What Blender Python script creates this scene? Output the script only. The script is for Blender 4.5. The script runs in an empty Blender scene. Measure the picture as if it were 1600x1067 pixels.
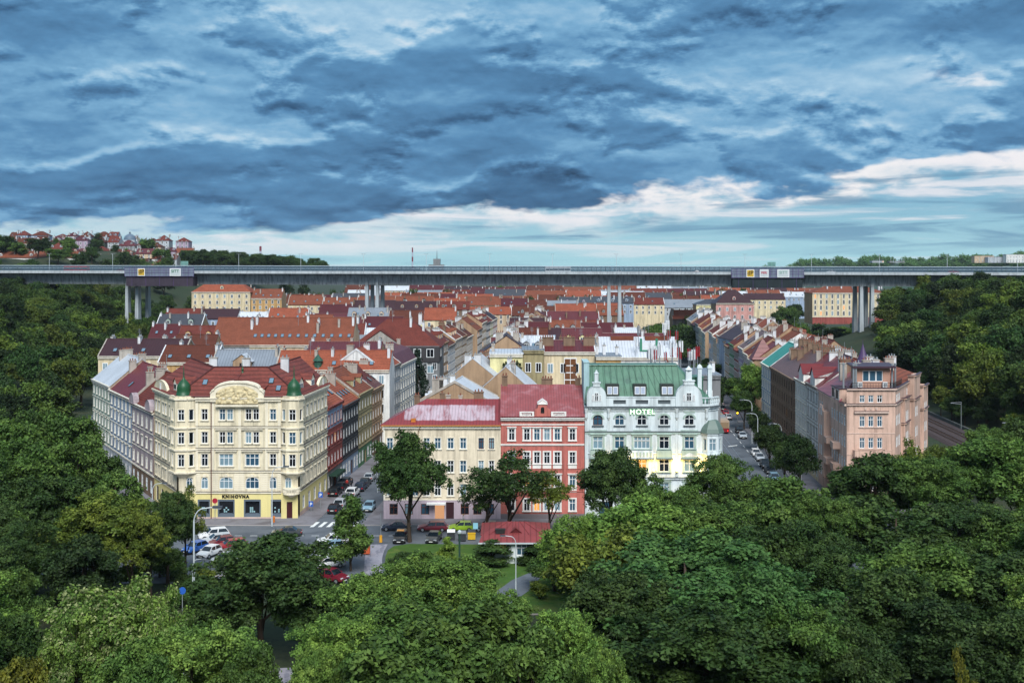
import bpy, math, random
import numpy as np
from mathutils import Vector, Matrix

scene = bpy.context.scene
COL = scene.collection
RD = math.radians
PI = math.pi

# ------------------------------------------------------------------ camera
F = 1800.0                # focal length in pixels of the 1600 px wide photograph
HOR = 418.0               # row of the horizon in the photograph
CAMZ = 40.0
cam_data = bpy.data.cameras.new('camera')
cam = bpy.data.objects.new('camera', cam_data)
COL.objects.link(cam)
cam.location = (0, 0, CAMZ)
cam.rotation_euler = (RD(90), 0, 0)
cam_data.sensor_width = 36.0
cam_data.lens = 36.0 * F / 1600.0
cam_data.shift_y = -(533.5 - HOR) / 1600.0
cam_data.clip_start = 1.0
cam_data.clip_end = 30000.0
scene.camera = cam


def L(r, g, b):
    """display (sRGB 0..255) colour to linear"""
    def f(c):
        c = c / 255.0
        return c / 12.92 if c <= 0.04045 else ((c + 0.055) / 1.055) ** 2.4
    return (f(r), f(g), f(b))


# ------------------------------------------------------------------ exposure, sun, sky
SUN_EL, SUN_AZ = 46.0, 172.0      # the bright part of the overcast is high and behind the camera
EXPOSURE = 1.45
vs = scene.view_settings
vs.view_transform = 'Standard'
vs.look = 'None'
vs.exposure = EXPOSURE
vs.gamma = 1.0
scene.display_settings.display_device = 'sRGB'

sun_data = bpy.data.lights.new('sun', 'SUN')
sun_data.energy = 1.5
sun_data.angle = RD(30)
sun_data.color = (1.0, 0.985, 0.955)
sun = bpy.data.objects.new('sun', sun_data)
COL.objects.link(sun)
sun.location = (0, -50, 200)
_a = RD(SUN_AZ)
_d = Vector((math.sin(_a) * math.cos(RD(SUN_EL)), math.cos(_a) * math.cos(RD(SUN_EL)), math.sin(RD(SUN_EL))))
sun.rotation_euler = (-_d).to_track_quat('-Z', 'Y').to_euler()

world = bpy.data.worlds.new('World')
scene.world = world
world.use_nodes = True


class NT:
    """short hand for building node trees"""
    def __init__(s, tree):
        s.t = tree

    def n(s, typ, **kw):
        nd = s.t.nodes.new(typ)
        for k, v in kw.items():
            setattr(nd, k, v)
        return nd

    def put(s, sock, v):
        if isinstance(v, bpy.types.NodeSocket):
            s.t.links.new(v, sock)
        elif v is not None:
            sock.default_value = v

    def math(s, op, a, b=None, c=None, clamp=False):
        nd = s.n('ShaderNodeMath', operation=op, use_clamp=clamp)
        s.put(nd.inputs[0], a)
        if b is not None:
            s.put(nd.inputs[1], b)
        if c is not None:
            s.put(nd.inputs[2], c)
        return nd.outputs[0]

    def maprange(s, v, a, b, c=0.0, d=1.0, smooth=True):
        nd = s.n('ShaderNodeMapRange', interpolation_type='SMOOTHSTEP' if smooth else 'LINEAR')
        s.put(nd.inputs[0], v)
        for i, x in enumerate((a, b, c, d)):
            s.put(nd.inputs[1 + i], x)
        return nd.outputs[0]

    def mix(s, f, a, b, mode='MIX'):
        nd = s.n('ShaderNodeMix', data_type='RGBA', blend_type=mode)
        s.put(nd.inputs[0], f)
        for i, x in ((6, a), (7, b)):
            if isinstance(x, tuple):
                x = (x[0], x[1], x[2], 1.0)
            s.put(nd.inputs[i], x)
        return nd.outputs[2]

    def comb(s, x, y, z):
        nd = s.n('ShaderNodeCombineXYZ')
        for i, v in enumerate((x, y, z)):
            s.put(nd.inputs[i], v)
        return nd.outputs[0]

    def noise(s, vec, scale, detail=5.0, rough=0.55, dist=0.0, w=None):
        nd = s.n('ShaderNodeTexNoise')
        if w is not None:
            nd.noise_dimensions = '4D'
            s.put(nd.inputs['W'], w)
        s.put(nd.inputs['Vector'], vec)
        s.put(nd.inputs['Scale'], scale)
        s.put(nd.inputs['Detail'], detail)
        s.put(nd.inputs['Roughness'], rough)
        s.put(nd.inputs['Distortion'], dist)
        return nd.outputs[0]


def build_sky():
    t = world.node_tree
    t.nodes.clear()
    k = NT(t)
    tc = k.n('ShaderNodeTexCoord')
    sep = k.n('ShaderNodeSeparateXYZ')
    t.links.new(tc.outputs['Generated'], sep.inputs[0])
    x, y, z = sep.outputs
    az = k.math('ARCTAN2', x, y)                      # 0 = straight along the valley
    el = k.math('ARCSINE', k.math('MINIMUM', k.math('MAXIMUM', z, -1.0), 1.0))
    SK = 2.0 ** (-EXPOSURE)

    def c(r, g, b):
        return tuple(q * SK for q in L(r, g, b))

    def co(sa, se, oz=0.0, up=0.0):
        # clouds are flattened towards the horizon
        e2 = k.math('POWER', k.math('MAXIMUM', k.math('ADD', el, up), 0.0005), 0.8)
        return k.comb(k.math('MULTIPLY', az, sa), k.math('MULTIPLY', e2, se), oz)
    big = k.noise(co(2.4, 6.4, 1.7), 1.0, 3.0, 0.5, 0.5)
    mid = k.noise(co(3.0, 6.6, 4.2), 1.9, 8.0, 0.54, 0.25)
    midu = k.noise(co(3.0, 6.6, 4.2, 0.012), 1.9, 8.0, 0.54, 0.25)
    fine = k.noise(co(4.0, 8.0, 8.0), 5.0, 8.0, 0.58, 0.1)
    fineu = k.noise(co(4.0, 8.0, 8.0, 0.005), 5.0, 8.0, 0.58, 0.1)
    thin = k.noise(co(2.0, 16.0, 2.2), 2.4, 6.0, 0.55, 0.6)
    relief = k.math('ADD', k.math('MULTIPLY', k.math('SUBTRACT', mid, midu), 0.8), k.math('MULTIPLY', k.math('SUBTRACT', fine, fineu), 0.6))

    def blob(a, e, sa, se, amt, tilt=0.0):
        da = k.math('SUBTRACT', az, a)
        de = k.math('DIVIDE', k.math('SUBTRACT', k.math('SUBTRACT', el, e), k.math('MULTIPLY', da, tilt)), se)
        da = k.math('DIVIDE', da, sa)
        r2 = k.math('ADD', k.math('MULTIPLY', da, da), k.math('MULTIPLY', de, de))
        return k.math('MULTIPLY', k.math('POWER', 2.718, k.math('MULTIPLY', r2, -1.0)), amt)

    def total(start, blobs):
        for q in blobs:
            start = k.math('ADD', start, blob(*q))
        return start
    # tone of the deck: light where thin, dark where thick
    tone = k.math('ADD', 0.57, k.math('MULTIPLY', k.math('SUBTRACT', big, 0.5), 1.0))
    tone = k.math('ADD', tone, k.math('MULTIPLY', k.math('SUBTRACT', mid, 0.5), 0.62))
    tone = k.math('ADD', tone, k.math('MULTIPLY', k.math('SUBTRACT', fine, 0.5), 0.24))
    tone = k.math('ADD', tone, relief)
    # a lower, torn layer of darker cloud with lit upper rims
    la = k.noise(co(3.2, 6.2, 12.3), 2.3, 10.0, 0.57, 0.12)
    lb = k.noise(co(3.2, 6.2, 12.3, 0.006), 2.3, 10.0, 0.57, 0.12)
    ma, mb_ = k.maprange(la, 0.47, 0.57), k.maprange(lb, 0.47, 0.57)
    tone = k.math('ADD', tone, k.math('MULTIPLY', k.math('SUBTRACT', ma, mb_), 0.55))
    tone = k.math('ADD', tone, k.math('SUBTRACT', 0.11, k.math('MULTIPLY', ma, 0.22)))
    tone = total(tone, ((0.07, 0.082, 0.20, 0.026, -0.30, -0.05), (-0.38, 0.075, 0.2, 0.03, -0.14), (-0.46, 0.20, 0.14, 0.05, -0.20), (0.25, 0.215, 0.09, 0.014, -0.30),
                        (0.44, 0.20, 0.07, 0.018, -0.30), (-0.17, 0.132, 0.10, 0.012, -0.16), (-0.12, 0.145, 0.09, 0.006, 0.22), (0.0, 0.155, 0.08, 0.05, -0.10),
                        (-0.13, 0.20, 0.10, 0.022, 0.22), (-0.30, 0.165, 0.12, 0.02, 0.12), (0.20, 0.165, 0.12, 0.02, 0.12), (0.10, 0.205, 0.06, 0.012, 0.16), (-0.29, 0.118, 0.05, 0.006, 0.2)))
    ramp = k.n('ShaderNodeValToRGB')
    cr = ramp.color_ramp
    stops = [(0.0, c(42, 70, 100)), (0.22, c(66, 106, 144)), (0.46, c(92, 142, 184)), (0.62, c(124, 174, 210)), (0.80, c(168, 204, 228)), (1.0, c(216, 230, 240))]
    while len(cr.elements) < len(stops):
        cr.elements.new(0.5)
    for e, (pos, colr) in zip(cr.elements, stops):
        e.position = pos
        e.color = (*colr, 1.0)
    t.links.new(k.maprange(tone, -0.20, 1.36, 0.0, 1.0, smooth=False), ramp.inputs[0])
    # the deck tears open towards the horizon on the right: bright white edges, then clear dusk air
    sky = k.n('ShaderNodeTexSky', sky_type='NISHITA')
    sky.sun_disc = False
    sky.sun_elevation = RD(SUN_EL)
    sky.sun_rotation = RD(SUN_AZ)
    nish = k.mix(1.0, sky.outputs[0], (0.012, 0.012, 0.012), 'MULTIPLY')
    clear = k.mix(k.maprange(el, 0.0, 0.075), c(176, 224, 236), c(128, 184, 214))
    clear = k.mix(0.10, clear, nish)
    edge = k.math('ADD', 0.060, k.math('MULTIPLY', az, k.math('ADD', 0.05, k.math('MULTIPLY', az, 0.06))))   # lower rim of the deck
    edge = k.math('SUBTRACT', edge, blob(-0.3, 0.05, 0.2, 9.0, 0.030))
    rag = k.math('ADD', k.math('MULTIPLY', k.math('SUBTRACT', mid, 0.5), 0.07), k.math('MULTIPLY', k.math('SUBTRACT', la, 0.5), 0.10))
    dist = k.math('ADD', k.math('SUBTRACT', el, edge), rag)            # > 0 inside the deck
    deck = k.maprange(dist, -0.003, 0.006)
    rim = k.math('MULTIPLY', k.maprange(dist, -0.034, -0.004), k.maprange(fine, 0.36, 0.56))
    rim = k.math('MULTIPLY', rim, k.maprange(az, -0.22, 0.06, 0.35, 1.0))
    low = k.mix(k.math('MULTIPLY', rim, 0.92), clear, c(250, 246, 246))
    low = k.mix(k.math('MULTIPLY', k.math('MULTIPLY', k.maprange(thin, 0.50, 0.62), k.maprange(el, 0.0, 0.03, 0.35, 0.9)), 0.85), low, c(242, 240, 244))
    low = k.mix(k.math('MULTIPLY', k.maprange(thin, 0.47, 0.36), k.maprange(el, 0.004, 0.03, 0.2, 0.8)), low, c(108, 152, 182))
    hole = total(0.0, ((0.41, 0.15, 0.06, 0.014, 0.7), (0.21, 0.195, 0.025, 0.02, 0.5, 0.8), (0.40, 0.235, 0.05, 0.01, 0.4)))
    gl = k.maprange(k.math('MULTIPLY', hole, k.maprange(k.math('ADD', mid, k.math('MULTIPLY', fine, 0.5)), 0.72, 0.92)), 0.05, 0.5)
    top_ = k.mix(k.math('MULTIPLY', gl, 0.8), ramp.outputs[0], c(240, 242, 246))
    front = k.mix(deck, low, top_)
    # the overcast overhead and behind the camera is lighter than the bank over the valley
    up = k.maprange(el, 0.32, 1.0, 0.0, 1.0)
    back = k.maprange(y, 0.15, -0.5, 0.0, 1.0)
    over = k.math('MAXIMUM', up, k.math('MULTIPLY', back, 0.8))
    colr = k.mix(over, front, c(164, 190, 216))
    gnd = k.mix(k.maprange(z, -0.02, 0.0), c(60, 66, 60), colr)
    bg = k.n('ShaderNodeBackground')
    t.links.new(gnd, bg.inputs[0])
    bg.inputs[1].default_value = 1.0
    out = k.n('ShaderNodeOutputWorld')
    t.links.new(bg.outputs[0], out.inputs[0])


build_sky()
scene.cycles.max_bounces = 5
scene.cycles.diffuse_bounces = 3
scene.cycles.glossy_bounces = 2
scene.cycles.transmission_bounces = 2
scene.cycles.use_denoising = True
# ------------------------------------------------------------------ materials
_MATS = {}


def lerp(a, b, t):
    return a + (b - a) * t


def mat(name, rgb, rough=0.8, var=0.12, scale=0.5, streak=0.0, kind=None, period=0.35, bump=0.0, spec=0.3, metal=0.0,
        emit=None, objcol=False, stain=None):
    """procedural material: base colour x large and fine noise, rain streaks, optional tile rows or metal seams"""
    if name in _MATS:
        return _MATS[name]
    m = bpy.data.materials.new(name)
    _MATS[name] = m
    m.use_nodes = True
    t = m.node_tree
    t.nodes.clear()
    k = NT(t)
    out = k.n('ShaderNodeOutputMaterial')
    if emit:
        e = k.n('ShaderNodeEmission')
        e.inputs[0].default_value = (*rgb, 1)
        e.inputs[1].default_value = emit
        t.links.new(e.outputs[0], out.inputs[0])
        return m
    b = k.n('ShaderNodeBsdfPrincipled')
    t.links.new(b.outputs[0], out.inputs[0])
    b.inputs['Roughness'].default_value = rough
    b.inputs['Specular IOR Level'].default_value = spec
    b.inputs['Metallic'].default_value = metal
    tc = k.n('ShaderNodeTexCoord')
    inf = k.n('ShaderNodeObjectInfo')
    vec = tc.outputs['Object']
    w = k.math('MULTIPLY', inf.outputs['Random'], 50.0)
    n1 = k.noise(vec, scale, 6.0, 0.6, 0.2, w)
    n2 = k.noise(vec, scale * 9.0, 3.0, 0.6, 0.0, w)
    f = k.math('ADD', k.math('MULTIPLY', n1, 0.7), k.math('MULTIPLY', n2, 0.3))
    f = k.maprange(f, 0.3, 0.7, 1.0 - var, 1.0 + var, smooth=False)
    base = (*rgb, 1.0)
    if objcol:
        base = k.mix(1.0, inf.outputs['Color'], rgb, 'MULTIPLY')
    if stain:
        sc, lo, hi, rgb2 = stain[:4]
        mp = k.n('ShaderNodeMapping')
        mp.inputs['Scale'].default_value = (sc[0], sc[1], sc[2])
        t.links.new(vec, mp.inputs[0])
        ns = k.noise(mp.outputs[0], 1.0, 5.0, 0.6, 0.3, w)
        if len(stain) > 4:                                # a worn patch with its own outline
            sx = k.n('ShaderNodeSeparateXYZ')
            t.links.new(vec, sx.inputs[0])
            z0, z1, x0, x1 = stain[4]
            for o, q0, q1 in ((2, z0, z1), (0, x0, x1)):
                ns = k.math('SUBTRACT', ns, k.maprange(sx.outputs[o], q0, q0 - .35, 0, .5))
                ns = k.math('SUBTRACT', ns, k.maprange(sx.outputs[o], q1, q1 + .35, 0, .5))
        base = k.mix(k.maprange(ns, lo, hi), base if not isinstance(base, tuple) else rgb, rgb2)
    if streak > 0:
        mp = k.n('ShaderNodeMapping')
        mp.inputs['Scale'].default_value = (1.1, 1.1, 0.09)
        t.links.new(vec, mp.inputs[0])
        n3 = k.noise(mp.outputs[0], 1.0, 5.0, 0.65, 0.0, w)
        f = k.math('MULTIPLY', f, k.maprange(n3, 0.40, 0.66, 1.0, 1.0 - streak))
    hgt = None
    if kind in ('tile', 'seam', 'board', 'rust'):
        wv = k.n('ShaderNodeTexWave')
        wv.wave_type = 'BANDS'
        wv.bands_direction = {'tile': 'Z', 'seam': 'X', 'board': 'Z', 'rust': 'Z'}[kind]
        wv.wave_profile = 'SAW' if kind == 'tile' else 'SIN'
        wv.inputs['Scale'].default_value = 0.314 / period
        wv.inputs['Distortion'].default_value = 0.25 if kind == 'tile' else 0.0
        wv.inputs['Detail'].default_value = 1.0
        t.links.new(vec, wv.inputs[0])
        if kind == 'tile':
            hgt = wv.outputs[1]
            f = k.math('MULTIPLY', f, k.maprange(hgt, 0.0, 0.4, 0.45, 1.08, smooth=False))
            br = k.noise(vec, 3.2, 2.0, 0.7, 0.0, w)          # single tiles of another firing
            f = k.math('MULTIPLY', f, k.maprange(br, 0.35, 0.65, 0.86, 1.14))
        else:
            hgt = k.maprange(wv.outputs[1], 0.86, 1.0)
            f = k.math('MULTIPLY', f, k.maprange(hgt, 0.0, 1.0, 1.0, 0.66, smooth=False))
    cm = k.n('ShaderNodeVectorMath', operation='SCALE')
    k.put(cm.inputs[0], base if not isinstance(base, tuple) else base[:3])
    k.put(cm.inputs['Scale'], f)
    t.links.new(cm.outputs[0], b.inputs['Base Color'])
    if bump > 0:
        bp = k.n('ShaderNodeBump')
        bp.inputs['Strength'].default_value = bump
        bp.inputs['Distance'].default_value = 0.05
        t.links.new(hgt if hgt is not None else n2, bp.inputs['Height'])
        t.links.new(bp.outputs[0], b.inputs['Normal'])
    return m


WALLS = {
    'cream': (225, 205, 160), 'pale yellow': (232, 222, 150), 'white': (226, 226, 222), 'pale grey': (178, 186, 194),
    'grey': (128, 130, 132), 'beige': (206, 178, 142), 'pink': (214, 150, 140), 'ochre': (208, 160, 84), 'pale green': (156, 182, 166),
    'pale blue': (146, 168, 196), 'brown': (134, 106, 82), 'tan': (176, 140, 100), 'red-brown': (160, 72, 62), 'dark grey': (70, 70, 74),
    'lilac': (176, 152, 176), 'green': (86, 140, 92), 'pale mauve': (176, 158, 164), 'olive': (166, 152, 104), 'orange': (214, 146, 90)}
ROOFS = {
    'orange tile': (172, 98, 72), 'red tile': (146, 70, 58), 'dark red': (112, 28, 34), 'brown tile': (128, 68, 50), 'salmon tile': (200, 108, 78),
    'purple-brown': (84, 42, 48), 'white metal': (214, 220, 228), 'grey metal': (140, 148, 158), 'slate grey': (92, 94, 104), 'teal metal': (60, 158, 140),
    'crimson metal': (132, 56, 62), 'brown metal': (120, 84, 76), 'red metal': (156, 50, 52)}


def wallmat(c):
    return mat('plaster ' + c, tuple(lerp(q, sum(L(*WALLS[c])) / 3, .22) for q in L(*WALLS[c])), 0.9, 0.16, 0.35, 0.36, bump=0.1)


def roofmat(c):
    k_ = .46 if 'metal' not in c or 'red' in c or 'crim' in c else .8
    if 'tile' in c:
        return mat('roof ' + c, tuple(q * k_ for q in L(*ROOFS[c])), 0.75, 0.26, 0.5, 0.0, kind='tile', period=0.30, bump=0.6)
    return mat('roof ' + c, tuple(q * k_ for q in L(*ROOFS[c])), 0.45, 0.18, 0.3, 0.0, kind='seam', period=0.65, bump=0.4, spec=0.5)


TRIM = mat('pale moulded plaster', L(226, 220, 204), 0.85, 0.10, 0.6, 0.25)
TRIMD = mat('grey stone moulding', L(150, 146, 138), 0.85, 0.14, 0.6, 0.25)
WHITE = mat('white painted wood', L(228, 230, 230), 0.5, 0.05)
BROWNW = mat('brown painted wood', L(96, 52, 34), 0.5, 0.08)
GLASSES = [mat('dark window glass', L(24, 32, 42), 0.08, 0.3, 0.4, spec=0.7),
           mat('blue window glass', L(52, 84, 104), 0.1, 0.3, 0.4, spec=0.7),
           mat('curtained window glass', L(120, 146, 158), 0.25, 0.2, 0.8, spec=0.6),
           mat('black window glass', L(12, 15, 22), 0.08, 0.3, 0.4, spec=0.7)]
LITGLASS = mat('lit window glass', L(255, 176, 84), emit=0.42)
CHIM = mat('weathered chimney plaster', L(176, 168, 158), 0.9, 0.25, 0.9, 0.3)
CHIMB = mat('brown chimney plaster', L(128, 106, 88), 0.9, 0.25, 0.9, 0.3)
CHIMW = mat('whitewashed chimney', L(216, 218, 220), 0.9, 0.15, 0.9, 0.25)
DARKMETAL = mat('dark painted metal', L(48, 46, 46), 0.5, 0.1)
GREYMETAL = mat('grey galvanised metal', L(150, 156, 160), 0.45, 0.1, metal=0.3)
LIGHTMETAL = mat('pale galvanised pole', L(196, 204, 208), 0.45, 0.08, metal=0.1)
FIRE = mat('bare fire wall plaster', L(168, 140, 112), 0.92, 0.16, 0.5, 0.3)


# ------------------------------------------------------------------ mesh builder
class MB:
    def __init__(s):
        s.v, s.f, s.m = [], [], []

    def face(s, pts, m=0):
        i = len(s.v)
        s.v.extend([tuple(p) for p in pts])
        s.f.append(tuple(range(i, i + len(pts))))
        s.m.append(m)

    def box(s, x0, x1, y0, y1, z0, z1, m=0, bottom=True, top=None, sides=None):
        i = len(s.v)
        s.v += [(x0, y0, z0), (x1, y0, z0), (x1, y1, z0), (x0, y1, z0), (x0, y0, z1), (x1, y0, z1), (x1, y1, z1), (x0, y1, z1)]
        fs = [(0, 1, 5, 4), (1, 2, 6, 5), (2, 3, 7, 6), (3, 0, 4, 7), (4, 5, 6, 7)]
        ms = [m, m, m, m, m if top is None else top]
        if bottom:
            fs.append((3, 2, 1, 0))
            ms.append(m)
        s.f += [tuple(i + q for q in f) for f in fs]
        s.m += ms

    def prism(s, poly, z0, z1, m=0, top=None, bottom=False):
        """vertical prism over a counter-clockwise polygon"""
        n = len(poly)
        i = len(s.v)
        s.v += [(p[0], p[1], z0) for p in poly] + [(p[0], p[1], z1) for p in poly]
        for a in range(n):
            b = (a + 1) % n
            s.f.append((i + a, i + b, i + n + b, i + n + a))
            s.m.append(m)
        s.f.append(tuple(i + n + a for a in range(n)))
        s.m.append(m if top is None else top)
        if bottom:
            s.f.append(tuple(i + a for a in reversed(range(n))))
            s.m.append(m)

    def obox(s, A, B, v0, v1, z0, z1, m=0):
        """box standing along the line A->B, from v0 to v1 outward (to the right of A->B)"""
        A, B = Vector(A[:2]), Vector(B[:2])
        d = (B - A).normalized()
        n = Vector((d.y, -d.x))
        q = [A + n * v0, A + n * v1, B + n * v1, B + n * v0]
        area = sum(q[a].x * q[(a + 1) % 4].y - q[(a + 1) % 4].x * q[a].y for a in range(4))
        if area < 0:
            q.reverse()
        s.prism(q, z0, z1, m, bottom=True)

    def tube(s, pts, rads, n=6, m=0, cap=True):
        pts = [Vector(p) for p in pts]
        i0 = len(s.v)
        for j, p in enumerate(pts):
            d = (pts[min(j + 1, len(pts) - 1)] - pts[max(j - 1, 0)]).normalized()
            u = d.orthogonal().normalized() if abs(d.z) < 0.99 else Vector((1, 0, 0))
            if abs(d.z) < 0.99:
                u = d.cross(Vector((0, 0, 1))).normalized()
            w = d.cross(u)
            r = rads[j] if isinstance(rads, (list, tuple)) else rads
            for a in range(n):
                t = 2 * PI * a / n
                s.v.append(tuple(p + u * (r * math.cos(t)) + w * (r * math.sin(t))))
        for j in range(len(pts) - 1):
            for a in range(n):
                b = (a + 1) % n
                s.f.append((i0 + j * n + a, i0 + j * n + b, i0 + (j + 1) * n + b, i0 + (j + 1) * n + a))
                s.m.append(m)
        if cap:
            s.f.append(tuple(i0 + a for a in reversed(range(n))))
            s.m.append(m)
            s.f.append(tuple(i0 + (len(pts) - 1) * n + a for a in range(n)))
            s.m.append(m)

    def lathe(s, prof, cx=0, cy=0, n=12, m=0):
        """prof: (radius, z) from bottom to top"""
        i0 = len(s.v)
        for r, z in prof:
            for a in range(n):
                t = 2 * PI * a / n
                s.v.append((cx + r * math.cos(t), cy + r * math.sin(t), z))
        for j in range(len(prof) - 1):
            for a in range(n):
                b = (a + 1) % n
                s.f.append((i0 + j * n + a, i0 + j * n + b, i0 + (j + 1) * n + b, i0 + (j + 1) * n + a))
                s.m.append(m)
        s.f.append(tuple(i0 + (len(prof) - 1) * n + a for a in range(n)))
        s.m.append(m)

    def mesh(s, name, mats, smooth=False):
        me = bpy.data.meshes.new(name)
        me.from_pydata(s.v, [], s.f)
        if not isinstance(mats, (list, tuple)):
            mats = [mats]
        for q in mats:
            me.materials.append(q)
        me.polygons.foreach_set('material_index', s.m)
        if smooth:
            me.polygons.foreach_set('use_smooth', [True] * len(s.f))
        me.update()
        return me

    def build(s, name, mats, parent=None, smooth=False):
        return link(name, s.mesh(name, mats, smooth), parent)


def link(name, data, parent=None, loc=None, rz=None):
    o = bpy.data.objects.new(name, data)
    COL.objects.link(o)
    if parent is not None:
        o.parent = parent
    if loc is not None:
        o.location = loc
    if rz is not None:
        o.rotation_euler = (0, 0, rz)
    return o


THINGS = []


def thing(name, label, cat, loc=(0, 0, 0), rz=0.0, group=None):
    o = link(name, None, None, loc, rz)
    o.empty_display_size = 0.5
    return tag(o, label, cat, group)


def tag(o, label, cat, group=None):
    o['label'] = label
    o['category'] = cat
    if group:
        o['group'] = group
    THINGS.append(o)
    return o


def struct(o, kind='structure'):
    o['kind'] = kind
    return o


CHILD = {}


def kids(o):
    return CHILD[o.name] if o.name in CHILD else [c for c in bpy.data.objects if c.parent == o]


def copy_tree(root, loc, rz, label, scale=None, color=None, group=None, cache={}):
    """a copy of a thing with copies of its parts and their sub-parts"""
    if root.name not in cache:
        cache[root.name] = [(c, [g for g in bpy.data.objects if g.parent == c]) for c in bpy.data.objects if c.parent == root]
    r = root.copy()
    COL.objects.link(r)
    r.location = loc
    r.rotation_euler = (0, 0, rz)
    if scale is not None:
        r.scale = scale if isinstance(scale, (tuple, list)) else (scale,) * 3
    if color is not None:
        r.color = color
    r['label'] = label
    if group:
        r['group'] = group
    THINGS.append(r)
    for c, gs in cache[root.name]:
        cc = c.copy()
        COL.objects.link(cc)
        cc.parent = r
        if color is not None:
            cc.color = color
        for g in gs:
            gg = g.copy()
            COL.objects.link(gg)
            gg.parent = cc
            if color is not None:
                gg.color = color
    return r


def at(px, Y, py=None):
    """point at distance Y seen in column px (and row py) of the photograph"""
    X = (px - 800.0) / F * Y
    return (X, Y) if py is None else (X, Y, CAMZ - (py - HOR) / F * Y)


def ground_at(px, py, z=0.0):
    Y = (CAMZ - z) * F / (py - HOR)
    return ((px - 800.0) / F * Y, Y, z)


def px_of(p):
    return 800 + F * p[0] / max(p[1], 1.0)


def interp(y, tab):
    if y <= tab[0][0]:
        return tab[0][1]
    for (a, va), (b, vb) in zip(tab, tab[1:]):
        if y <= b:
            return lerp(va, vb, (y - a) / (b - a))
    return tab[-1][1]


# ------------------------------------------------------------------ terrain
XL = [(0, -44), (100, -58), (183, -74), (246, -113), (300, -122), (400, -150), (542, -180), (680, -205), (760, -170), (830, -150), (1000, -150), (1500, -240), (3000, -900)]
XR = [(0, 60), (100, 84), (200, 114), (300, 117), (420, 122), (542, 130), (600, 180), (660, 232), (900, 300), (1400, 560), (3000, 1500)]
CAPR = 21.0
CAP = [(0, 30), (300, 30), (542, 37), (700, 44), (900, 52), (1300, 52), (3000, 36)]


def terr(x, y):
    y = max(y, 0.0)
    cap = interp(y, CAP)
    a = max(0.0, interp(y, XL) - x)
    b = max(0.0, x - interp(y, XR))
    h = max(min(cap, 0.36 * a), min(min(cap, CAPR), 0.34 * b))
    h += 0.15 * max(a, b) ** 0.5 * math.sin(x * 0.11 + y * 0.07) if h > 0.5 else 0
    near = max(0.0, 34.0 - 0.44 * y)
    return max(h, near)
# ------------------------------------------------------------------ windows
_WIN = {}
rng = random.Random(11)


def arch_rise(w, h):
    return min(w / 2, .36 * h)


def win_mesh(w, h, style, arch=False):
    key = (round(w, 2), round(h, 2), style, arch)
    if key in _WIN:
        return _WIN[key]
    fm = {'w': WHITE, 'b': BROWNW, 'g': GREYMETAL, 'd': DARKMETAL}[style[0]]
    mb, pb = MB(), MB()
    t, d = (0.09, 0.07) if w < 2.2 else (0.11, 0.08)
    hw = w / 2

    def bar(x0, x1, z0, z1):
        mb.box(x0, x1, -d, 0, z0, z1)
    if not arch:
        bar(-hw, hw, 0, t)
        bar(-hw, hw, h - t, h)
        bar(-hw, -hw + t, t, h - t)
        bar(hw - t, hw, t, h - t)
        n = 2 if w < 1.7 else 3 if w < 2.4 else 4
        if style.endswith('1'):
            n = 1
        zt = h * 0.66
        for i in range(1, n):
            x = -hw + w * i / n
            bar(x - t * .45, x + t * .45, t, h - t)
        if not style.endswith('1'):
            bar(-hw + t, hw - t, zt - t * .45, zt + t * .45)
        pb.face([(-hw, -0.015, 0), (hw, -0.015, 0), (hw, -0.015, h), (-hw, -0.015, h)])
    else:
        r = hw
        rv = arch_rise(w, h)
        zs = h - rv
        N = 8
        pts = [(-hw, 0), (hw, 0)] + [(r * math.cos(PI * i / N), zs + rv * math.sin(PI * i / N)) for i in range(N + 1)]
        pb.face([(x, -0.015, z) for x, z in pts])
        bar(-hw, hw, 0, t)
        for i in range(N):
            a0, a1 = PI * i / N, PI * (i + 1) / N
            q = [(r * math.cos(a0), zs + rv * math.sin(a0)), (r * math.cos(a1), zs + rv * math.sin(a1)),
                 ((r - t) * math.cos(a1), zs + (rv - t) * math.sin(a1)), ((r - t) * math.cos(a0), zs + (rv - t) * math.sin(a0))]
            mb.face([(x, -d, z) for x, z in reversed(q)])
        bar(-hw, -hw + t, t, zs)
        bar(hw - t, hw, t, zs)
        n = 2 if w < 1.6 else 3
        for i in range(1, n):
            x = -hw + w * i / n
            bar(x - t * .45, x + t * .45, t, zs + rv * math.sqrt(max(1 - x * x / (r * r), 0)) - 0.02)
        bar(-hw + t, hw - t, zs - t * .4, zs + t * .4)
    fr = mb.mesh('window', fm)
    panes = [pb.mesh('pane', g) for g in GLASSES + [LITGLASS]]
    _WIN[key] = (fr, panes)
    return _WIN[key]


def pick_glass(r, lit=0.012):
    x = r.random()
    if x < lit:
        return 4
    return 0 if x < 0.34 else 3 if x < 0.52 else 1 if x < 0.76 else 2


def put_window(parent, A, B, u, z, w, h, style='w', inset=0.16, arch=False, lit=0.012, two=True, glass=None, name='window'):
    """a window with its pane in the wall A->B, u = centre along the wall, z = its foot"""
    A, B = Vector(A[:2]), Vector(B[:2])
    d = (B - A).normalized()
    n = Vector((-d.y, d.x))
    p = A + d * u + n * inset
    fr, panes = win_mesh(w, h, style, arch)
    o = link(name, fr, parent, (p.x, p.y, z), math.atan2(d.y, d.x))
    link('pane', panes[pick_glass(rng, lit) if glass is None else glass], o)
    return o


_SIMPLE = {}


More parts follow.
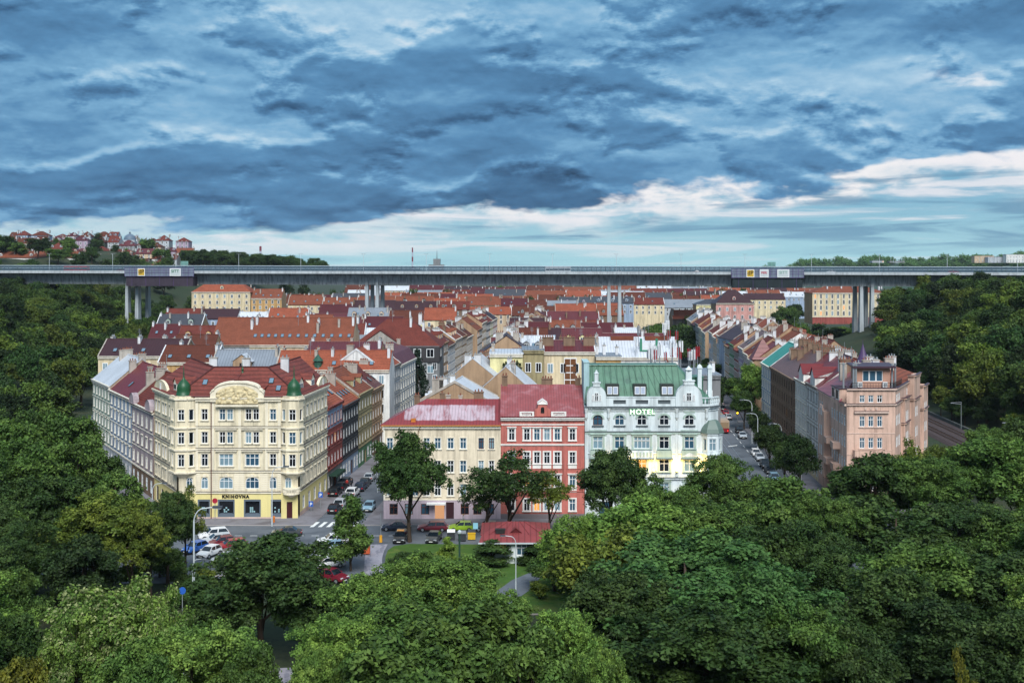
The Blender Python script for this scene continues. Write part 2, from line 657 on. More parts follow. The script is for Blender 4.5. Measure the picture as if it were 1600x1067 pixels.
def put_simple_window(parent, A, B, u, z, w, h, style='w'):
    """far houses: one small mesh, frame and pane"""
    key = (round(w, 2), round(h, 2), style)
    if key not in _SIMPLE:
        ms = []
        for g in (GLASSES[0], GLASSES[3], GLASSES[1], GLASSES[2], LITGLASS):
            mb = MB()
            hw = w / 2
            mb.box(-hw - .1, hw + .1, -0.10, 0.0, -.1, h + .1, 0)
            for a, b in ((-hw + .06, -.05), (.05, hw - .06)):
                mb.face([(a, -0.105, .06), (b, -0.105, .06), (b, -0.105, h - .06), (a, -0.105, h - .06)], 1)
            ms.append(mb.mesh('window', [WHITE if style == 'w' else TRIMD, g]))
        _SIMPLE[key] = ms
    A, B = Vector(A[:2]), Vector(B[:2])
    d = (B - A).normalized()
    p = A + d * u
    x = rng.random()
    me = _SIMPLE[key][0 if x < .4 else 1 if x < .7 else 2 if x < .86 else 3 if x < .985 else 4]
    return link('window', me, parent, (p.x, p.y, z), math.atan2(d.y, d.x))


def facade(mb, A, B, z0, z1, rects, m=0, mrev=None, depth=0.2, mfun=None):
    """wall A->B (outside on the right hand) with real openings; rects = (u0, u1, w0, w1)"""
    A, B = Vector(A[:2]), Vector(B[:2])
    ln = (B - A).length
    d = (B - A) / ln
    n = Vector((-d.y, d.x))
    zsplit = sorted({z0, z1, *(q for r in rects for q in r[2:4])} | (set(mfun[0]) if mfun else set()))
    zsplit = [z for z in zsplit if z0 - 1e-6 <= z <= z1 + 1e-6]

    def P(u, z, v=0.0):
        p = A + d * u + n * v
        return (p.x, p.y, z)
    for za, zb in zip(zsplit, zsplit[1:]):
        if zb - za < 1e-5:
            continue
        zm = (za + zb) / 2
        mm = mfun[1](zm) if mfun else m
        row = sorted([r for r in rects if r[2] < zm < r[3]])
        u = 0.0
        for r in row:
            if r[0] > u + 1e-5:
                mb.face([P(u, za), P(r[0], za), P(r[0], zb), P(u, zb)], mm)
            u = r[1]
        if u < ln - 1e-5:
            mb.face([P(u, za), P(ln, za), P(ln, zb), P(u, zb)], mm)
    mr = m if mrev is None else mrev
    for u0, u1, a, b in rects:
        mb.face([P(u0, a), P(u0, a, depth), P(u0, b, depth), P(u0, b)][::-1], mr)
        mb.face([P(u1, a), P(u1, b), P(u1, b, depth), P(u1, a, depth)][::-1], mr)
        mb.face([P(u0, a), P(u1, a), P(u1, a, depth), P(u0, a, depth)], mr)
        mb.face([P(u0, b), P(u0, b, depth), P(u1, b, depth), P(u1, b)], mr)


def along(A, B, u):
    A, B = Vector(A[:2]), Vector(B[:2])
    p = A + (B - A).normalized() * u
    return (p.x, p.y)


def surround(tb, A, B, u, z, w, h, t=0.16, proud=0.07, m=0, head=True, sill=True):
    """moulded plaster frame round a window opening"""
    lo, hi = along(A, B, u - w / 2), along(A, B, u + w / 2)
    lo2, hi2 = along(A, B, u - w / 2 - t), along(A, B, u + w / 2 + t)
    tb.obox(lo2, lo, 0.0, proud, z, z + h, m)
    tb.obox(hi, hi2, 0.0, proud, z, z + h, m)
    tb.obox(lo2, hi2, 0.0, proud + .002, z + h, z + h + t, m)
    if head:
        tb.obox(along(A, B, u - w / 2 - t - .1), along(A, B, u + w / 2 + t + .1), 0.0, proud + .16, z + h + t, z + h + t + .13, m)
    if sill:
        tb.obox(along(A, B, u - w / 2 - t - .06), along(A, B, u + w / 2 + t + .06), 0.0, proud + .12, z - .12, z, m)


_CH = {}


def chimney(parent, x, y, z0, z1, style='p', w=1.2, d=0.6, rz=0.0, pots=True):
    key = (style, round(w, 1), round(d, 1), round(z1 - z0, 1), pots)
    if key not in _CH:
        mb = MB()
        h = z1 - z0
        mb.box(-w / 2, w / 2, -d / 2, d / 2, 0, h)
        mb.box(-w / 2 - .09, w / 2 + .09, -d / 2 - .09, d / 2 + .09, h, h + .14, 1)
        k = max(1, int(w / .45))
        if pots:
            for i in range(k):
                x0 = -w / 2 + w * (i + .5) / k
                mb.tube([(x0, 0, h + .14), (x0, 0, h + .5 + .12 * (i % 2))], [.13, .10], 6, 2)
        _CH[key] = mb.mesh('chimney', [{'p': CHIM, 'b': CHIMB, 'w': CHIMW}[style], CHIM if style != 'b' else CHIMB,
                                       mat('clay chimney pot', L(130, 82, 66), 0.8) if style != 'w' else GREYMETAL])
    return link('chimney', _CH[key], parent, (x, y, z0), rz)


_SKY = {}


def skylight(parent, p, slope, rz=0.0, w=0.9, h=1.3, bright=True):
    key = (w, h, bright)
    if key not in _SKY:
        mb = MB()
        mb.box(-w / 2, w / 2, -h / 2, h / 2, -0.05, 0.12, 0)
        mb.face([(-w / 2 + .08, -h / 2 + .08, .125), (w / 2 - .08, -h / 2 + .08, .125), (w / 2 - .08, h / 2 - .08, .125), (-w / 2 + .08, h / 2 - .08, .125)], 1)
        _SKY[key] = mb.mesh('skylight', [DARKMETAL, mat('skylight glass in sky reflection colour', L(104, 130, 148), 0.12, 0.15, spec=1.0) if bright else GLASSES[0]])  # pale blue of a sky reflection put into the glass colour
    o = link('skylight', _SKY[key], parent, p)
    o.rotation_euler = Matrix.Rotation(rz, 3, 'Z').to_4x4().to_3x3().to_4x4().to_euler() if slope == 0 else (Matrix.Rotation(rz, 4, 'Z') @ Matrix.Rotation(slope, 4, 'X')).to_euler()
    return o


_DOR = {}


def dormer(parent, x, y, z, roofm, wallm, rz=0.0, w=1.7, h=1.5, d=2.4, gable=True):
    """small roof window house standing on the slope, front towards -y"""
    key = (roofm.name, wallm.name, w, h, d, gable)
    if key not in _DOR:
        mb = MB()
        mb.box(-w / 2, w / 2, 0, d, -0.6, h, 0)
        mb.box(-w / 2 + .25, w / 2 - .25, -.05, 0, .25, h - .15, 2)
        for a, b in ((-w / 2 + .33, -.04), (.04, w / 2 - .33)):
            mb.face([(a, -.055, .33), (b, -.055, .33), (b, -.055, h - .23), (a, -.055, h - .23)], 3)
        o = .15
        if gable:
            r = h + w * .42
            mb.face([(-w / 2 - o, -o, h - .05), (0, -o, r), (0, d + .8, r), (-w / 2 - o, d, h - .05)][::-1], 1)
            mb.face([(w / 2 + o, -o, h - .05), (w / 2 + o, d, h - .05), (0, d + .8, r), (0, -o, r)][::-1], 1)
            mb.face([(-w / 2, 0, h), (w / 2, 0, h), (0, 0, r - .06)], 0)
        else:
            mb.box(-w / 2 - o, w / 2 + o, -o, d, h, h + .12, 1)
        _DOR[key] = mb.mesh('dormer', [wallm, roofm, WHITE, GLASSES[0]])
    return link('dormer', _DOR[key], parent, (x, y, z), rz)


def slab_quad(mb, pts, th=0.2, m=0):
    """a roof plane with thickness: pts counter-clockwise seen from above"""
    a, b, c = (Vector(p) for p in pts[:3])
    n = (b - a).cross(c - a).normalized()
    top = [tuple(Vector(p)) for p in pts]
    bot = [tuple(Vector(p) - n * th) for p in pts]
    k = len(pts)
    mb.face(top, m)
    mb.face(bot[::-1], m)
    for i in range(k):
        j = (i + 1) % k
        mb.face([bot[i], bot[j], top[j], top[i]], m)


def faces_camera(p, n):
    return n[0] * (0 - p[0]) + n[1] * (0 - p[1]) > 0


HOUSES = []


def row_house(P0, P1, ze, depth=12.0, rise=4.6, wall='cream', roof='red tile', ncol=5, nfl=4, ground=None, lod=1, label=None, group=None,
              upper=None, style='w', base=0.0, extras=True, gh=4.0, roofkind='gable', seed=0, winw=1.05, winh=1.85, chim='p', visfl=None,
              lit=0.012, trims=True, trimm=None, nsky=None, ndor=None, door=False, place='', back_windows=False, fire=True, mansard=False):
    """a terraced house: facade P0->P1 (street on the right hand), gable roof along the street, fire walls and chimneys"""
    r = random.Random(seed * 7 + int(P0[0] * 13) + int(P0[1] * 5))
    P0v, P1v = Vector(P0[:2]), Vector(P1[:2])
    w = (P1v - P0v).length
    d = (P1v - P0v) / w
    rz = math.atan2(d.y, d.x)
    t = thing('town_house', label or '', 'house', (P0[0], P0[1], base), rz, group)
    t['_auto'] = label is None
    wm, rm = wallmat(wall), roofmat(roof)
    ze -= base
    mb, tb = MB(), MB()
    A, B = (0, 0), (w, 0)
    n_w = (d.y, -d.x)
    vis = faces_camera(((P0v + P1v) / 2), n_w)
    fl = (ze - 0.7 - gh) / max(nfl - 1, 1)
    rects, wins = [], []
    if vis:
        for k in range(nfl):
            zb = (gh + (k - 1) * fl + 0.85) if k else 0.9
            hh = winh if k else 2.2
            if visfl is not None and k < nfl - visfl:
                continue
            for i in range(ncol):
                u = w * (i + .5) / ncol
                ww = winw if k else min(winw * 1.35, w / ncol * .75)
                if k == 0 and door and i == ncol // 2:
                    rects.append((u - .7, u + .7, 0.02, 2.8))
                    continue
                if lod == 0:
                    rects.append((u - ww / 2, u + ww / 2, zb, zb + hh))
                wins.append((u, zb, ww, hh, k))
    gm = wallmat(ground) if ground else wm
    um = wallmat(upper[1]) if upper else wm
    zs = [gh] + ([upper[0]] if upper else [])
    mf = (zs, lambda z: 1 if z < gh else 3 if (upper and z > upper[0]) else 0)
    facade(mb, A, B, 0, ze, rects, 0, None, 0.2, mf)
    fw = 2 if fire else 0
    mb.face([(w, 0, 0), (w, depth, 0), (w, depth, ze), (w, 0, ze)], fw)
    mb.face([(0, depth, 0), (0, 0, 0), (0, 0, ze), (0, depth, ze)], fw)
    bv = faces_camera(P0v + Vector((-d.y, d.x)) * depth, (-d.y, d.x))
    mb.face([(w, depth, 0), (0, depth, 0), (0, depth, ze), (w, depth, ze)], 0)
    zr = ze + rise
    if roofkind == 'gable':
        for x, f in ((0, 1), (w, -1)):
            tri = [(x, 0, ze), (x, depth / 2, zr), (x, depth, ze)]
            mb.face(tri if f > 0 else tri[::-1], fw)
    wallo = mb.build('wall', [wm, gm, FIRE if wall not in ('white', 'pale grey', 'pale blue') else wallmat('white'), um], t)
    # mouldings
    if trims:
        tb.obox(A, B, 0.0, 0.32, ze - .55, ze - .12)
        tb.obox(A, B, 0.0, 0.46, ze - .12, ze + .06)
        tb.obox(A, B, 0.0, 0.14, gh - .1, gh + .16)
        if lod == 0:
            for k in range(2, nfl):
                tb.obox(A, B, 0.0, 0.09, gh + (k - 1) * fl + .1, gh + (k - 1) * fl + .24)
            for u, z, ww, hh, k in wins:
                if k:
                    surround(tb, A, B, u, z, ww, hh, .13, .06, 0, r.random() < 2 and (k + seed) % 2 == 0)
        tb.build('moulding', [trimm or (wallmat(wall) if wall in ('brown', 'dark grey', 'grey', 'tan', 'olive', 'green', 'red-brown') else TRIM if wall not in ('white', 'pale grey') or seed % 2 else TRIMD)], t)
    for u, z, ww, hh, k in wins:
        if lod == 0:
            put_window(t, A, B, u, z, ww, hh, style, inset=.075, lit=lit)
        else:
            put_simple_window(t, A, B, u, z, ww, hh)
    if vis and door and lod == 0:
        db = MB()
        u = w * (ncol // 2 + .5) / ncol
        db.box(u - .7, u + .7, .14, .2, 0.02, 2.8)
        db.build('door', [BROWNW], t)
    if bv and back_windows:
        for k in range(nfl):
            if visfl is not None and k < nfl - visfl:
                continue
            zb = (gh + (k - 1) * fl + 0.85) if k else 0.9
            nb = max(2, int(w / 3.4))
            for i in range(nb):
                put_simple_window(t, (w, depth), (0, depth), w * (i + .5) / nb, zb, 1.0, 1.6)
    # roof
    rb = MB()
    ov = .42
    if roofkind == 'gable':
        s = rise / (depth / 2)
        lo = ze - ov * s + .12
        slab_quad(rb, [(0, -ov, lo), (w, -ov, lo), (w, depth / 2, zr + .12), (0, depth / 2, zr + .12)])
        slab_quad(rb, [(w, depth + ov, lo), (0, depth + ov, lo), (0, depth / 2, zr + .12), (w, depth / 2, zr + .12)])
        rb.tube([(0, depth / 2, zr + .14), (w, depth / 2, zr + .14)], .13, 6)
    elif roofkind == 'hip':
        s = rise / (depth / 2)
        lo = ze - ov * s + .12
        i = min(depth / 2, w / 2 - .3)
        a, b = (i, depth / 2, zr + .12), (w - i, depth / 2, zr + .12)
        c = [(-ov, -ov, lo), (w + ov, -ov, lo), (w + ov, depth + ov, lo), (-ov, depth + ov, lo)]
        slab_quad(rb, [c[0], c[1], b, a])
        slab_quad(rb, [c[1], c[2], b], .2)
        slab_quad(rb, [c[2], c[3], a, b])
        slab_quad(rb, [c[3], c[0], a], .2)
        rb.tube([a, b], .13, 6)
    elif roofkind == 'mansard':
        q = 1.6
        zm = ze + rise * .62
        slab_quad(rb, [(0, -.2, ze + .06), (w, -.2, ze + .06), (w, q, zm), (0, q, zm)])
        slab_quad(rb, [(0, q, zm), (w, q, zm), (w, depth / 2, zr), (0, depth / 2, zr)])
        slab_quad(rb, [(w, depth, ze), (0, depth, ze), (0, depth / 2, zr), (w, depth / 2, zr)])
    else:                                                    # flat
        rb.box(-.2, w + .2, -.2, depth + .2, ze + .08, ze + .32)
    ro = rb.build('roof', [rm], t)
    if roofkind == 'gable' and fire and r.random() < .4:
        pm_ = CHIM if r.random() < .6 else CHIMW
        for x in (0.0, w):
            fb = MB()
            for ya, za, yb, zb2 in ((-.1, ze - .1 * s, depth / 2, zr), (depth / 2, zr, depth + .1, ze)):
                h = .26
                q = [(x - .13, ya, za - .2), (x + .13, ya, za - .2), (x + .13, yb, zb2 - .2), (x - .13, yb, zb2 - .2)]
                top = [(p[0], p[1], p[2] + h + .2) for p in q]
                fb.face(q[::-1])
                fb.face(top)
                for i in range(4):
                    j = (i + 1) % 4
                    fb.face([q[i], q[j], top[j], top[i]])
            fb.build('parapet', [pm_], t)
    if extras:
        sang = math.atan2(rise, depth / 2)
        nch = max(2, int(w / 5)) + (1 if r.random() < .5 else 0)
        if lod < 2 and r.random() < .7:
            ant = MB()
            x, yy = r.uniform(.2, .8) * w, depth * r.uniform(.35, .6)
            ant.tube([(x, yy, ze), (x, yy, zr + 2.6)], .04, 4)
            for q in range(4):
                ant.tube([(x - .45, yy, zr + 1.5 + q * .3), (x + .45, yy, zr + 1.5 + q * .3)], .022, 4)
            ant.build('aerial', [GREYMETAL], ro)
        for i in range(nch):
            x = r.choice([.55, w - .55]) if i < 2 else r.uniform(.2, .8) * w
            fy = r.uniform(.25, .75)
            yy = depth * fy
            zz = ze + rise * (1 - abs(fy - .5) * 2) if roofkind != 'flat' else ze + .3
            chimney(ro, x, yy, zz - .8, max(zz + 1.1, min(zr + r.uniform(.3, .9), zz + 2.0)) if roofkind != 'flat' else ze + r.uniform(1.2, 2.2), chim if r.random() < .75 else 'p', r.choice([.9, 1.4, 2.0]), .6, PI / 2)
        if roofkind in ('gable', 'hip'):
            nsk = r.choice([0, 0, 2, 3, 4]) if nsky is None else nsky
            for i in range(nsk):
                fy = r.choice([.3, .45]) if nsky is None else .32
                x = w * (i + .5) / nsk if nsk > 1 else w * .5
                if lod < 2 or r.random() < .6:
                    skylight(ro, (x, depth / 2 * fy, ze + rise * fy + .16), sang)
            nd = r.choice([0, 0, 0, 2, 3]) if ndor is None else ndor
            for i in range(nd):
                x = w * (i + .5) / nd
                yy = depth / 2 * .25
                dormer(ro, x, yy, ze + rise * .25, rm, wm)
    HOUSES.append((t, wall, roof, nfl, place))
    return t, ro
# ------------------------------------------------------------------ lettering
def lettering(text, size, m, parent, loc, rot, depth=0.05, name='lettering', bold=0.0, align='CENTER', space=1.0):
    cu = bpy.data.curves.new(name, 'FONT')
    cu.body = text
    cu.size = size
    cu.align_x = align
    cu.extrude = depth
    cu.offset = bold
    cu.space_character = space
    tmp = bpy.data.objects.new('tmp', cu)
    COL.objects.link(tmp)
    me = bpy.data.meshes.new_from_object(tmp.evaluated_get(bpy.context.evaluated_depsgraph_get()))
    bpy.data.objects.remove(tmp)
    me.materials.clear()
    me.materials.append(m)
    o = link(name, me, parent, loc)
    o.rotation_euler = rot
    return o


BLACK = mat('black enamel', L(26, 24, 28), 0.4, 0.05)


def onion(parent, x, y, z, m, r=1.15, h=2.9):
    mb = MB()
    mb.lathe([(r * 1.12, z), (r * 1.12, z + .15), (r, z + .3), (r * .93, z + .8), (r * .95, z + 1.2), (r * .86, z + 1.7), (r * .6, z + 2.15), (r * .32, z + 2.45), (r * .17, z + 2.7), (.10, z + 3.0), (.06, z + 4.3), (.02, z + 4.8)], x, y, 14)
    mb.lathe([(.02, z + 3.4), (.16, z + 3.55), (.02, z + 3.7)], x, y, 8)
    return mb.build('onion_dome', [m], parent, smooth=True)


# ------------------------------------------------------------------ the cream corner house with the library
def library_house():
    O = Vector((-53.0, 183.2))
    t = thing('corner_house', 'cream corner house with two green onion domes, arched relief gable and ground-floor library', 'house', (O.x, O.y, 0))
    wm, tm = mat('library cream plaster', L(234, 222, 192), .9, .17, .3, .4, bump=.1), mat('library pale moulding', L(238, 228, 204), .85, .08, .6, .2)
    gm = mat('library yellow ground floor', L(230, 216, 150), .85, .06, .5, .1)
    stone = mat('pinkish stone plinth', L(206, 180, 170), .85, .1, .6, .2)
    dm = mat('dark weathered cornice top', L(86, 80, 78), .8, .2)
    roofm = mat('library brown-red roof tile', L(112, 56, 48), .7, .2, .5, 0, kind='tile', period=.55, bump=.7)
    green = mat('green dome copper', L(28, 82, 48), .45, .15, .8, .2, spec=.5)
    W = 18.9
    ZC = 19.3
    dl = Vector((-.58, 1.0)).normalized()
    dr = Vector((.079, 1.0)).normalized()
    LB = dl * 16.5                                    # far end of left side
    Rc = Vector((W, .3))
    RB = Rc + dr * 19.5
    zg = 4.15
    mb, tb = MB(), MB()
    rows = [(15.75, 1.75, 'n'), (12.05, 1.85, 'n'), (8.45, 1.95, 'n'), (4.85, 1.85, 'a')]
    # front between the bays
    A, B = Vector((2.7, 0)), Vector((16.3, 0))
    cols = [(1.42, 1.0), (4.25, .95), (5.45, .95), (8.4, .95), (9.6, .95), (12.3, 1.0)]
    rects, wins = [], []
    for ri, (z, h, k) in enumerate(rows):
        if ri < 2:
            for u, w in cols:
                wins.append((u, z, w, h, False))
        elif ri == 2:
            for u, w in ((1.42, 1.05), (4.85, 2.2), (9.0, 2.2), (12.3, 1.05)):
                wins.append((u, z, w, h, False))
        else:
            for u, w in ((1.42, 1.1), (4.85, 2.15), (9.0, 2.15), (12.3, 1.1)):
                wins.append((u, z, w, h, True))
    shops = [(4.85, 2.7), (9.0, 2.7), (12.9, 1.9), (1.3, 2.0)]
    rects = [(u - w / 2, u + w / 2, z, z + h) for u, z, w, h, a in wins] + [(u - w / 2, u + w / 2, .35, 3.15) for u, w in shops]
    facade(mb, A, B, 0, ZC, rects, 0, 1, .22, ([zg, .35], lambda z: 3 if z < .35 else 2 if z < zg else 0))
    for u, z, w, h, a in wins:
        if a:
            # spandrels closing the square opening above the arch
            p0 = A.x + u
            r = w / 2
            rv = arch_rise(w, h)
            N = 8
            for sgn in (-1, 1):
                pts = [(p0 + sgn * r, .12, z + h)] + [(p0 + sgn * r * math.cos(PI / 2 * i / N), .12, z + h - rv + rv * math.sin(PI / 2 * i / N)) for i in range(N + 1)]
                for qa, qb in zip(pts[1:], pts[2:]):
                    mb.face([pts[0], qa, qb] if sgn < 0 else [pts[0], qb, qa], 0)
            tb.obox((p0 - .25, 0), (p0 + .25, 0), 0, .16, z + h, z + h + .5)
        else:
            surround(tb, A, B, u, z, w, h, .14, .07, 0, False, True)
        put_window(t, A, B, u, z, w, h, 'w', arch=a, lit=0)
    for u, z0 in ((4.85, 14.1), (9.0, 14.1), (1.42, 10.65), (4.85, 10.65), (9.0, 10.65), (12.3, 10.65)):
        ww = 1.7 if u in (4.85, 9.0) else 1.0
        tb.obox(along(A, B, u - ww), along(A, B, u + ww), 0, .3, z0 + .12, z0 + .32, 0)
        tb.obox(along(A, B, u - ww), along(A, B, u + ww), 0, .34, z0 + .32, z0 + .40, 1)
    for u, w in shops:
        s = MB()
        for a, b in ((-w / 2, -w / 2 + .22), (w / 2 - .22, w / 2)):
            s.box(a, b, -.05, .05, 0, 2.8)
        s.box(-w / 2 + .22, w / 2 - .22, -.05, .05, 2.5, 2.8)
        s.box(-w / 2 + .22, w / 2 - .22, -.05, .05, 0, .5)
        s.box(-w / 2 + .35, w / 2 - .35, -.02, .04, .5, .62)
        o = s.build('shop_window', [mat('grey shop front frame', L(96, 108, 120), .5, .1)], t)
        o.location = (A.x + u, .12, .35)
        g = MB()
        g.face([(-w / 2 + .2, .02, .5), (w / 2 - .2, .02, .5), (w / 2 - .2, .02, 2.5), (-w / 2 + .2, .02, 2.5)])
        g.build('pane', [GLASSES[3]], o)
        rr = random.Random(int(u * 10))
        for i in range(3):
            for j in range(3):
                if rr.random() < .7:
                    x, z = -.42 + .3 * i, .75 + .3 * j
                    pz = MB()
                    pz.box(x, x + .24, -.012, .004, z, z + .22)
                    pz.build('display_poster', [mat('pale display paper', L(150, 186, 192), .6, .25, 3.0)], o)
    # corner bays, octagonal, from the first floor to the eaves, carried by a corbel
    bays = []
    for side in (0, 1):
        if side == 0:
            nrm = Vector((-dl.y, dl.x)) if False else Vector((-1, 0))
            pts = [Vector(LB * (2.0 / 16.5)) + Vector((-.9 * dl.y, .9 * dl.x)), Vector((-.35, -.75)), Vector((1.55, -.75)), Vector((2.7, 0))]
            faces = [(pts[1], pts[2], 1.0), (pts[2], pts[3], .75), (pts[0], pts[1], .75)]
        else:
            pts = [Vector((16.3, 0)), Vector((17.25, -.75)), Vector((19.2, -.75)), Vector((19.75, .5)), Vector((19.15, 2.2))]
            faces = [(pts[0], pts[1], .7), (pts[1], pts[2], 1.05), (pts[2], pts[3], .75)]
        inner = [pts[-1], pts[0]]
        for i in range(len(pts) - 1):
            a, b = pts[i], pts[i + 1]
            ln = (b - a).length
            ww = [f[2] for f in faces if f[0] == a and f[1] == b]
            rc = []
            zlow = 7.2
            if ww:
                for z, h, k in rows[:3]:
                    rc.append((ln / 2 - ww[0] / 2, ln / 2 + ww[0] / 2, z, z + h))
                    put_window(t, a, b, ln / 2, z, ww[0], h, 'w1' if ww[0] < .9 else 'w', lit=0)
                    surround(tb, a, b, ln / 2, z, ww[0], h, .1, .05, 0, False, True)
            facade(mb, a, b, zlow, ZC + .3, rc, 0, 1, .2)
            for z in (19.0, 14.45, 10.95, 7.35):
                tb.obox(a, b, -.05, .2, z, z + .25)
        poly = [(p.x, p.y) for p in pts]
        mb.face([(p[0], p[1], ZC + .3) for p in poly] + ([(poly[-1][0] - 1.5 if side else poly[-1][0], 2.6, ZC + .3)] if side else [(1.2, 2.2, ZC + .3)]), 1)
        mb.face([(p[0], p[1], 7.2) for p in reversed(poly)], 1)
        c = Vector((.55, .75)) if side == 0 else Vector((18.15, .8))
        bays.append(c)
        # corbel bowl beneath the bay
        tb.lathe([(.25, 5.9), (.7, 6.5), (1.25, 7.0), (1.5, 7.2)], c.x, c.y - .1, 12)
    # ground part under the right bay: door and little balcony
    A2, B2 = Vector((16.3, 0)), Vector((18.9, .3))
    facade(mb, A2, B2, 0, 7.2, [(.85, 1.75, .05, 2.75), (.6, 1.6, 4.75, 6.6)], 0, 1, .35, ([zg], lambda z: 2 if z < zg else 0))
    put_window(t, A2, B2, 1.1, 4.75, 1.0, 1.85, 'w', arch=True, lit=0)
    db = MB()
    db.face([(-.45, 0, 0), (.45, 0, 0), (.45, 0, 2.25), (.32, 0, 2.57), (0, 0, 2.7), (-.32, 0, 2.57), (-.45, 0, 2.25)])
    db.box(-.02, .02, -.03, 0, .1, 2.5)
    o = db.build('door', [mat('dark red wooden door', L(70, 30, 34), .5, .15)], t)
    p = along(A2, B2, 1.3)
    o.location = (p[0], p[1] + .2, .05)
    o.rotation_euler = (0, 0, .115)
    bb = MB()
    bb.lathe([(.3, 3.5), (.9, 3.95), (1.35, 4.05), (1.35, 4.2)], 17.9, .1, 16)
    bb.lathe([(1.3, 4.2), (1.3, 4.35)], 17.9, .1, 16)
    for i in range(17):
        an = PI + PI * i / 16
        bb.box(17.9 + 1.27 * math.cos(an) - .07, 17.9 + 1.27 * math.cos(an) + .07, .1 + 1.27 * math.sin(an) - .07, .1 + 1.27 * math.sin(an) + .07, 4.35, 4.85)
    bb.lathe([(1.36, 4.85), (1.36, 5.0)], 17.9, .1, 16)
    bb.build('balcony', [tm], t)
    A3, B3 = Vector((0, 0)), Vector((2.7, 0))
    facade(mb, A3, B3, 0, 7.2, [(1.2, 2.2, 4.75, 6.6), (.6, 2.2, .35, 3.1)], 0, 1, .3, ([zg], lambda z: 2 if z < zg else 0))
    put_window(t, A3, B3, 1.7, 4.75, 1.0, 1.85, 'w', arch=True, lit=0)
    put_window(t, A3, B3, 1.4, .35, 1.6, 2.75, 'd', lit=0)
    # left side: P0 = far end
    A4, B4 = LB, Vector((0, 0)) + dl * 1.2
    ln = (B4 - A4).length
    rc = []
    cl = [1.6, 3.6, 6.4, 8.2, 11.0, 13.2]
    for z, h, k in rows:
        for u in cl:
            rc.append((u - .45, u + .45, z, z + h))
            put_window(t, A4, B4, u, z, .9, h, 'w', inset=.075, lit=0)
            surround(tb, A4, B4, u, z, .9, h, .12, .07, 0, True, True)
    for u in (2.2, 5.5, 9, 12.4):
        rc.append((u - .8, u + .8, .5, 3.0))
        put_window(t, A4, B4, u, .5, 1.6, 2.5, 'd', lit=0)
    facade(mb, A4, B4, 0, ZC + .3, rc, 0, 1, .2, ([zg], lambda z: 2 if z < zg else 0))
    # right side
    A5, B5 = Rc + dr * 1.2, RB
    rc = []
    for z, h, k in rows:
        for i in range(7):
            u = 1.8 + i * 2.55
            rc.append((u - .48, u + .48, z, z + h))
            put_window(t, A5, B5, u, z, .96, h, 'w', inset=.075, lit=0)
            surround(tb, A5, B5, u, z, .96, h, .13, .08, 0, True, True)
    for i in range(5):
        u = 2.4 + i * 3.6
        rc.append((u - .7, u + .7, 1.0, 3.1))
        put_window(t, A5, B5, u, 1.0, 1.4, 2.1, 'w', lit=0)
    facade(mb, A5, B5, 0, ZC + .3, rc, 0, 1, .2, ([zg, .8], lambda z: 3 if z < .8 else 2 if z < zg else 0))
    # back walls to the court
    I1, I2 = LB + Vector((8.5, 5.5)), RB + Vector((-9.0, 0.5))
    for a, b in ((RB, I2), (I2, I1), (I1, LB)):
        facade(mb, a, b, 0, ZC + .3, [], 0)
    # ashlar courses on the ground and first floor, bands, cornice
    for a, b in ((A, B), (A4, B4), (A5, B5)):
        for z in (4.15, 7.5, 11.1, 14.55):
            tb.obox(a, b, 0, .16, z - .05, z + .2)
            tb.obox(a, b, 0, .2, z + .2, z + .27, 1)
        tb.obox(a, b, 0, .35, 18.75, 19.15)
        tb.obox(a, b, 0, .55, 19.15, 19.38)
        for k in range(9):
            z = 4.6 + k * .3
            if a is not A:
                tb.obox(a, b, 0, .025, z, z + .22)
    for u in (.2, 2.75, 7.0, 11.3, 13.3):
        tb.obox(along(A, B, u - .22), along(A, B, u + .22), 0, .1, 7.8, 18.75)
    # horizontal joints in the arched floor
    for k in range(8):
        z = 4.6 + k * .34
        segs = [(0.0, .75), (2.1, 3.6), (6.1, 7.75), (10.25, 11.6), (13.0, 13.6)]
        for a, b in segs:
            tb.obox(along(A, B, a), along(A, B, b), 0, .03, z, z + .27)
    # central gable with its relief
    gb = MB()
    gx0, gx1 = 5.1, 13.6
    N = 14
    pts = [(gx0, ZC - .6), (gx1, ZC - .6), (gx1, 20.2)]
    cx, r = (gx0 + gx1) / 2, 3.6
    top = [(gx1 - .3, 20.6), (gx1 - .65, 20.75)]
    for i in range(N + 1):
        an = PI * i / N
        top.append((cx + r * math.cos(an), 20.75 + 1.15 * math.sin(an)))
    top += [(gx0 + .65, 20.75), (gx0 + .3, 20.6), (gx0, 20.2)]
    outline = pts + top
    y0 = -.42
    gb.face([(x, y0, z) for x, z in outline], 0)
    gb.face([(x, .6, z) for x, z in reversed(outline)], 0)
    for i in range(len(outline)):
        (xa, za), (xb, zb) = outline[i], outline[(i + 1) % len(outline)]
        gb.face([(xb, y0, zb), (xa, y0, za), (xa, .6, za), (xb, .6, zb)], 0)
    for i in range(2, len(outline) - 1):
        (xa, za), (xb, zb) = outline[i], outline[i + 1]
        gb.face([(xb, y0 - .15, zb), (xa, y0 - .15, za), (xa, .7, za + .12), (xb, .7, zb + .12)], 0)
        gb.face([(xa, y0 - .15, za - .22), (xb, y0 - .15, zb - .22), (xb, y0 - .15, zb), (xa, y0 - .15, za)][::-1], 0)
    for i in range(3):
        gb.box(gx0 + .8, gx1 - .8, y0 - .3, y0 + .05, 17.95 + .1 * i, 18.04 + .1 * i)
    g = gb.build('gable', [tm], t)
    rb = MB()
    rx0, rx1, rz0 = 6.0, 12.7, 18.4
    nx, nz = 60, 22
    rr = random.Random(5)
    blobs = [(rr.uniform(rx0 + .2, rx1 - .2), rr.uniform(rz0, 20.9), rr.uniform(.12, .36)) for _ in range(150)]

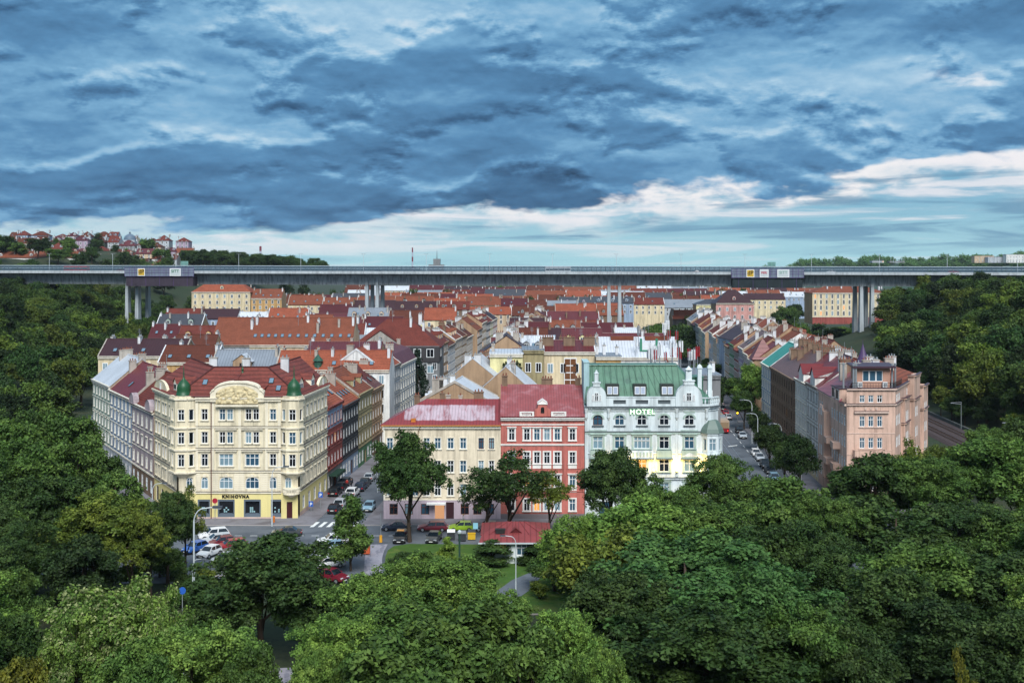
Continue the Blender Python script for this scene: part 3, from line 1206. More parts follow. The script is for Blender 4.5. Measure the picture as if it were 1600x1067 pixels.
    def relief(x, z):
        v = 0
        for bx, bz, br in blobs:
            q = ((x - bx) ** 2 + (z - bz) ** 2) / (br * br)
            if q < 1:
                v = max(v, (1 - q) ** .5 * br * .7)
        return v
    grid = {}
    for i in range(nx + 1):
        x = rx0 + (rx1 - rx0) * i / nx
        ztop = 19.5 + 1.75 * max(0, 1 - ((x - cx) / 3.5) ** 2) ** .5
        for j in range(nz + 1):
            z = rz0 + (ztop - rz0) * j / nz
            grid[i, j] = (x, y0 - .03 - relief(x, z), z)
    for i in range(nx):
        for j in range(nz):
            rb.face([grid[i, j], grid[i + 1, j], grid[i + 1, j + 1], grid[i, j + 1]])
    rb.build('relief_panel', [mat('sand coloured stucco relief', L(212, 196, 156), .9, .12, 1.5, .2)], g)
    # arched gables closing the side facades
    for a, b, u0, u1 in ((A4, B4, .6, 9.6), (A5, B5, 11.5, 18.0)):
        sb = MB()
        q = [(u0, ZC), (u1, ZC)]
        c2, r2 = (u0 + u1) / 2, (u1 - u0) / 2
        arc = [(c2 + r2 * math.cos(PI * i / 10), ZC + .2 + 1.7 * math.sin(PI * i / 10)) for i in range(11)]
        poly = q + arc
        d = (b - a).normalized()
        n = Vector((d.y, -d.x))

        def P(u, v, z):
            p = a + d * u + n * v
            return (p.x, p.y, z)
        sb.face([P(u, .14, z) for u, z in poly])
        sb.face([P(u, -.2, z) for u, z in reversed(poly)])
        for i in range(len(poly)):
            (ua, za), (ub, zb) = poly[i], poly[(i + 1) % len(poly)]
            sb.face([P(ub, .2, zb), P(ua, .2, za), P(ua, -.25, za), P(ub, -.25, zb)])
        so = sb.build('gable', [wm], t)
        put_window(so, P(c2 - 1, .14, 0), P(c2 + 1, .14, 0), 1.0, ZC + .3, .8, 1.1, 'w', inset=-.02, lit=0)
    mb.build('wall', [wm, tm, gm, stone], t)
    tb.build('moulding', [tm, dm], t)
    # roof with two wings
    e = .6
    FL, FR = Vector((-.5, -.3)), Vector((19.3, 0))
    eL, eR = LB + Vector((-.5, .2)), RB + Vector((.5, 0))
    rl, rr_ = Vector((4.3, 5.2)), Vector((13.1, 5.2))
    rlb, rrb = LB + Vector((5.5, 3.0)), RB + Vector((-4.8, .3))
    Z0, Z1, Z2 = 19.5, 23.7, 24.2
    V = lambda p, z: (p.x, p.y, z)
    rb = MB()
    slab_quad(rb, [V(FL, Z0), V(FR, Z0), V(rr_, Z1), V(rl, Z1)])
    slab_quad(rb, [V(eL, Z0), V(FL, Z0), V(rl, Z1), V(rlb, Z2)])
    slab_quad(rb, [V(FR, Z0), V(eR, Z0), V(rrb, Z2), V(rr_, Z1)])
    slab_quad(rb, [V(rl, Z1), V(rr_, Z1), V(I2 + Vector((0, -9)), Z0 + 1), V(I1 + Vector((2, -9)), Z0 + 1)])
    slab_quad(rb, [V(rlb, Z2), V(rl, Z1), V(I1 + Vector((2, -9)), Z0 + 1), V(I1, Z0)])
    slab_quad(rb, [V(rr_, Z1), V(rrb, Z2), V(I2, Z0), V(I2 + Vector((0, -9)), Z0 + 1)])
    # hipped roof behind the central gable
    pk = Vector((cx, 3.6))
    slab_quad(rb, [(gx0 + .3, .2, 20.3), (cx, .3, 22.0), (pk.x, pk.y, 22.9), (gx0 - .4, 2.4, 21.2)][::-1])
    slab_quad(rb, [(cx, .3, 22.0), (gx1 - .3, .2, 20.3), (gx1 + .4, 2.4, 21.2), (pk.x, pk.y, 22.9)][::-1])
    ro = rb.build('roof', [roofm], t)
    hb = MB()
    for a, b in ((V(rl, Z1 + .05), V(rr_, Z1 + .05)), (V(FL, Z0), V(rl, Z1 + .05)), (V(FR, Z0), V(rr_, Z1 + .05)), (V(rl, Z1), V(rlb, Z2 + .05)), (V(rr_, Z1), V(rrb, Z2 + .05))):
        hb.tube([a, b], .14, 6)
    hb.build('ridge_tiles', [mat('dark ridge tile', L(72, 34, 32), .7, .15)], ro)
    gt = MB()
    gt.tube([V(FL, Z0 + .05), (5.0, -.3, Z0 + .05)], .14, 6)
    gt.tube([(13.7, -.25, Z0 + .05), V(FR, Z0 + .05)], .14, 6)
    gt.tube([(5.2, -.18, 19.3), (5.2, -.18, .1)], .07, 6)
    gt.build('gutter', [mat('brown-red gutter', L(92, 44, 44), .5, .1)], t)
    for x, y in ((.6, .7), (18.2, .7)):
        onion(ro, x, y, ZC + .3, green)
    fin = MB()
    fin.lathe([(.3, 22.6), (.28, 22.9), (.1, 23.2), (.22, 23.5), (.05, 23.9), (.02, 25.0)], cx, 3.4, 8)
    fin.build('finial', [green], ro)
    # eyebrow dormers on the wings
    for p, rz in ((Vector((-1.6, 3.6)), RD(-60)), (Vector((18.6, 4.6)), RD(80)), (Vector((19.4, 11)), RD(84))):
        dormer(ro, p.x, p.y, 20.0, roofm, tm, rz, 2.2, 1.3, 3.0)
    for x, f in ((3.6, .45), (14.2, .5), (15.6, .25)):
        skylight(ro, (x, 5.2 * f, 19.5 + 4.2 * f + .12), math.atan2(4.2, 5.2), 0, .8, 1.2)
    for x, y, z in ((3.2, 9, 22.3), (15.2, 8.5, 22.0), (9, 7.5, 22.0)):
        chimney(ro, x, y, z, 24.9, 'w', 1.3, .6)
    sg = lettering('KNIHOVNA', .66, BLACK, t, (9.05, -.06, 3.42), (PI / 2, 0, 0), .05, bold=.04, space=1.3)
    sg.scale = (1.02, 1, 1)
    return t


library_house()


# ------------------------------------------------------------------ yellow corner house
def yellow_house():
    O = Vector((-20.4, 183.0))
    t = thing('corner_house', 'plain pale cream corner house with worn pink and white tin roof', 'house', (O.x, O.y, 0))
    wm = mat('pale cream plaster', L(232, 218, 192), .9, .15, .25, .36, bump=.1)
    lil = mat('lilac grey ground floor plaster', L(192, 176, 186), .9, .08, .5, .2)
    W, D, ZE = 18.6, 13.0, 14.9
    A, B = Vector((0, 0)), Vector((W, 0))
    mb, tb = MB(), MB()
    us = [1.0, 3.0, 5.0, 6.85, 8.6, 10.65, 12.65, 15.5, 17.15]
    rc = []
    for z, h in ((11.2, 1.75), (7.45, 1.9), (3.75, 1.9)):
        for i, u in enumerate(us):
            w = 1.0 if i < 7 else .85
            rc.append((u - w / 2, u + w / 2, z, z + h))
            st = 'b' if (i >= 7 and z > 11) else 'w'
            put_window(t, A, B, u, z, w, h, st, lit=0.0, glass=1 if z > 11 and i < 7 else None)
            surround(tb, A, B, u, z, w, h, .1, .05, 0, False, True)
    doors = [(10.55, 1.25, 2.75), (8.9, 1.5, 2.4)]
    for u, w, h in doors:
        rc.append((u - w / 2, u + w / 2, .02, h))
    for u in (1.6, 4.0, 6.6, 12.9, 14.9, 16.9):
        rc.append((u - .65, u + .65, .8, 2.5))
        put_window(t, A, B, u, .8, 1.3, 1.7, 'b', lit=0)
    facade(mb, A, B, 0, ZE, rc, 0, None, .2, ([3.1], lambda z: 1 if z < 3.1 else 0))
    dr = Vector((.079, 1.0)).normalized()
    BL = Vector((0, 0)) + dr * D
    for a, b in ((B, Vector((W, D))), (Vector((W, D)), BL), (BL, A)):
        facade(mb, a, b, 0, ZE, [], 0, None, .2, ([3.1], lambda z: 1 if z < 3.1 else 0))
    mb.build('wall', [wm, lil], t)
    tb.obox(A, B, 0, .3, ZE - .45, ZE - .1)
    tb.obox(A, B, 0, .5, ZE - .1, ZE + .08)
    tb.obox(A, B, 0, .06, 3.06, 3.2)
    tb.obox(along(A, B, -.0), along(A, B, .25), 0, .05, 3.2, ZE - .45)
    tb.build('moulding', [mat('off white moulding', L(232, 226, 210), .85, .06)], t)
    ob = MB()
    ob.box(-.3, W, -.58, -.44, ZE - .02, ZE + .14)
    ob.build('gutter', [mat('orange-brown gutter', L(190, 130, 60), .5, .1)], t)
    pipe = MB()
    pipe.tube([(5.9, -.55, ZE), (5.5, -.12, ZE - 1.0), (5.5, -.12, 3)], .06, 6)
    pipe.build('downpipe', [mat('rusty downpipe', L(110, 78, 48), .5, .1)], t)
    d = MB()
    d.box(10.55 - .62, 10.55 + .62, .12, .2, .02, 2.75)
    d.box(10.55 - .02, 10.55 + .02, .1, .12, .1, 2.6)
    d.build('door', [mat('dark brown door', L(58, 34, 40), .5, .1)], t)
    d = MB()
    d.box(8.15, 9.65, .12, .2, .02, 2.4)
    d.build('shop_door', [mat('lit shop front', L(255, 190, 140), emit=.25)], t)
    aw = MB()
    aw.box(6.9, 9.9, -1.3, -.02, 2.55, 2.75)
    aw.build('awning', [WHITE], t)
    rb = MB()
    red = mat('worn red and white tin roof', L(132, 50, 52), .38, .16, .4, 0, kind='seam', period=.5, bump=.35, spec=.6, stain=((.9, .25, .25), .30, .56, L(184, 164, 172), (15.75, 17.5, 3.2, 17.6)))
    zr = 18.4
    lo = ZE + .12
    a, b = (6.3, 6.5, zr), (W + .1, 6.5, zr)
    slab_quad(rb, [(-.55, -.55, lo), (W + .1, -.55, lo), b, a], .15)
    slab_quad(rb, [(-.55 + 1.0, D + .4, lo), (-.55, -.55, lo), a], .15)
    slab_quad(rb, [(W + .1, D + .4, lo), (.5, D + .4, lo), a, b], .15)
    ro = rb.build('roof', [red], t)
    for x, y, z1, w, st in ((8.9, 6.7, 19.2, .8, 'b'), (14.9, 6.9, 19.4, 1.6, 'b'), (9.9, 7.1, 18.9, .7, 'p'), (11.9, 7.0, 18.8, .6, 'p'), (4.8, 6.4, 18.9, .9, 'b')):
        chimney(ro, x, y, 17.0, z1, st, w, .6)
    v = MB()
    v.box(-.35, .35, -.3, .3, 0, .5)
    v.box(-.42, .42, -.36, .36, .5, .58)
    vo = v.build('roof_hatch', [mat('orange painted hatch', L(196, 120, 48), .6)], ro)
    vo.location = (4.7, .6, 15.35)
    return t


yellow_house()


# ------------------------------------------------------------------ red house
def red_house():
    O = Vector((-1.8, 183.05))
    t = thing('town_house', 'salmon red four-storey house with white window frames and crimson tin roof', 'house', (O.x, O.y, 0))
    wm = mat('salmon red plaster', L(190, 112, 102), .9, .18, .3, .38, bump=.1)
    wt = mat('white window surround', L(236, 234, 228), .85, .06, .6, .15)
    W, D, ZE = 13.3, 13.5, 16.3
    A, B = Vector((0, 0)), Vector((W, 0))
    mb, tb = MB(), MB()
    us = [1.75, 4.15, 5.75, 7.35, 9.0, 11.4]
    rc = []
    for k, (z, h) in enumerate(((12.55, 1.85), (8.85, 1.85), (5.1, 1.9), (1.35, 1.9))):
        for i, u in enumerate(us):
            rc.append((u - .48, u + .48, z, z + h))
            lit = 1.0 if (k == 2 and i in (1, 2, 3)) or (k == 3 and i == 2) else 0
            put_window(t, A, B, u, z, .96, h, 'w', lit=lit, glass=4 if lit else None)
            surround(tb, A, B, u, z, .96, h, .2, .07, 0, k in (0, 2), True)
            if k in (1, 2):
                tb.obox(along(A, B, u - .68), along(A, B, u + .68), 0, .06, z - .75, z - .12)
    facade(mb, A, B, 0, ZE, rc, 0, None, .2, ([.9], lambda z: 1 if z < .9 else 0))
    for a, b in ((B, Vector((W, D))), (Vector((W, D)), Vector((0, D))), (Vector((0, D)), A)):
        facade(mb, a, b, 0, ZE, [], 0)
    mb.face([(0, 0, ZE), (W, 0, ZE), (W, D, ZE), (0, D, ZE)], 0)
    mb.build('wall', [wm, mat('grey stone plinth', L(120, 112, 116), .85, .12)], t)
    for z0, z1, p in ((ZE - 1.3, ZE - 1.15, .1), (ZE - .55, ZE - .25, .35), (ZE - .25, ZE - .02, .55), (11.75, 11.9, .14), (11.9, 12.0, .2), (4.45, 4.6, .12), (8.0, 8.1, .08)):
        tb.obox(A, B, 0, p, z0, z1, 0 if z0 > 11 else 1)
    for u in (.35, 2.95, 10.2, 12.95):
        tb.obox(along(A, B, u - .22), along(A, B, u + .22), 0, .07, 4.7, 11.7, 1)
    tb.build('moulding', [wt, wm], t)
    rb = MB()
    cr = mat('crimson tin roof with pale faded patches', L(140, 70, 70), .36, .2, .5, 0, kind='seam', period=.42, bump=.4, spec=.7, stain=((.35, .5, .5), .46, .72, L(164, 112, 116)))  # paler faded patches mixed into the red at random
    zr = 20.7
    s = (zr - ZE) / 7.6
    slab_quad(rb, [(-.05, -.4, ZE + .05), (W + .05, -.4, ZE + .05), (W + .05, 7.6, zr), (-.05, 7.6, zr)], .15)
    slab_quad(rb, [(W + .05, D + .3, ZE + 1), (-.05, D + .3, ZE + 1), (-.05, 7.6, zr), (W + .05, 7.6, zr)], .15)
    ro = rb.build('roof', [cr], t)
    ev = MB()
    ev.box(0, W, -.62, -.48, ZE - .02, ZE + .12)
    ev.build('gutter', [mat('dark red gutter', L(96, 22, 30), .5, .1)], t)
    # attic gable with a pediment between two balustrades
    g = MB()
    out = [(5.4, 16.4), (7.9, 16.4), (7.9, 17.3), (7.45, 17.6), (7.3, 18.3), (6.0, 18.3), (5.85, 17.6), (5.4, 17.3)]
    g.face([(x, -.3, z) for x, z in out])
    g.face([(x, 1.4, z) for x, z in reversed(out)])
    for i in range(len(out)):
        (xa, za), (xb, zb) = out[i], out[(i + 1) % len(out)]
        g.face([(xb, -.3, zb), (xa, -.3, za), (xa, 1.4, za), (xb, 1.4, zb)])
    go = g.build('attic_gable', [wm], t)
    pd = MB()
    pd.box(5.85, 7.45, -.42, 1.5, 18.3, 18.42)
    pd.face([(5.9, -.35, 18.42), (7.4, -.35, 18.42), (6.65, -.35, 18.95)])
    pd.face([(5.85, -.4, 18.45), (6.65, -.4, 19.02), (6.65, 2.2, 19.02), (5.85, 2.2, 18.45)][::-1])
    pd.face([(7.45, -.4, 18.45), (7.45, 2.2, 18.45), (6.65, 2.2, 19.02), (6.65, -.4, 19.02)][::-1])
    pd.build('pediment', [wt], go)
    put_window(go, (6.15, -.3), (7.15, -.3), .5, 16.95, .55, .95, 'd1', inset=-.02, arch=True, glass=3)
    for x0, x1 in ((3.0, 5.3), (8.0, 10.4)):
        b2 = MB()
        b2.box(x0, x1, -.45, -.15, 16.3, 16.5)
        b2.box(x0, x1, -.47, -.13, 17.0, 17.15)
        for e in (x0, x1 - .3):
            b2.box(e, e + .3, -.46, -.14, 16.5, 17.0)
        k = int((x1 - x0 - .6) / .2)
        for i in range(k):
            xx = x0 + .35 + i * .2
            b2.lathe([(.05, 16.5), (.08, 16.65), (.05, 16.85), (.06, 17.0)], xx, -.3, 6)
        b2.build('balustrade', [wt], t)
    chimney(ro, 7.6, 7.8, 19.2, 21.5, 'b', 1.8, .7)
    chimney(ro, .6, 7.4, 19.0, 22.0, 'b', .9, .6)
    chimney(ro, 12.7, 7.6, 19.0, 21.6, 'b', .9, .6)
    return t


red_house()


# ------------------------------------------------------------------ hotel
def hotel():
    O = Vector((11.6, 183.2))
    t = thing('hotel', 'pale mint hotel with green copper mansard, round gables and warm facade lights', 'hotel', (O.x, O.y, 0))
    wm = mat('hotel pale mint plaster', L(216, 226, 228), .9, .14, .3, .36, bump=.1)
    gr = mat('hotel sage green stucco', L(168, 188, 178), .88, .1, .6, .2)
    cop = mat('green copper roof sheet', L(78, 120, 98), .42, .2, .35, .18, kind='seam', period=1.0, bump=.5, spec=.5, stain=((.35, .35, .2), .5, .72, L(56, 88, 80)))
    dk = mat('dark grey ledge', L(88, 96, 100), .7, .15)
    W, D, ZE = 19.6, 14.0, 17.8
    A, B = Vector((0, 0)), Vector((W, 0))
    mb, tb = MB(), MB()
    us = [2.05, 5.5, 9.05, 12.6, 16.6]
    rc = []
    rows = [(14.95, 1.6), (11.2, 1.95), (7.55, 1.95), (3.9, 1.9)]
    for k, (z, h) in enumerate(rows):
        for i, u in enumerate(us):
            w = 1.55 if k else 1.5
            if k == 1 and i == 2:
                w = 2.6
            rc.append((u - w / 2, u + w / 2, z, z + h))
            put_window(t, A, B, u, z, w, h, 'w' if (k, i) != (0, 0) else 'b', arch=(k == 0), lit=0, glass=(4 if (k == 2 and i == 2) else None))
            if k == 0:
                for sgn in (-1, 1):
                    r = w / 2
                    rv = arch_rise(w, h)
                    pts = [(u + sgn * r, .1, z + h)] + [(u + sgn * r * math.cos(PI / 2 * j / 8), .1, z + h - rv + rv * math.sin(PI / 2 * j / 8)) for j in range(9)]
                    for qa, qb in zip(pts[1:], pts[2:]):
                        mb.face([pts[0], qa, qb] if sgn < 0 else [pts[0], qb, qa], 0)
                for j in range(10):
                    a0, a1 = PI * j / 10, PI * (j + 1) / 10
                    ri, ro_ = w / 2 + .02, w / 2 + .3
                    zc = z + h - rv
                    vi, vo = rv + .02, rv + .3
                    q = [(u + ro_ * math.cos(a0), zc + vo * math.sin(a0)), (u + ro_ * math.cos(a1), zc + vo * math.sin(a1)), (u + ri * math.cos(a1), zc + vi * math.sin(a1)), (u + ri * math.cos(a0), zc + vi * math.sin(a0))]
                    tb.face([(x, -.09, zz) for x, zz in reversed(q)], 1)
                    tb.face([(q[0][0], 0, q[0][1]), (q[0][0], -.09, q[0][1]), (q[1][0], -.09, q[1][1]), (q[1][0], 0, q[1][1])], 1)
                tb.obox(along(A, B, u - .95), along(A, B, u + .95), 0, .2, z - .2, z - .02, 2)
                if i in (0, 2, 4):
                    tb.obox(along(A, B, u - 1.4), along(A, B, u + 1.4), 0, .05, z - 1.7, z - .75, 1)
                    tb.obox(along(A, B, u - .9), along(A, B, u + .9), 0, .05, z + h + .35, z + h + 1.1, 1)
            else:
                surround(tb, A, B, u, z, w, h, .3, .1, 1, True, True)
                if k == 1:
                    tb.obox(along(A, B, u - w / 2 - .45), along(A, B, u + w / 2 + .45), 0, .3, z - 1.5, z - .25, 0 if i == 2 else 1)
                    tb.obox(along(A, B, u - w / 2 - .6), along(A, B, u + w / 2 + .6), 0, .45, z - 1.65, z - 1.5, 2)
                    if i in (0, 4):
                        lo, hi = along(A, B, u - 1.3), along(A, B, u + 1.3)
                        tb.face([(lo[0], -.32, z - 1.2), (hi[0], -.32, z - 1.2), (u, -.32, z - .55)], 0)
                    if i == 2:
                        for j in range(6):
                            xx = u - 1.4 + j * .56
                            tb.box(xx - .12, xx + .12, -.36, -.3, z - 1.2, z - .5, 1)
    for u in (3.2, 6.8, 10.6, 14.6):
        rc.append((u - .9, u + .9, .4, 2.8))
        put_window(t, A, B, u, .4, 1.8, 2.4, 'd', lit=0)
    facade(mb, A, B, 0, ZE, rc, 0, 1, .22)
    # right side wall receding along the tram street, and the rear
    dr = Vector((.072, 1.0)).normalized()
    Cc = Vector((W + 1.9, 1.8))
    Rb = Cc + dr * (D - 1.8)
    B_ = Vector((W, 0))
    rc = []
    for z, h in rows:
        rc.append((.8, 1.8, z, z + h))
    facade(mb, B_, Cc, 0, ZE, [], 0)
    for a, b in ((Cc, Rb), (Rb, Vector((0, D))), (Vector((0, D)), A)):
        facade(mb, a, b, 0, ZE, [], 0)
    mb.face([(0, 0, ZE), (W, 0, ZE), (Cc.x, Cc.y, ZE), (Rb.x, Rb.y, ZE), (0, D, ZE)], 0)
    for (a, b) in ((A, B), (B_, Cc)):
        for z0, z1, p, m in ((ZE - .2, ZE, .35, 0), (ZE, ZE + .16, .5, 2), (13.85, 14.0, .2, 2), (13.55, 13.85, .14, 1), (10.4, 10.55, .1, 0), (6.4, 6.6, .3, 0), (6.6, 6.68, .36, 2)):
            tb.obox(a, b, 0, p, z0, z1, m)
        tb.obox(a, b, 0, .14, ZE - .6, ZE - .45, 0)
    for u in (.2, 3.75, 14.6, 19.35):
        tb.obox(along(A, B, u - .22), along(A, B, u + .22), 0, .12, 6.8, ZE - .2, 0)
        tb.lathe([(.1, ZE - 2.0), (.26, ZE - 1.6), (.2, ZE - 1.0), (.32, ZE - .2)], u, -.15, 8, 0)
    # parapet with long openings
    par = MB()
    rcp = [(x - 4.4, x - 2.4, ZE + .5, ZE + 1.15) for x in (5.5, 9.05, 12.6)]
    facade(par, (3.4, -.1), (15.0, -.1), ZE + .16, ZE + 1.55, rcp, 0, 0, .3)
    facade(par, (15.0, .25), (3.4, .25), ZE + .16, ZE + 1.55, [(14.0 - x, 16.0 - x, ZE + .5, ZE + 1.15) for x in (5.5, 9.05, 12.6)], 0, 0, .05)
    par.box(3.4, 15.0, -.18, .32, ZE + 1.55, ZE + 1.68)
    for x in (5.5, 9.05, 12.6):
        par.box(x - 1.0, x + 1.0, .1, .14, ZE + .5, ZE + 1.15, 1)
    par.build('parapet', [wm, dk], t)
    # two round gables with their pinnacles
    for gx0, gx1, zt, pz in ((.3, 3.35, 21.2, 23.4), (14.4, 18.6, 21.5, 24.0)):
        g = MB()
        cx, r = (gx0 + gx1) / 2, (gx1 - gx0) / 2
        zb = zt - r
        out = [(gx0, ZE + .16), (gx1, ZE + .16)] + [(cx + r * math.cos(PI * i / 14), zb + r * math.sin(PI * i / 14)) for i in range(15)]
        g.face([(x, -.25, z) for x, z in out])
        g.face([(x, .6, z) for x, z in reversed(out)])
        for i in range(len(out)):
            (xa, za), (xb, z_b) = out[i], out[(i + 1) % len(out)]
            g.face([(xb, -.3, z_b), (xa, -.3, za), (xa, .65, za), (xb, .65, z_b)])
        pw = .55 if gx0 < 5 else .85
        g.box(cx - pw, cx + pw, -.35, .5, zt - .15, zt + .45)
        g.box(cx - pw - .12, cx + pw + .12, -.45, .6, zt + .45, zt + .6)
        g.box(cx - pw * .55, cx + pw * .55, -.25, .4, zt + .6, pz - .3)
        g.lathe([(pw * .7, pz - .3), (pw * .75, pz - .2), (pw * .4, pz), (.05, pz + .35)], cx, .05, 8)
        go = g.build('gable', [wm], t)
        k = r / 2.1
        put_window(go, (cx - 1, -.25), (cx + 1, -.25), 1.0, ZE + 1.0, .7 * k + .1, 1.35, 'w', inset=-.02, glass=0)
        for s in (-1, 1):
            put_window(go, (cx - 1, -.25), (cx + 1, -.25), 1.0 + s * .78 * k, ZE + 1.0, .34, 1.1, 'w1', inset=-.02, arch=True, glass=0)
    # corner balustrade
    bb = MB()
    for a, b in (((18.6, -.1), (W + .1, -.1)), ((W + .1, -.1), (Cc.x + .1, Cc.y - .1))):
        bb.obox(a, b, -.3, 0, ZE + .16, ZE + .5)
        bb.obox(a, b, -.34, .04, ZE + 1.4, ZE + 1.55)
        ln = (Vector(b) - Vector(a)).length
        k = max(2, int(ln / .45))
        for i in range(k + 1):
            p = along(a, b, ln * i / k)
            bb.lathe([(.12, ZE + .5), (.16, ZE + .8), (.1, ZE + 1.2), (.14, ZE + 1.4)], p[0], p[1] + .15, 6)
    bb.build('balustrade', [wm], t)
    # corner bay under a helmet roof
    by = MB()
    pts = [Vector((18.6, 0)), Vector((19.3, -1.0)), Vector((21.0, -.9)), Vector((21.9, .2)), Vector((21.6, 2.0)), Vector((19, 2.0))]
    for i in range(4):
        a, b = pts[i], pts[i + 1]
        ln = (b - a).length
        ww = (0, 1.15, 0, 0)[i] or (.6 if i != 3 else 0)
        r_ = []
        if ww:
            for z, h in ((11.0, 1.9), (7.4, 1.9)):
                r_.append((ln / 2 - ww / 2, ln / 2 + ww / 2, z, z + h))
        facade(by, a, b, 6.2, 13.8, r_, 0, 1, .18)
        for z in (10.3, 13.5):
            by.obox(a, b, 0, .16, z, z + .22)
    by.face([(p.x, p.y, 6.2) for p in reversed(pts)])
    bo = by.build('corner_bay', [wm, gr], t)
    for i in range(4):
        a, b = pts[i], pts[i + 1]
        ln = (b - a).length
        ww = (.6, 1.15, .6, 0)[i]
        if ww:
            for z, h in ((11.0, 1.9), (7.4, 1.9)):
                put_window(bo, a, b, ln / 2, z, ww, h, 'w' if ww > .9 else 'w1', lit=0)
    hr = MB()
    c = Vector((20.3, .6))
    for (s0, z0), (s1, z1) in zip([(1.18, 13.75), (1.05, 14.4), (.85, 15.0)], [(1.05, 14.4), (.85, 15.0), (.55, 15.7)]):
        n = len(pts)
        for i in range(n):
            a, b = pts[i], pts[(i + 1) % n]
            q = [c + (a - c) * s0, c + (b - c) * s0, c + (b - c) * s1, c + (a - c) * s1]
            hr.face([(q[0].x, q[0].y, z0), (q[1].x, q[1].y, z0), (q[2].x, q[2].y, z1), (q[3].x, q[3].y, z1)])
    hr.face([((c + (p - c) * .55).x, (c + (p - c) * .55).y, 15.7) for p in pts])
    hr.build('bay_roof', [mat('dull green bay roof', L(92, 112, 104), .5, .15, spec=.5)], bo)
    mb.build('wall', [wm, gr], t)
    tb.build('moulding', [wm, gr, dk], t)
    # copper mansard
    rb = MB()
    z0, z1 = ZE + .5, 23.9
    x0, x1 = .6, 15.4
    sl = [(.1, .9, z0), (W - .4, .9, z0), (x1, 5.6, z1), (x0 + .2, 5.6, z1)]
    slab_quad(rb, sl, .2)
    slab_quad(rb, [(W - .4, .9, z0), (Cc.x - .4, 3.0, z0), (Rb.x - .6, D, z0), (x1 + 1, D, z1 - .2), (x1, 5.6, z1)], .2)
    slab_quad(rb, [(x0 + .2, 5.6, z1), (x1, 5.6, z1), (x1 + 1, D, z1 - .2), (x0, D, z1 - .2)], .2)
    slab_quad(rb, [(.1, D, z0), (.1, .9, z0), (x0 + .2, 5.6, z1), (x0, D, z1 - .2)], .2)
    rb.tube([(x0, 5.5, z1 + .06), (x1, 5.5, z1 + .06)], .12, 6)
    ro = rb.build('roof', [cop], t)
    seams = MB()
    for i in range(15):
        f = (i + .5) / 15
        a = Vector((.1 + (W - .5) * f, .9, z0 + .03))
        b = Vector((x0 + .2 + (x1 - x0 - .2) * f, 5.6, z1 + .03))
        if a.x < W - 3:
            seams.tube([a, b], .035, 4)
    seams.build('standing_seams', [mat('dark copper seam', L(66, 100, 84), .5, .1)], ro)
    for x in (4.55, 8.95, 13.3):
        db = MB()
        db.box(-1.05, 1.05, -.1, 1.8, 0, 1.75, 0)
        db.box(-1.05, 1.05, -.22, 1.9, 1.75, 1.87, 0)
        for a, b in ((-.85, -.06), (.06, .85)):
            db.box(a, b, -.14, -.1, .25, 1.5, 1)
            db.face([(a + .1, -.145, .35), (b - .1, -.145, .35), (b - .1, -.145, 1.4), (a + .1, -.145, 1.4)], 2)
        o = db.build('dormer', [mat('dark bronze dormer', L(62, 66, 62), .5, .1), WHITE, mat('pale curtained dormer glass', L(176, 186, 206), .2, .1, spec=.6)], ro)
        o.location = (x, 1.75, z0 + 1.1)
    pl = MB()
    for x, y in ((18.9, 4.2), (20.6, 4.4)):
        pl.box(x - .32, x + .32, y - .32, y + .32, ZE, 23.6)
        pl.box(x - .42, x + .42, y - .42, y + .42, 23.6, 23.85)
        pl.lathe([(.4, 23.85), (.38, 24.0), (.05, 24.3)], x, y, 8)
        pl.box(x - .12, x + .12, y - .34, y - .32, 22.9, 23.3)
    pl.build('chimney', [wm], ro)
    lt = MB()
    lt.box(.0, .9, 3.0, 9.0, 17.8, 24.6)
    lt.box(-.05, .95, 2.9, 9.1, 24.6, 24.75)
    lt.build('fire_wall', [mat('pale teal plaster', L(170, 200, 204), .85, .1, .5, .25)], t)
    ut = MB()
    ut.box(16.5, 19.8, 6.0, 10.0, ZE, 21.9)
    ut.box(16.4, 20.0, 5.9, 10.1, 21.9, 22.05)
    ut.build('roof_annex', [cop], ro)
    # lit sign and facade lights
    s = thing('hotel_sign', 'glowing green and white HOTEL letters high on the mint facade', 'sign', (O.x + 9.1, O.y - .2, 16.72))
    g = lettering('HOTEL', 1.2, mat('green letter halo glow', L(30, 190, 80), emit=.34), s, (0, 0, 0), (PI / 2, 0, 0), .03, 'letter_halo', .075, space=1.22)  # green halo of light shaped as wider glowing letters behind the white ones
    g2 = lettering('HOTEL', 1.2, mat('white lit letter', L(240, 255, 236), emit=1.1), s, (0, -.06, 0), (PI / 2, 0, 0), .03, 'letter_face', .008, space=1.22)
    for o in (g, g2):
        o.scale = (.92, .9, 1)
    labels = ['wall lamp left of the first hotel bay above the tree', 'wall lamp between the left and middle hotel windows', 'bright wall lamp beside the third-floor hotel window', 'wall lamp right of the fourth hotel window column', 'wall lamp next to the hotel corner bay']
    for i, (x, z) in enumerate(((3.75, 7.6), (7.2, 7.6), (10.9, 7.6), (14.6, 7.6), (18.3, 7.6))):
        o = thing('wall_lamp', labels[i], 'lamp', (O.x + x, O.y - .12, z), 0, 'lit wall lamps on the hotel')
        b = MB()
        b.box(-.1, .1, -.5, .1, -.05, .03)
        b.build('bracket', [DARKMETAL], o)
        b = MB()
        b.lathe([(.06, .03), (.2, .12), (.2, .42), (.08, .52)], 0, -.4, 8)
        b.build('lamp_glass', [mat('warm lamp glass', L(255, 226, 130), emit=2.2)], o)
        ld = bpy.data.lights.new('warm_lamp', 'POINT')
        ld.energy = 75
        ld.color = (1.0, .62, .13)
        ld.shadow_soft_size = .25
        lo = link('lamp_light', ld, o, (0, -.9, 1.3))
    return t


hotel()


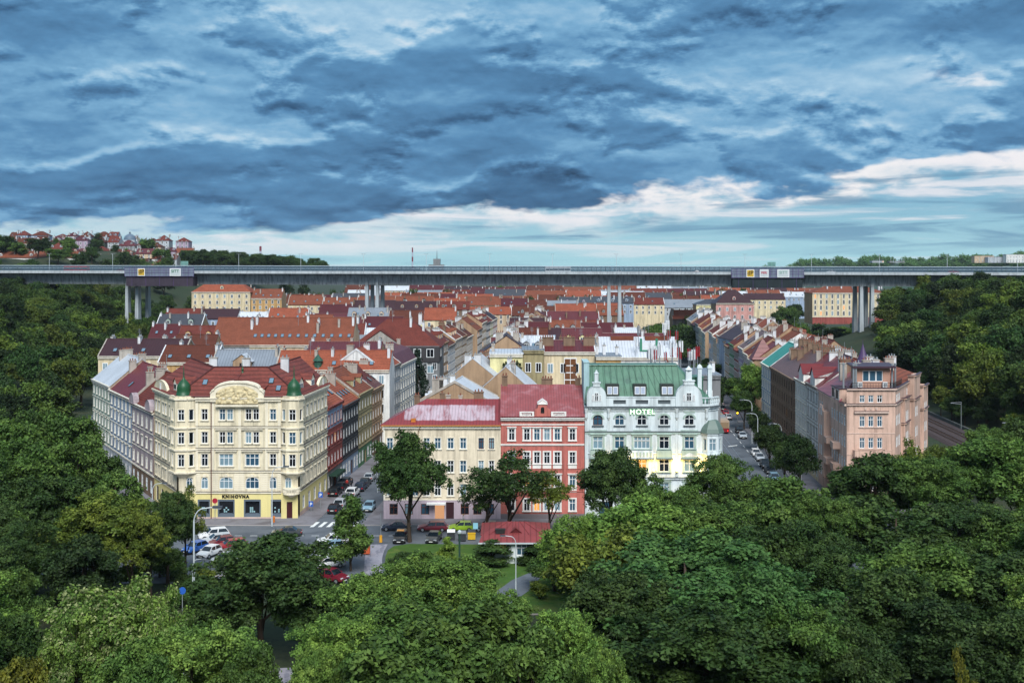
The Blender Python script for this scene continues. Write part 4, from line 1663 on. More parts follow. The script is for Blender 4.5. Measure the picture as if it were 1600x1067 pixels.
# ------------------------------------------------------------------ pink corner house by the railway
def pink_house():
    O = Vector((55.2, 190.0))
    t = thing('corner_house', 'pink corner block with roof terrace and glazed penthouse above the railway', 'house', (O.x, O.y, 0))
    wm = mat('salmon pink plaster', L(214, 180, 162), .9, .18, .3, .4, bump=.1)
    tm = mat('dusty pink moulding', L(212, 186, 172), .9, .08, .6, .2)
    pr = mat('dark plum tin roof', L(66, 44, 56), .45, .15, spec=.5)
    redm = mat('pink-red tin roof', L(150, 84, 92), .4, .18, .4, 0, kind='seam', period=.6, bump=.3, spec=.5)
    dl = Vector((.072, 1.0)).normalized()
    LBk = dl * 24.0
    FR = Vector((8.0, 0))
    d2 = Vector((12.8, 25.0)).normalized()
    RBk = FR + d2 * 28.0
    Z1, Z2 = 17.4, 19.9
    mb, tb = MB(), MB()
    rows = [(13.75, 1.75), (10.2, 1.75), (6.7, 1.75), (3.2, 1.7)]
    A, B = Vector((0, 0)), FR
    rc = []
    for z, h in rows + [(17.75, 1.2)]:
        for u in (2.55, 4.0, 5.45):
            rc.append((u - .42, u + .42, z, z + h))
            put_window(t, A, B, u, z, .84, h, 'w', lit=0, glass=1 if rng.random() < .7 else 3)
    facade(mb, A, B, 0, Z2, rc, 0, 1, .2)
    for z, h in rows:
        tb.obox(along(A, B, 1.9), along(A, B, 6.1), 0, .15, z - .16, z - .02)
    tb.obox(A, B, 0, .28, Z1 - .1, Z1 + .15)
    tb.obox(along(A, B, 1.2), along(A, B, 6.9), 0, .35, 16.0, 16.3)
    tb.obox(A, B, 0, .3, Z2 - .1, Z2 + .2)
    for u in (3.1, 4.0, 4.9):
        o = along(A, B, u)
        tb.tube([(o[0], 0.0, 16.75), (o[0], -.08, 16.75)], .22, 10)
    tb.obox(A, B, 0, .06, 12.6, 12.75)
    tb.obox(A, B, 0, .06, 9.1, 9.22)
    bal = MB()
    bal.box(1.0, 7.0, -1.1, 0, 8.9, 9.1)
    bal.box(1.0, 7.0, -1.1, -.95, 9.1, 10.0)
    bal.box(1.0, 1.15, -.95, 0, 9.1, 10.0)
    bal.box(6.85, 7.0, -.95, 0, 9.1, 10.0)
    bal.box(.95, 7.05, -1.15, -.9, 10.0, 10.08)
    for u in (2.3, 4.0, 5.5):
        bal.tube([(u, -1.1, 9.5), (u, -1.16, 9.5)], .2, 10)
    bal.build('balcony', [wm], t)
    # street side (left), with loggias
    A2, B2 = LBk, Vector((0, 0))
    rc = []
    L2 = 24.0
    cols2 = [1.4, 3.4, 12.4, 14.4, 16.4, 18.6, 20.5, 22.4]
    for z, h in rows:
        for u in cols2:
            rc.append((u - .5, u + .5, z, z + h))
            put_window(t, A2, B2, u, z, 1.0, h, 'w', inset=.075, lit=0, glass=0)
    facade(mb, A2, B2, 0, Z1, rc, 0, 1, .2)
    ob = MB()
    a, b = Vector(along(A2, B2, 5.4)), Vector(along(A2, B2, 10.6))
    n = Vector((-dl.y, dl.x))
    a1, b1 = a + n * 1.1, b + n * 1.1
    for p, q in ((a, a1), (a1, b1), (b1, b)):
        ln = (q - p).length
        r_ = [(1.2 + i * 1.5, 2.1 + i * 1.5, z, z + h) for z, h in rows for i in range(2)] if ln > 3 else []
        facade(ob, p, q, 3.0, 14.6, r_, 0, 0, .2)
    ob.face([(p.x, p.y, 14.6) for p in (a, a1, b1, b)])
    oo = ob.build('oriel', [wm], t)
    for z, h in rows:
        for i in range(2):
            put_window(oo, a1, b1, 1.65 + i * 1.5, z, .9, h, 'w', inset=.075, lit=0, glass=0)
    for zz in (5.7, 9.3):
        for u in (10.6, 16.4):
            lb = MB()
            p0, p1 = along(A2, B2, u), along(A2, B2, u + 2.6)
            lb.obox(p0, p1, 0, 1.2, zz, zz + 1.0)
            lb.obox(p0, p1, 0, 1.25, zz + 1.0, zz + 1.1)
            lb.build('balcony', [wm], t)
    tb.obox(A2, B2, 0, .35, Z1 - .25, Z1 + .1)
    # railway side (right), stepped bays
    A3, B3 = FR, RBk
    rc = []
    for z, h in rows + [(17.75, 1.2)]:
        for u in (1.4, 2.9, 4.4, 12.9, 21.7):
            rc.append((u - .42, u + .42, z, z + h))
            put_window(t, A3, B3, u, z, .84, h, 'w', inset=.075, lit=0, glass=0)
    facade(mb, A3, B3, 0, Z2, rc, 0, 1, .2)
    tb.obox(A3, B3, 0, .28, Z1 - .1, Z1 + .15)
    tb.obox(A3, B3, 0, .3, Z2 - .1, Z2 + .2)
    nn = Vector((d2.y, -d2.x))
    for u0, u1, v, zt in ((6.5, 12.0, .6, 17.6), (14.0, 21.0, 1.1, 20.9), (22.0, 27.5, 1.6, 18.4)):
        ob = MB()
        p0, p1 = Vector(along(A3, B3, u0)), Vector(along(A3, B3, u1))
        q0, q1 = p0 + nn * v, p1 + nn * v
        r_ = [(1.0 + i * 1.7, 1.9 + i * 1.7, z, z + h) for z, h in rows for i in range(2)]
        facade(ob, p0, q0, 0, zt, [], 0)
        facade(ob, q0, q1, 0, zt, r_, 0, 0, .2)
        facade(ob, q1, p1, 0, zt, [], 0)
        ob.face([(p.x, p.y, zt) for p in (p0, q0, q1, p1)])
        for p, q in ((p0, q0), (q0, q1)):
            ob.obox(p, q, -.1, .3, zt, zt + .2)
            ob.obox(p, q, -.1, .36, zt + .2, zt + .27, 1)
            ob.obox(p, q, 0, .25, zt - 4.2, zt - 4.0)
            ob.obox(p, q, 0, .3, zt - 4.0, zt - 3.94, 1)
        oo = ob.build('bay', [wm, pr], t)
        for z, h in rows:
            for i in range(2):
                put_window(oo, q0, q1, 1.45 + i * 1.7, z, .9, h, 'w', inset=.075, lit=0, glass=0)
    # rear
    facade(mb, RBk, LBk, 0, Z1, [], 0)
    mb.face([(0, 0, Z2), (FR.x, 0, Z2), (RBk.x, RBk.y, Z2), ((LBk + Vector((7, 0))).x, LBk.y, Z2), (5.5, 5, Z2), (2.0, 3.2, Z2)], 2)
    facade(mb, Vector((2.0, 3.2)), A, Z1, Z2, [], 0)
    mb.build('wall', [wm, tm, pr], t)
    for a_, b_ in ((A, B), (A3, B3)):
        tb.obox(a_, b_, 0, .34, Z1 + .15, Z1 + .21, 1)
        tb.obox(a_, b_, 0, .36, Z2 + .2, Z2 + .27, 1)
    tb.obox(A2, B2, 0, .5, Z1 + .1, Z1 + .18, 1)
    tb.obox(along(A, B, 1.2), along(A, B, 6.9), 0, .38, 16.3, 16.36, 1)
    tb.build('moulding', [tm, pr], t)
    # penthouse
    pb = MB()
    pa, pc = Vector((2.4, 3.2)), Vector((8.2, 3.2))
    for p, q, r_ in ((pa, pc, [(1.2, 4.6, 20.9, 22.7)]), (pc, Vector((9.6, 10))), (Vector((9.6, 10)), Vector((3.6, 10))), (Vector((3.6, 10)), pa)) if False else ((pa, pc, [(1.2, 4.6, 20.9, 22.7)]), (pc, Vector((9.6, 10)), []), (Vector((9.6, 10)), Vector((3.6, 10)), []), (Vector((3.6, 10)), pa, [])):
        facade(pb, p, q, Z2, 23.2, r_, 0, 0, .2)
    po = pb.build('penthouse', [mat('brownish penthouse plaster', L(176, 136, 118), .85, .12)], t)
    for i in range(3):
        put_window(po, pa, pc, 1.2 + 3.4 * (i + .5) / 3, 20.9, 3.4 / 3 - .04, 1.8, 'w1', lit=0, glass=1)
    pr_ = MB()
    pr_.prism([(1.7, 2.3), (8.9, 2.3), (10.4, 10.5), (3.0, 10.5)], 23.2, 23.5)
    pr_.build('penthouse_roof', [pr], po)
    rl = MB()
    for p, q in (((.3, .3), (7.7, .3)), ((7.7, .3), (9.8, 4.3)), ((9.8, 4.3), (12.0, 8.6))):
        ln = (Vector(q) - Vector(p)).length
        k = int(ln / .45)
        for i in range(k + 1):
            x, y = along(p, q, ln * i / k)
            rl.tube([(x, y, Z2 + .1), (x, y, Z2 + 1.0)], .025, 4)
        for zz in (Z2 + .55, Z2 + 1.0):
            rl.tube([(p[0], p[1], zz), (q[0], q[1], zz)], .035, 4)
    rl.build('terrace_railing', [DARKMETAL], t)
    ac = MB()
    for x in (3.0, 7.2):
        ac.box(x - .4, x + .4, 2.6, 3.0, Z2 + .1, Z2 + .95)
        ac.tube([(x, 2.58, Z2 + .52), (x, 2.56, Z2 + .52)], .3, 12, 1)
    ac.build('air_conditioner', [mat('white machine casing', L(214, 216, 216), .5), GREYMETAL], po)
    # roof over the two wings
    rb = MB()
    m0 = Vector((4.6, 7.5))
    mL = LBk + Vector((6.5, 0))
    mR = RBk + Vector((-7.0, 1.5))
    V = lambda p, z: (p[0], p[1], z)
    slab_quad(rb, [V(LBk + Vector((-.4, 0)), Z1 + .1), V((-.4, 3.0), Z1 + .1), V((3.2, 6.5), 21.0), V(mL, 21.8)], .2)
    rb2 = MB()
    slab_quad(rb2, [V((10.6, 6), Z2 + .1), V(RBk, Z2 + .1), V(mR, 22.6), V((6.0, 10), 22.6)], .2)
    rb2.build('roof', [roofmat('orange tile')], t)
    slab_quad(rb, [V(mL, 21.8), V((3.2, 6.5), 21.0), V((6.0, 10), 20.2), V(mR + Vector((-6, 0)), 20.2)], .2)
    slab_quad(rb, [V(mR, 22.6), V(mR + Vector((-6, 0)), 20.2), V((6.0, 10), 20.2), V((6.0, 10), 22.6)], .2)
    ro = rb.build('roof', [redm], t)
    for x, y, rz in ((-.25, 4.5, RD(-86)), (0.05, 8.0, RD(-86))):
        dormer(ro, x, y, Z1 + .1, pr, wm, rz, 2.0, 2.1, 3.0, False)
    for x, y, z1, st, w in ((4.4, 9, 23.4, 'w', 1.0), (7.2, 13, 23.6, 'p', 1.4), (9.8, 16, 23.4, 'w', 1.2), (13.5, 20, 23.4, 'p', 1.6), (5.2, 19, 23.2, 'b', 2.0), (15.5, 24.5, 23.4, 'w', 1.4), (10.5, 22, 23.5, 'w', 1.2), (3.4, 14, 23, 'p', 1.2)):
        chimney(ro, x, y, 20, z1, st, w, .8)
    fl = MB()
    for x, y in ((1.9, 2.6), (2.3, 2.6), (.6, 3.9), (8.6, 3.4), (9.4, 4.2)):
        fl.tube([(x, y, Z2 - 1.0), (x, y, 23.6)], .17, 8)
        fl.tube([(x, y, 23.6), (x, y, 23.9)], .23, 8)
    fl.build('steel_flue', [GREYMETAL], t)
    tw = MB()
    c = (11.5, 29.0)
    tw.lathe([(1.4, 18), (1.4, 21.0), (1.7, 21.1), (1.25, 21.9), (.75, 23.3), (.35, 24.5), (.05, 25.5), (.03, 26.3)], c[0], c[1], 10)
    tw.build('turret', [mat('purple slate turret', L(72, 52, 92), .5, .15, spec=.5)], t)
    return t


pink_house()
# ------------------------------------------------------------------ streets of the town
def xl1(Y):            # left kerb line of the left street
    return -48.66 + .079 * Y


def xl2(Y):
    return xl1(Y) + 14.0


def xr1(Y):            # left side of the tram street
    return 33.4 + .072 * (Y - 184)


def xr2(Y):
    return 55.2 + .072 * (Y - 190)


def seg_on(fx, Ya, Yb, flip=False):
    p, q = (fx(Ya), Ya), (fx(Yb), Yb)
    return (q, p) if flip else (p, q)


LEFT_STREET = [
    # Y0, Y1, eave, wall, ground, upper, roof, n, floors, chim, skylights, label
    (203.2, 215, 15.3, 'red-brown', 'grey', (11.2, 'pale blue'), 'salmon tile', 5, 4, 'p', 4, 'house with pale blue top floor over red-brown walls beside the cream library corner'),
    (215, 229, 14.0, 'dark grey', 'pale blue', None, 'salmon tile', 6, 4, 'p', 6, 'charcoal grey house with white windows and salmon tile roof in the left street'),
    (229, 242.5, 14.7, 'olive', 'green', (9.0, 'olive'), 'orange tile', 5, 4, 'b', 0, 'olive and green striped house halfway down the left street'),
    (242.5, 256, 14.2, 'tan', 'brown', None, 'dark red', 5, 4, 'p', 3, 'tan house with dark red roof before the tall pale house in the left street'),
    (256, 276, 17.2, 'pale grey', 'grey', None, 'salmon tile', 7, 5, 'w', 5, 'tall pale grey-blue house with bare beige fire wall in the left street'),
    (276, 299, 16.6, 'pale grey', 'dark grey', None, 'crimson metal', 7, 5, 'p', 0, 'pale grey house with plum mansard at the far end of the first left block')]
for i, (a, b, ze, wall, gr, up, roof, n, nf, ch, sk, lab) in enumerate(LEFT_STREET):
    P0, P1 = seg_on(xl1, a, b)
    t, ro = row_house(P0, P1, ze, 12.5, 4.6 if i < 5 else 4.2, wall, roof, n, nf, gr, 0, lab, 'houses along the left street', up, 'w', seed=i, chim=ch,
                      nsky=sk, ndor=2 if i in (2, 5) else 0, door=True, winw=1.0, winh=1.75, roofkind='mansard' if i == 5 else 'gable')
    if i == 0:
        s = MB()
        s.box(1.0, 8.0, -1.5, -.02, 3.0, 3.2)
        s.box(1.0, 8.0, -1.55, -1.45, 2.7, 3.0)
        s.build('awning', [mat('dark green awning', L(34, 62, 48), .7)], t)

# houses receding on the far left of the library block
WDIR = Vector((-.58, 1.0))
WA = Vector((-53.0, 183.2)) + Vector((-.15, .3))
WEST = [
    (14.6, 29.6, 15.2, 'pale mauve', 'brown', 'red tile', 5, 4, 'mauve-pink house with scrolled gable next to the library house', 'mauve'),
    (29.6, 47.0, 15.6, 'pale blue', 'pale grey', 'red metal', 6, 5, 'pale blue-grey house with big red tin roof on the far left street', 'grey'),
    (47.0, 63.0, 16.2, 'pale green', 'pale grey', 'white metal', 6, 5, 'pale green house with silvery tin roof at the end of the left row', 'green')]
for i, (a, b, ze, wall, gr, roof, n, nf, lab, k) in enumerate(WEST):
    P1, P0 = WA + WDIR * a, WA + WDIR * b
    t, ro = row_house(P0, P1, ze, 12.5, 5.2, wall, roof, n, nf, gr, 0, lab, 'houses on the far left street', None, 'w', seed=i + 20, chim='p', nsky=1 if i == 1 else 0, ndor=0, winw=.95, winh=1.7)
    if k == 'mauve':
        w = (P0 - P1).length
        g = MB()
        for u0, u1 in ((.3, 4.2), (w - 4.2, w - .3)):
            c, r = (u0 + u1) / 2, (u1 - u0) / 2
            out = [(u0, ze), (u1, ze)] + [(c + r * math.cos(PI * j / 10), ze + .4 + 1.5 * math.sin(PI * j / 10)) for j in range(11)]
            g.face([(x, -.5, z) for x, z in out])
            g.face([(x, .3, z) for x, z in reversed(out)])
            for j in range(len(out)):
                (xa, za), (xb, zb) = out[j], out[(j + 1) % len(out)]
                g.face([(xb, -.6, zb), (xa, -.6, za), (xa, .4, za), (xb, .4, zb)])
        g.build('scrolled_gable', [wallmat('pale mauve')], t)

# right side of the tram street, nearest block
EAST = [
    (214.2, 225.5, 17.6, 'white', 'cream', 'red metal', 4, 5, 'white gabled house with red tin dormer beside the pink corner block'),
    (225.5, 238.7, 17.2, 'white', 'beige', 'red metal', 5, 5, 'white house with arched balconies left of the red gabled one'),
    (238.7, 272, 16.6, 'brown', 'dark grey', 'brown metal', 11, 5, 'long brown tenement with ribbed brown tin roof on the tram street'),
    (272, 287, 16.4, 'pale blue', 'pale blue', 'teal metal', 5, 5, 'pale blue house with turquoise tin roof at the tram street crossing')]
for i, (a, b, ze, wall, gr, roof, n, nf, lab) in enumerate(EAST):
    P1, P0 = Vector((xr2(a), a)), Vector((xr2(b), b))
    t, ro = row_house(P0, P1, ze, 13, 5.0, wall, roof, n, nf, gr, 0, lab, 'houses on the right of the tram street', None, 'd' if i == 2 else 'w', seed=i + 40, chim='b' if i == 2 else 'w', nsky=0, ndor=0, winw=1.0, winh=1.75)
    w = (P1 - P0).length
    if i < 2:
        g = MB()
        out = [(w * .35, ze - .1), (w * .75, ze - .1), (w * .75, ze + 1.6), (w * .55, ze + 3.4), (w * .35, ze + 1.6)]
        g.face([(x, -.1, z) for x, z in out])
        g.face([(out[2][0] + .2, -.3, out[2][1]), (out[2][0] + .2, 5.5, out[2][1] + .3), (out[3][0], 6.5, out[3][1] + .2), (out[3][0], -.3, out[3][1] + .15)], 1)
        g.face([(out[4][0] - .2, -.3, out[4][1]), (out[3][0], -.3, out[3][1] + .15), (out[3][0], 6.5, out[3][1] + .2), (out[4][0] - .2, 5.5, out[4][1] + .3)], 1)
        g.face([(out[0][0], -.1, out[0][1]), (out[0][0], 5, out[0][1] + 3.4), (out[4][0], 5, out[4][1]), (out[4][0], -.1, out[4][1])][::-1], 0)
        g.face([(out[1][0], -.1, out[1][1]), (out[1][0], 5, out[1][1] + 3.4), (out[2][0], 5, out[2][1]), (out[2][0], -.1, out[2][1])], 0)
        g.build('gable', [wallmat('white'), roofmat('red metal')], t)
    if i == 2:
        for u in (3, 9, 15, 21, 27, 31):
            chimney(ro, u, 7.2, 19.5, 23.2, 'b', 2.6, .8, PI / 2 if u % 2 else 0)

# rail side of that block: backs seen as roofs
for i, (a, b, roof, wall) in enumerate(((224, 240, 'salmon tile', 'cream'), (240, 256, 'dark red', 'beige'), (256, 273, 'orange tile', 'cream'), (273, 287, 'red tile', 'ochre'))):
    x0 = 76.6 + .07 * (a - 224)
    row_house((x0, a), (x0 + 1, b), 16.5, 13, 4.6, wall, roof, 5, 5, None, 1, None, 'houses along the railway', seed=60 + i, chim='w', place='along the railway behind the pink block')


# ------------------------------------------------------------------ roofs inside the library block
def court(P0, w, depth, ze, rise, wall, roof, n, nf, lab, seed, kind='gable', base=0.0, nsky=None, ndor=0, chim='w', lod=1, rz=0.0, group='houses in the courtyards', fire=True):
    P1 = (P0[0] + w * math.cos(rz), P0[1] + w * math.sin(rz))
    return row_house(P0, P1, ze, depth, rise, wall, roof, n, nf, None, lod, lab, group, seed=seed, chim=chim, roofkind=kind, nsky=nsky, ndor=ndor, visfl=3, base=base, fire=fire)


court((-97, 270), 20, 12, 19.2, 3.6, 'cream', 'purple-brown', 6, 5, 'cream block with plum roof and white chimneys on the left wood edge', 70, chim='w', nsky=3)
court((-80.5, 262), 13, 12, 18.4, 3.4, 'ochre', 'brown tile', 4, 5, 'ochre house with brown tile roof and three skylights left of the grey tin roof', 71, nsky=3)
t, ro = court((-67, 256), 14.5, 11, 17.6, 3.6, 'ochre', 'grey metal', 4, 5, 'ochre house with worn grey tin roof and a plain beige dormer gable', 72, nsky=0)
g = MB()
g.box(5, 9, -.2, 5, 17.0, 19.2, 0)
g.face([(5, -.2, 19.2), (9, -.2, 19.2), (7, -.2, 20.6)], 0)
g.face([(4.7, -.4, 19.05), (7, -.4, 20.75), (7, 6, 20.75), (4.7, 5, 19.05)][::-1], 1)
g.face([(9.3, -.4, 19.05), (9.3, 5, 19.05), (7, 6, 20.75), (7, -.4, 20.75)][::-1], 1)
g.box(6.5, 7.5, -.25, -.2, 17.0, 18.8, 2)
g.build('dormer_gable', [FIRE, roofmat('white metal'), GLASSES[3]], t)
t, ro = court((-52, 254), 25, 11, 17.4, 3.8, 'white', 'salmon tile', 7, 5, 'long white rear house with salmon roof and small green lantern', 73, nsky=3)
g = MB()
g.lathe([(.9, 17.4), (.9, 19.3), (1.25, 19.35), (.7, 20.0), (.05, 20.8)], 9, 1.3, 8)
g.build('lantern', [mat('dark green lantern copper', L(46, 84, 70), .5, .15)], ro)
t, ro = court((-47, 262), 17, 12, 20.0, 2.6, 'beige', 'crimson metal', 6, 5, 'beige rear house with crimson tin roof behind the library house', 74, nsky=0, lod=1)

# ------------------------------------------------------------------ yards behind the yellow, red and green fronts
court((-15.6, 213.5), 9.5, 13, 16.2, 3.6, 'tan', 'white metal', 2, 4, 'small house with silver tin roof right behind the yellow corner house', 80, rz=RD(-96), nsky=0, chim='w')
court((-4.5, 225), 11, 9, 17.6, 4.0, 'brown', 'white metal', 2, 4, 'brown fire wall house with silvery roof and tall white chimney', 81, rz=RD(-96), nsky=0, chim='w')
court((-11.5, 244), 13, 10, 17.8, 4.0, 'grey', 'white metal', 3, 4, 'grey rear house with white tin roof and steel flues', 82, rz=RD(-96), nsky=2, chim='w')
t, ro = court((-4.5, 236), 6.7, 12, 22.2, .5, 'pale yellow', 'pale' if False else 'white metal', 1, 5, 'lemon yellow block with a planted roof terrace', 83, kind='flat', chim='w')
ter = MB()
ter.box(2.6, 6.6, -1.2, -.02, 19.4, 19.6)
for i in range(6):
    ter.box(2.6 + i * .78, 2.66 + i * .78, -1.2, -1.14, 19.6, 20.5)
ter.box(2.6, 6.6, -1.2, -1.14, 20.45, 20.52)
ter.build('terrace_railing', [DARKMETAL], t)
court((2.25, 238), 4.3, 10, 22.8, .5, 'olive', 'grey metal', 2, 5, 'narrow olive green strip house beside the cream stair block', 84, kind='flat', chim='p')
t, ro = court((6.65, 240), 10.7, 11, 22.4, 2.0, 'cream', 'crimson metal', 4, 5, 'cream rear house with a tall lit staircase window', 85, nsky=0, chim='b', lod=1)
g = MB()
g.box(4.2, 6.8, -.1, -.02, 13.6, 21.2, 0)
for i in range(2):
    for j in range(5):
        g.box(4.35 + i * 1.2, 5.45 + i * 1.2, -.14, -.1, 13.8 + j * 1.48, 15.05 + j * 1.48, 1)
g.build('stair_window', [WHITE, mat('warm lit stair glass', L(176, 124, 92), emit=.15)], t)
for x in (.9, 5.4, 9.6):
    chimney(ro, x, 3.0, 22.6, 25.2, 'b', 2.4, .7)
court((17.4, 239), 5.2, 9, 21.4, .4, 'ochre', 'grey metal', 1, 4, 'little ochre annex between the cream stair block and the mast roof', 86, kind='flat')
# white modern roof block with the masts
t, ro = court((18.6, 256), 18.5, 13, 20.0, 4.0, 'white', 'white metal', 4, 4, 'house with big white sheet roof and two tile strips behind the green hotel roof', 87, nsky=0)
g = MB()
for x0, x1 in ((3.8, 9.0), (11.6, 17.0)):
    for yy in (6.35,):
        g.box(x0, x1, yy - 1.0, yy + .4, 23.5, 24.4)
g.build('tile_strip', [roofmat('orange tile')], ro)
g = MB()
g.box(10.2, 13.8, 1.8, 4.6, 21.1, 23.2)
g.build('roof_box', [mat('pale sheet casing', L(214, 218, 222), .5)], ro)
g = MB()
g.box(10.0, 10.5, 1.6, 1.8, 21.4, 24.1)
g.box(13.5, 14.0, 1.6, 1.8, 21.4, 24.1)
g.box(10.0, 14.0, 1.55, 1.75, 21.3, 21.55)
g.build('green_frame', [mat('green frame paint', L(60, 130, 104), .5)], ro)

# phone masts on the roofs behind the hotel
rm = random.Random(77)


def make_mast(colr, name_mat):
    o = thing('antenna_mast', '', 'antenna', (0, 0, 0), 0, 'phone masts on the roofs behind the hotel')
    b = MB()
    b.tube([(0, 0, 0), (0, 0, 5.2)], .07, 6)
    b.tube([(0, 0, .2), (.7, .5, 0)], .04, 4)
    b.build('pole', [GREYMETAL], o)
    for k in range(3):
        a = 2.1 * k
        p = MB()
        p.box(-.10, .10, -.07, .07, 2.9, 4.9)
        q = p.build('antenna_panel', [mat(name_mat, L(*colr), .5, .1)], o)
        q.location = (.32 * math.cos(a), .32 * math.sin(a), 0)
        q.rotation_euler = (0, 0, a)
    return o


masts = [make_mast((226, 228, 230), 'white antenna casing'), make_mast((150, 40, 48), 'red antenna casing'), make_mast((120, 126, 134), 'grey antenna casing')]
spots = []
for i in range(34):
    spots.append((rm.uniform(26.5, 37), rm.uniform(222, 262), rm.choice([0, 0, 2, 1])))
spots.sort(key=lambda s: s[0] / s[1])
ords = ['first', 'second', 'third', 'fourth', 'fifth', 'sixth', 'seventh', 'eighth', 'ninth', 'tenth', 'eleventh', 'twelfth']
cnt = {0: 0, 1: 0, 2: 0}
names = {0: 'white', 1: 'red', 2: 'grey'}
# a flat roof that carries them
court((27, 221), 13, 14, 19.2, .4, 'grey', 'grey metal', 3, 4, 'flat grey roof crowded with phone masts just behind the hotel', 88, kind='flat', chim='w')
for x, y, k in spots:
    n = cnt[k]
    cnt[k] += 1
    if 221 <= y <= 235:
        z = 19.5
    elif y > 256:
        z = 20.0 + 4.0 * (1 - abs((y - 262.5) / 6.5)) - .3
    else:
        y = 221.5 + (y - 235) * .6
        z = 19.5
    lab = f'{names[k]} phone mast on the roofs behind the hotel, {n + 1} in from the left of its colour'
    ow = ords[n] if n < 12 else 'last'
    lab = f'{ow} {names[k]} phone mast from the left on the roofs behind the hotel'
    sc = rm.uniform(.7, 1.15)
    if n == 0:
        o = masts[k]
        o.location = (x, y, z)
        o.scale = (sc,) * 3
        o['label'] = lab
    else:
        copy_tree(masts[k], (x, y, z), rm.uniform(0, 6), lab, sc)

# ------------------------------------------------------------------ long orange roofs on the second row
K2 = [(340, 400, 'orange tile', 'pale grey', 0), (400, 452, 'orange tile', 'cream', 5), (452, 503, 'orange tile', 'beige', 4), (503, 556, 'orange tile', 'cream', 4), (556, 688, 'red tile', 'grey', 0)]
labs = ['leftmost long orange roof behind the library block, with five small hatches', 'orange roofed house left of the seam in the long orange roof', 'orange roof with large skylights in the middle of the long row',
        'orange roofed house left of the grey pediment', 'grey stone school-like corner house with big hipped red roof and pediment']
for i, (a, b, roof, wall, sk) in enumerate(K2):
    Y = 322.0
    x0, x1 = (a - 800) / F * (Y + 8), (b - 800) / F * (Y + (3 if i == 4 else 8))
    ze = 18.3 if i < 4 else 18.0
    t, ro = row_house((x0, Y), (x1, Y), ze, 18, 7.2, wall, roof, 5 if i < 4 else 9, 5, None, 1, labs[i], 'long orange roofs behind the library block', seed=90 + i, chim='w', nsky=sk, ndor=0, visfl=3,
                      roofkind='hip' if i == 4 else 'gable', fire=(i == 0))
    if i == 4:
        g = MB()
        g.face([(2, -.35, ze), (14, -.35, ze), (8, -.35, ze + 4.2)], 0)
        g.face([(1.6, -.55, ze - .1), (8, -.55, ze + 4.45), (8, 7, ze + 4.6), (1.6, 1, ze + .2)][::-1], 1)
        g.face([(14.4, -.55, ze - .1), (14.4, 1, ze + .2), (8, 7, ze + 4.6), (8, -.55, ze + 4.45)][::-1], 1)
        g.box(7.6, 8.4, -.42, -.35, ze + 1.0, ze + 2.4, 2)
        g.build('pediment', [mat('weathered grey stucco', L(164, 158, 150), .9, .2, .6, .35), roofmat('red tile'), GLASSES[3]], t)
        d = MB()
        w = x1 - x0
        d.box(w - 8.2, w + .05, -.4, 10, 13.6, ze + .1, 0)
        d.build('slate_storey', [mat('dark slate cladding', L(62, 60, 62), .7, .15, 1.0, .2)], t)
        for u in (w - 6.2, w - 2.6):
            put_simple_window(t, (0, -.4), (w, -.4), u, 15.0, 1.9, 2.2)
            put_simple_window(t, (0, 0), (w, 0), u, 10.6, 1.7, 2.0)
        for u in (2.5, 5.0):
            put_simple_window(t, (w + .05, 0), (w + .05, 10), u + 1, 15.0, 1.3, 2.0)
        chimney(ro, w * .75, 9, 23.6, 26.6, 'w', 1.0, .6)
court((-92.5, 312), 11.5, 12, 17.0, 4.4, 'beige', 'brown tile', 3, 5, 'brown roofed house just left of the long orange roofs', 96, nsky=3)


# ------------------------------------------------------------------ generic blocks further back
PAL_W = ['cream', 'cream', 'beige', 'white', 'pale grey', 'pale yellow', 'ochre', 'pink', 'pale green', 'tan', 'grey', 'pale blue', 'brown']
PAL_R = ['orange tile', 'red tile', 'red tile', 'salmon tile', 'slate grey', 'brown tile', 'dark red', 'salmon tile', 'crimson metal', 'purple-brown', 'grey metal', 'white metal']


def split(a, b, r, lo, hi):
    out = [a]
    while b - out[-1] > hi * 1.3:
        out.append(out[-1] + r.uniform(lo, hi))
    out.append(b)
    return list(zip(out, out[1:]))


def row_x(Y, x0, x1, seed, place, ze=(14.5, 18.5), w=(12, 20), roofs=None, lod=2, visfl=2, depth=12, base=None, group=None, chim='w', walls=None, skip=(), kinds=('gable',)):
    """houses side by side facing the camera"""
    r = random.Random(seed)
    for a, b in split(x0, x1, r, *w):
        if r.random() < .04 or any(s[0] < px_of(((a + b) / 2, Y)) < s[1] for s in skip):
            continue
        bz = terr((a + b) / 2, Y + depth / 2) if base is None else base
        row_house((a, Y), (b, Y), bz + r.uniform(*ze), depth, r.uniform(3.6, 5.2), r.choice(walls or PAL_W), r.choice(roofs or PAL_R), max(2, int((b - a) / 3.6)), 5, None, lod, None,
                  group or 'houses ' + place, seed=seed + int(a), chim=r.choice([chim, chim, 'p', 'b']), visfl=visfl, base=bz, place=place, trims=lod < 2, roofkind=r.choice(kinds), ndor=None if lod < 3 else 0)


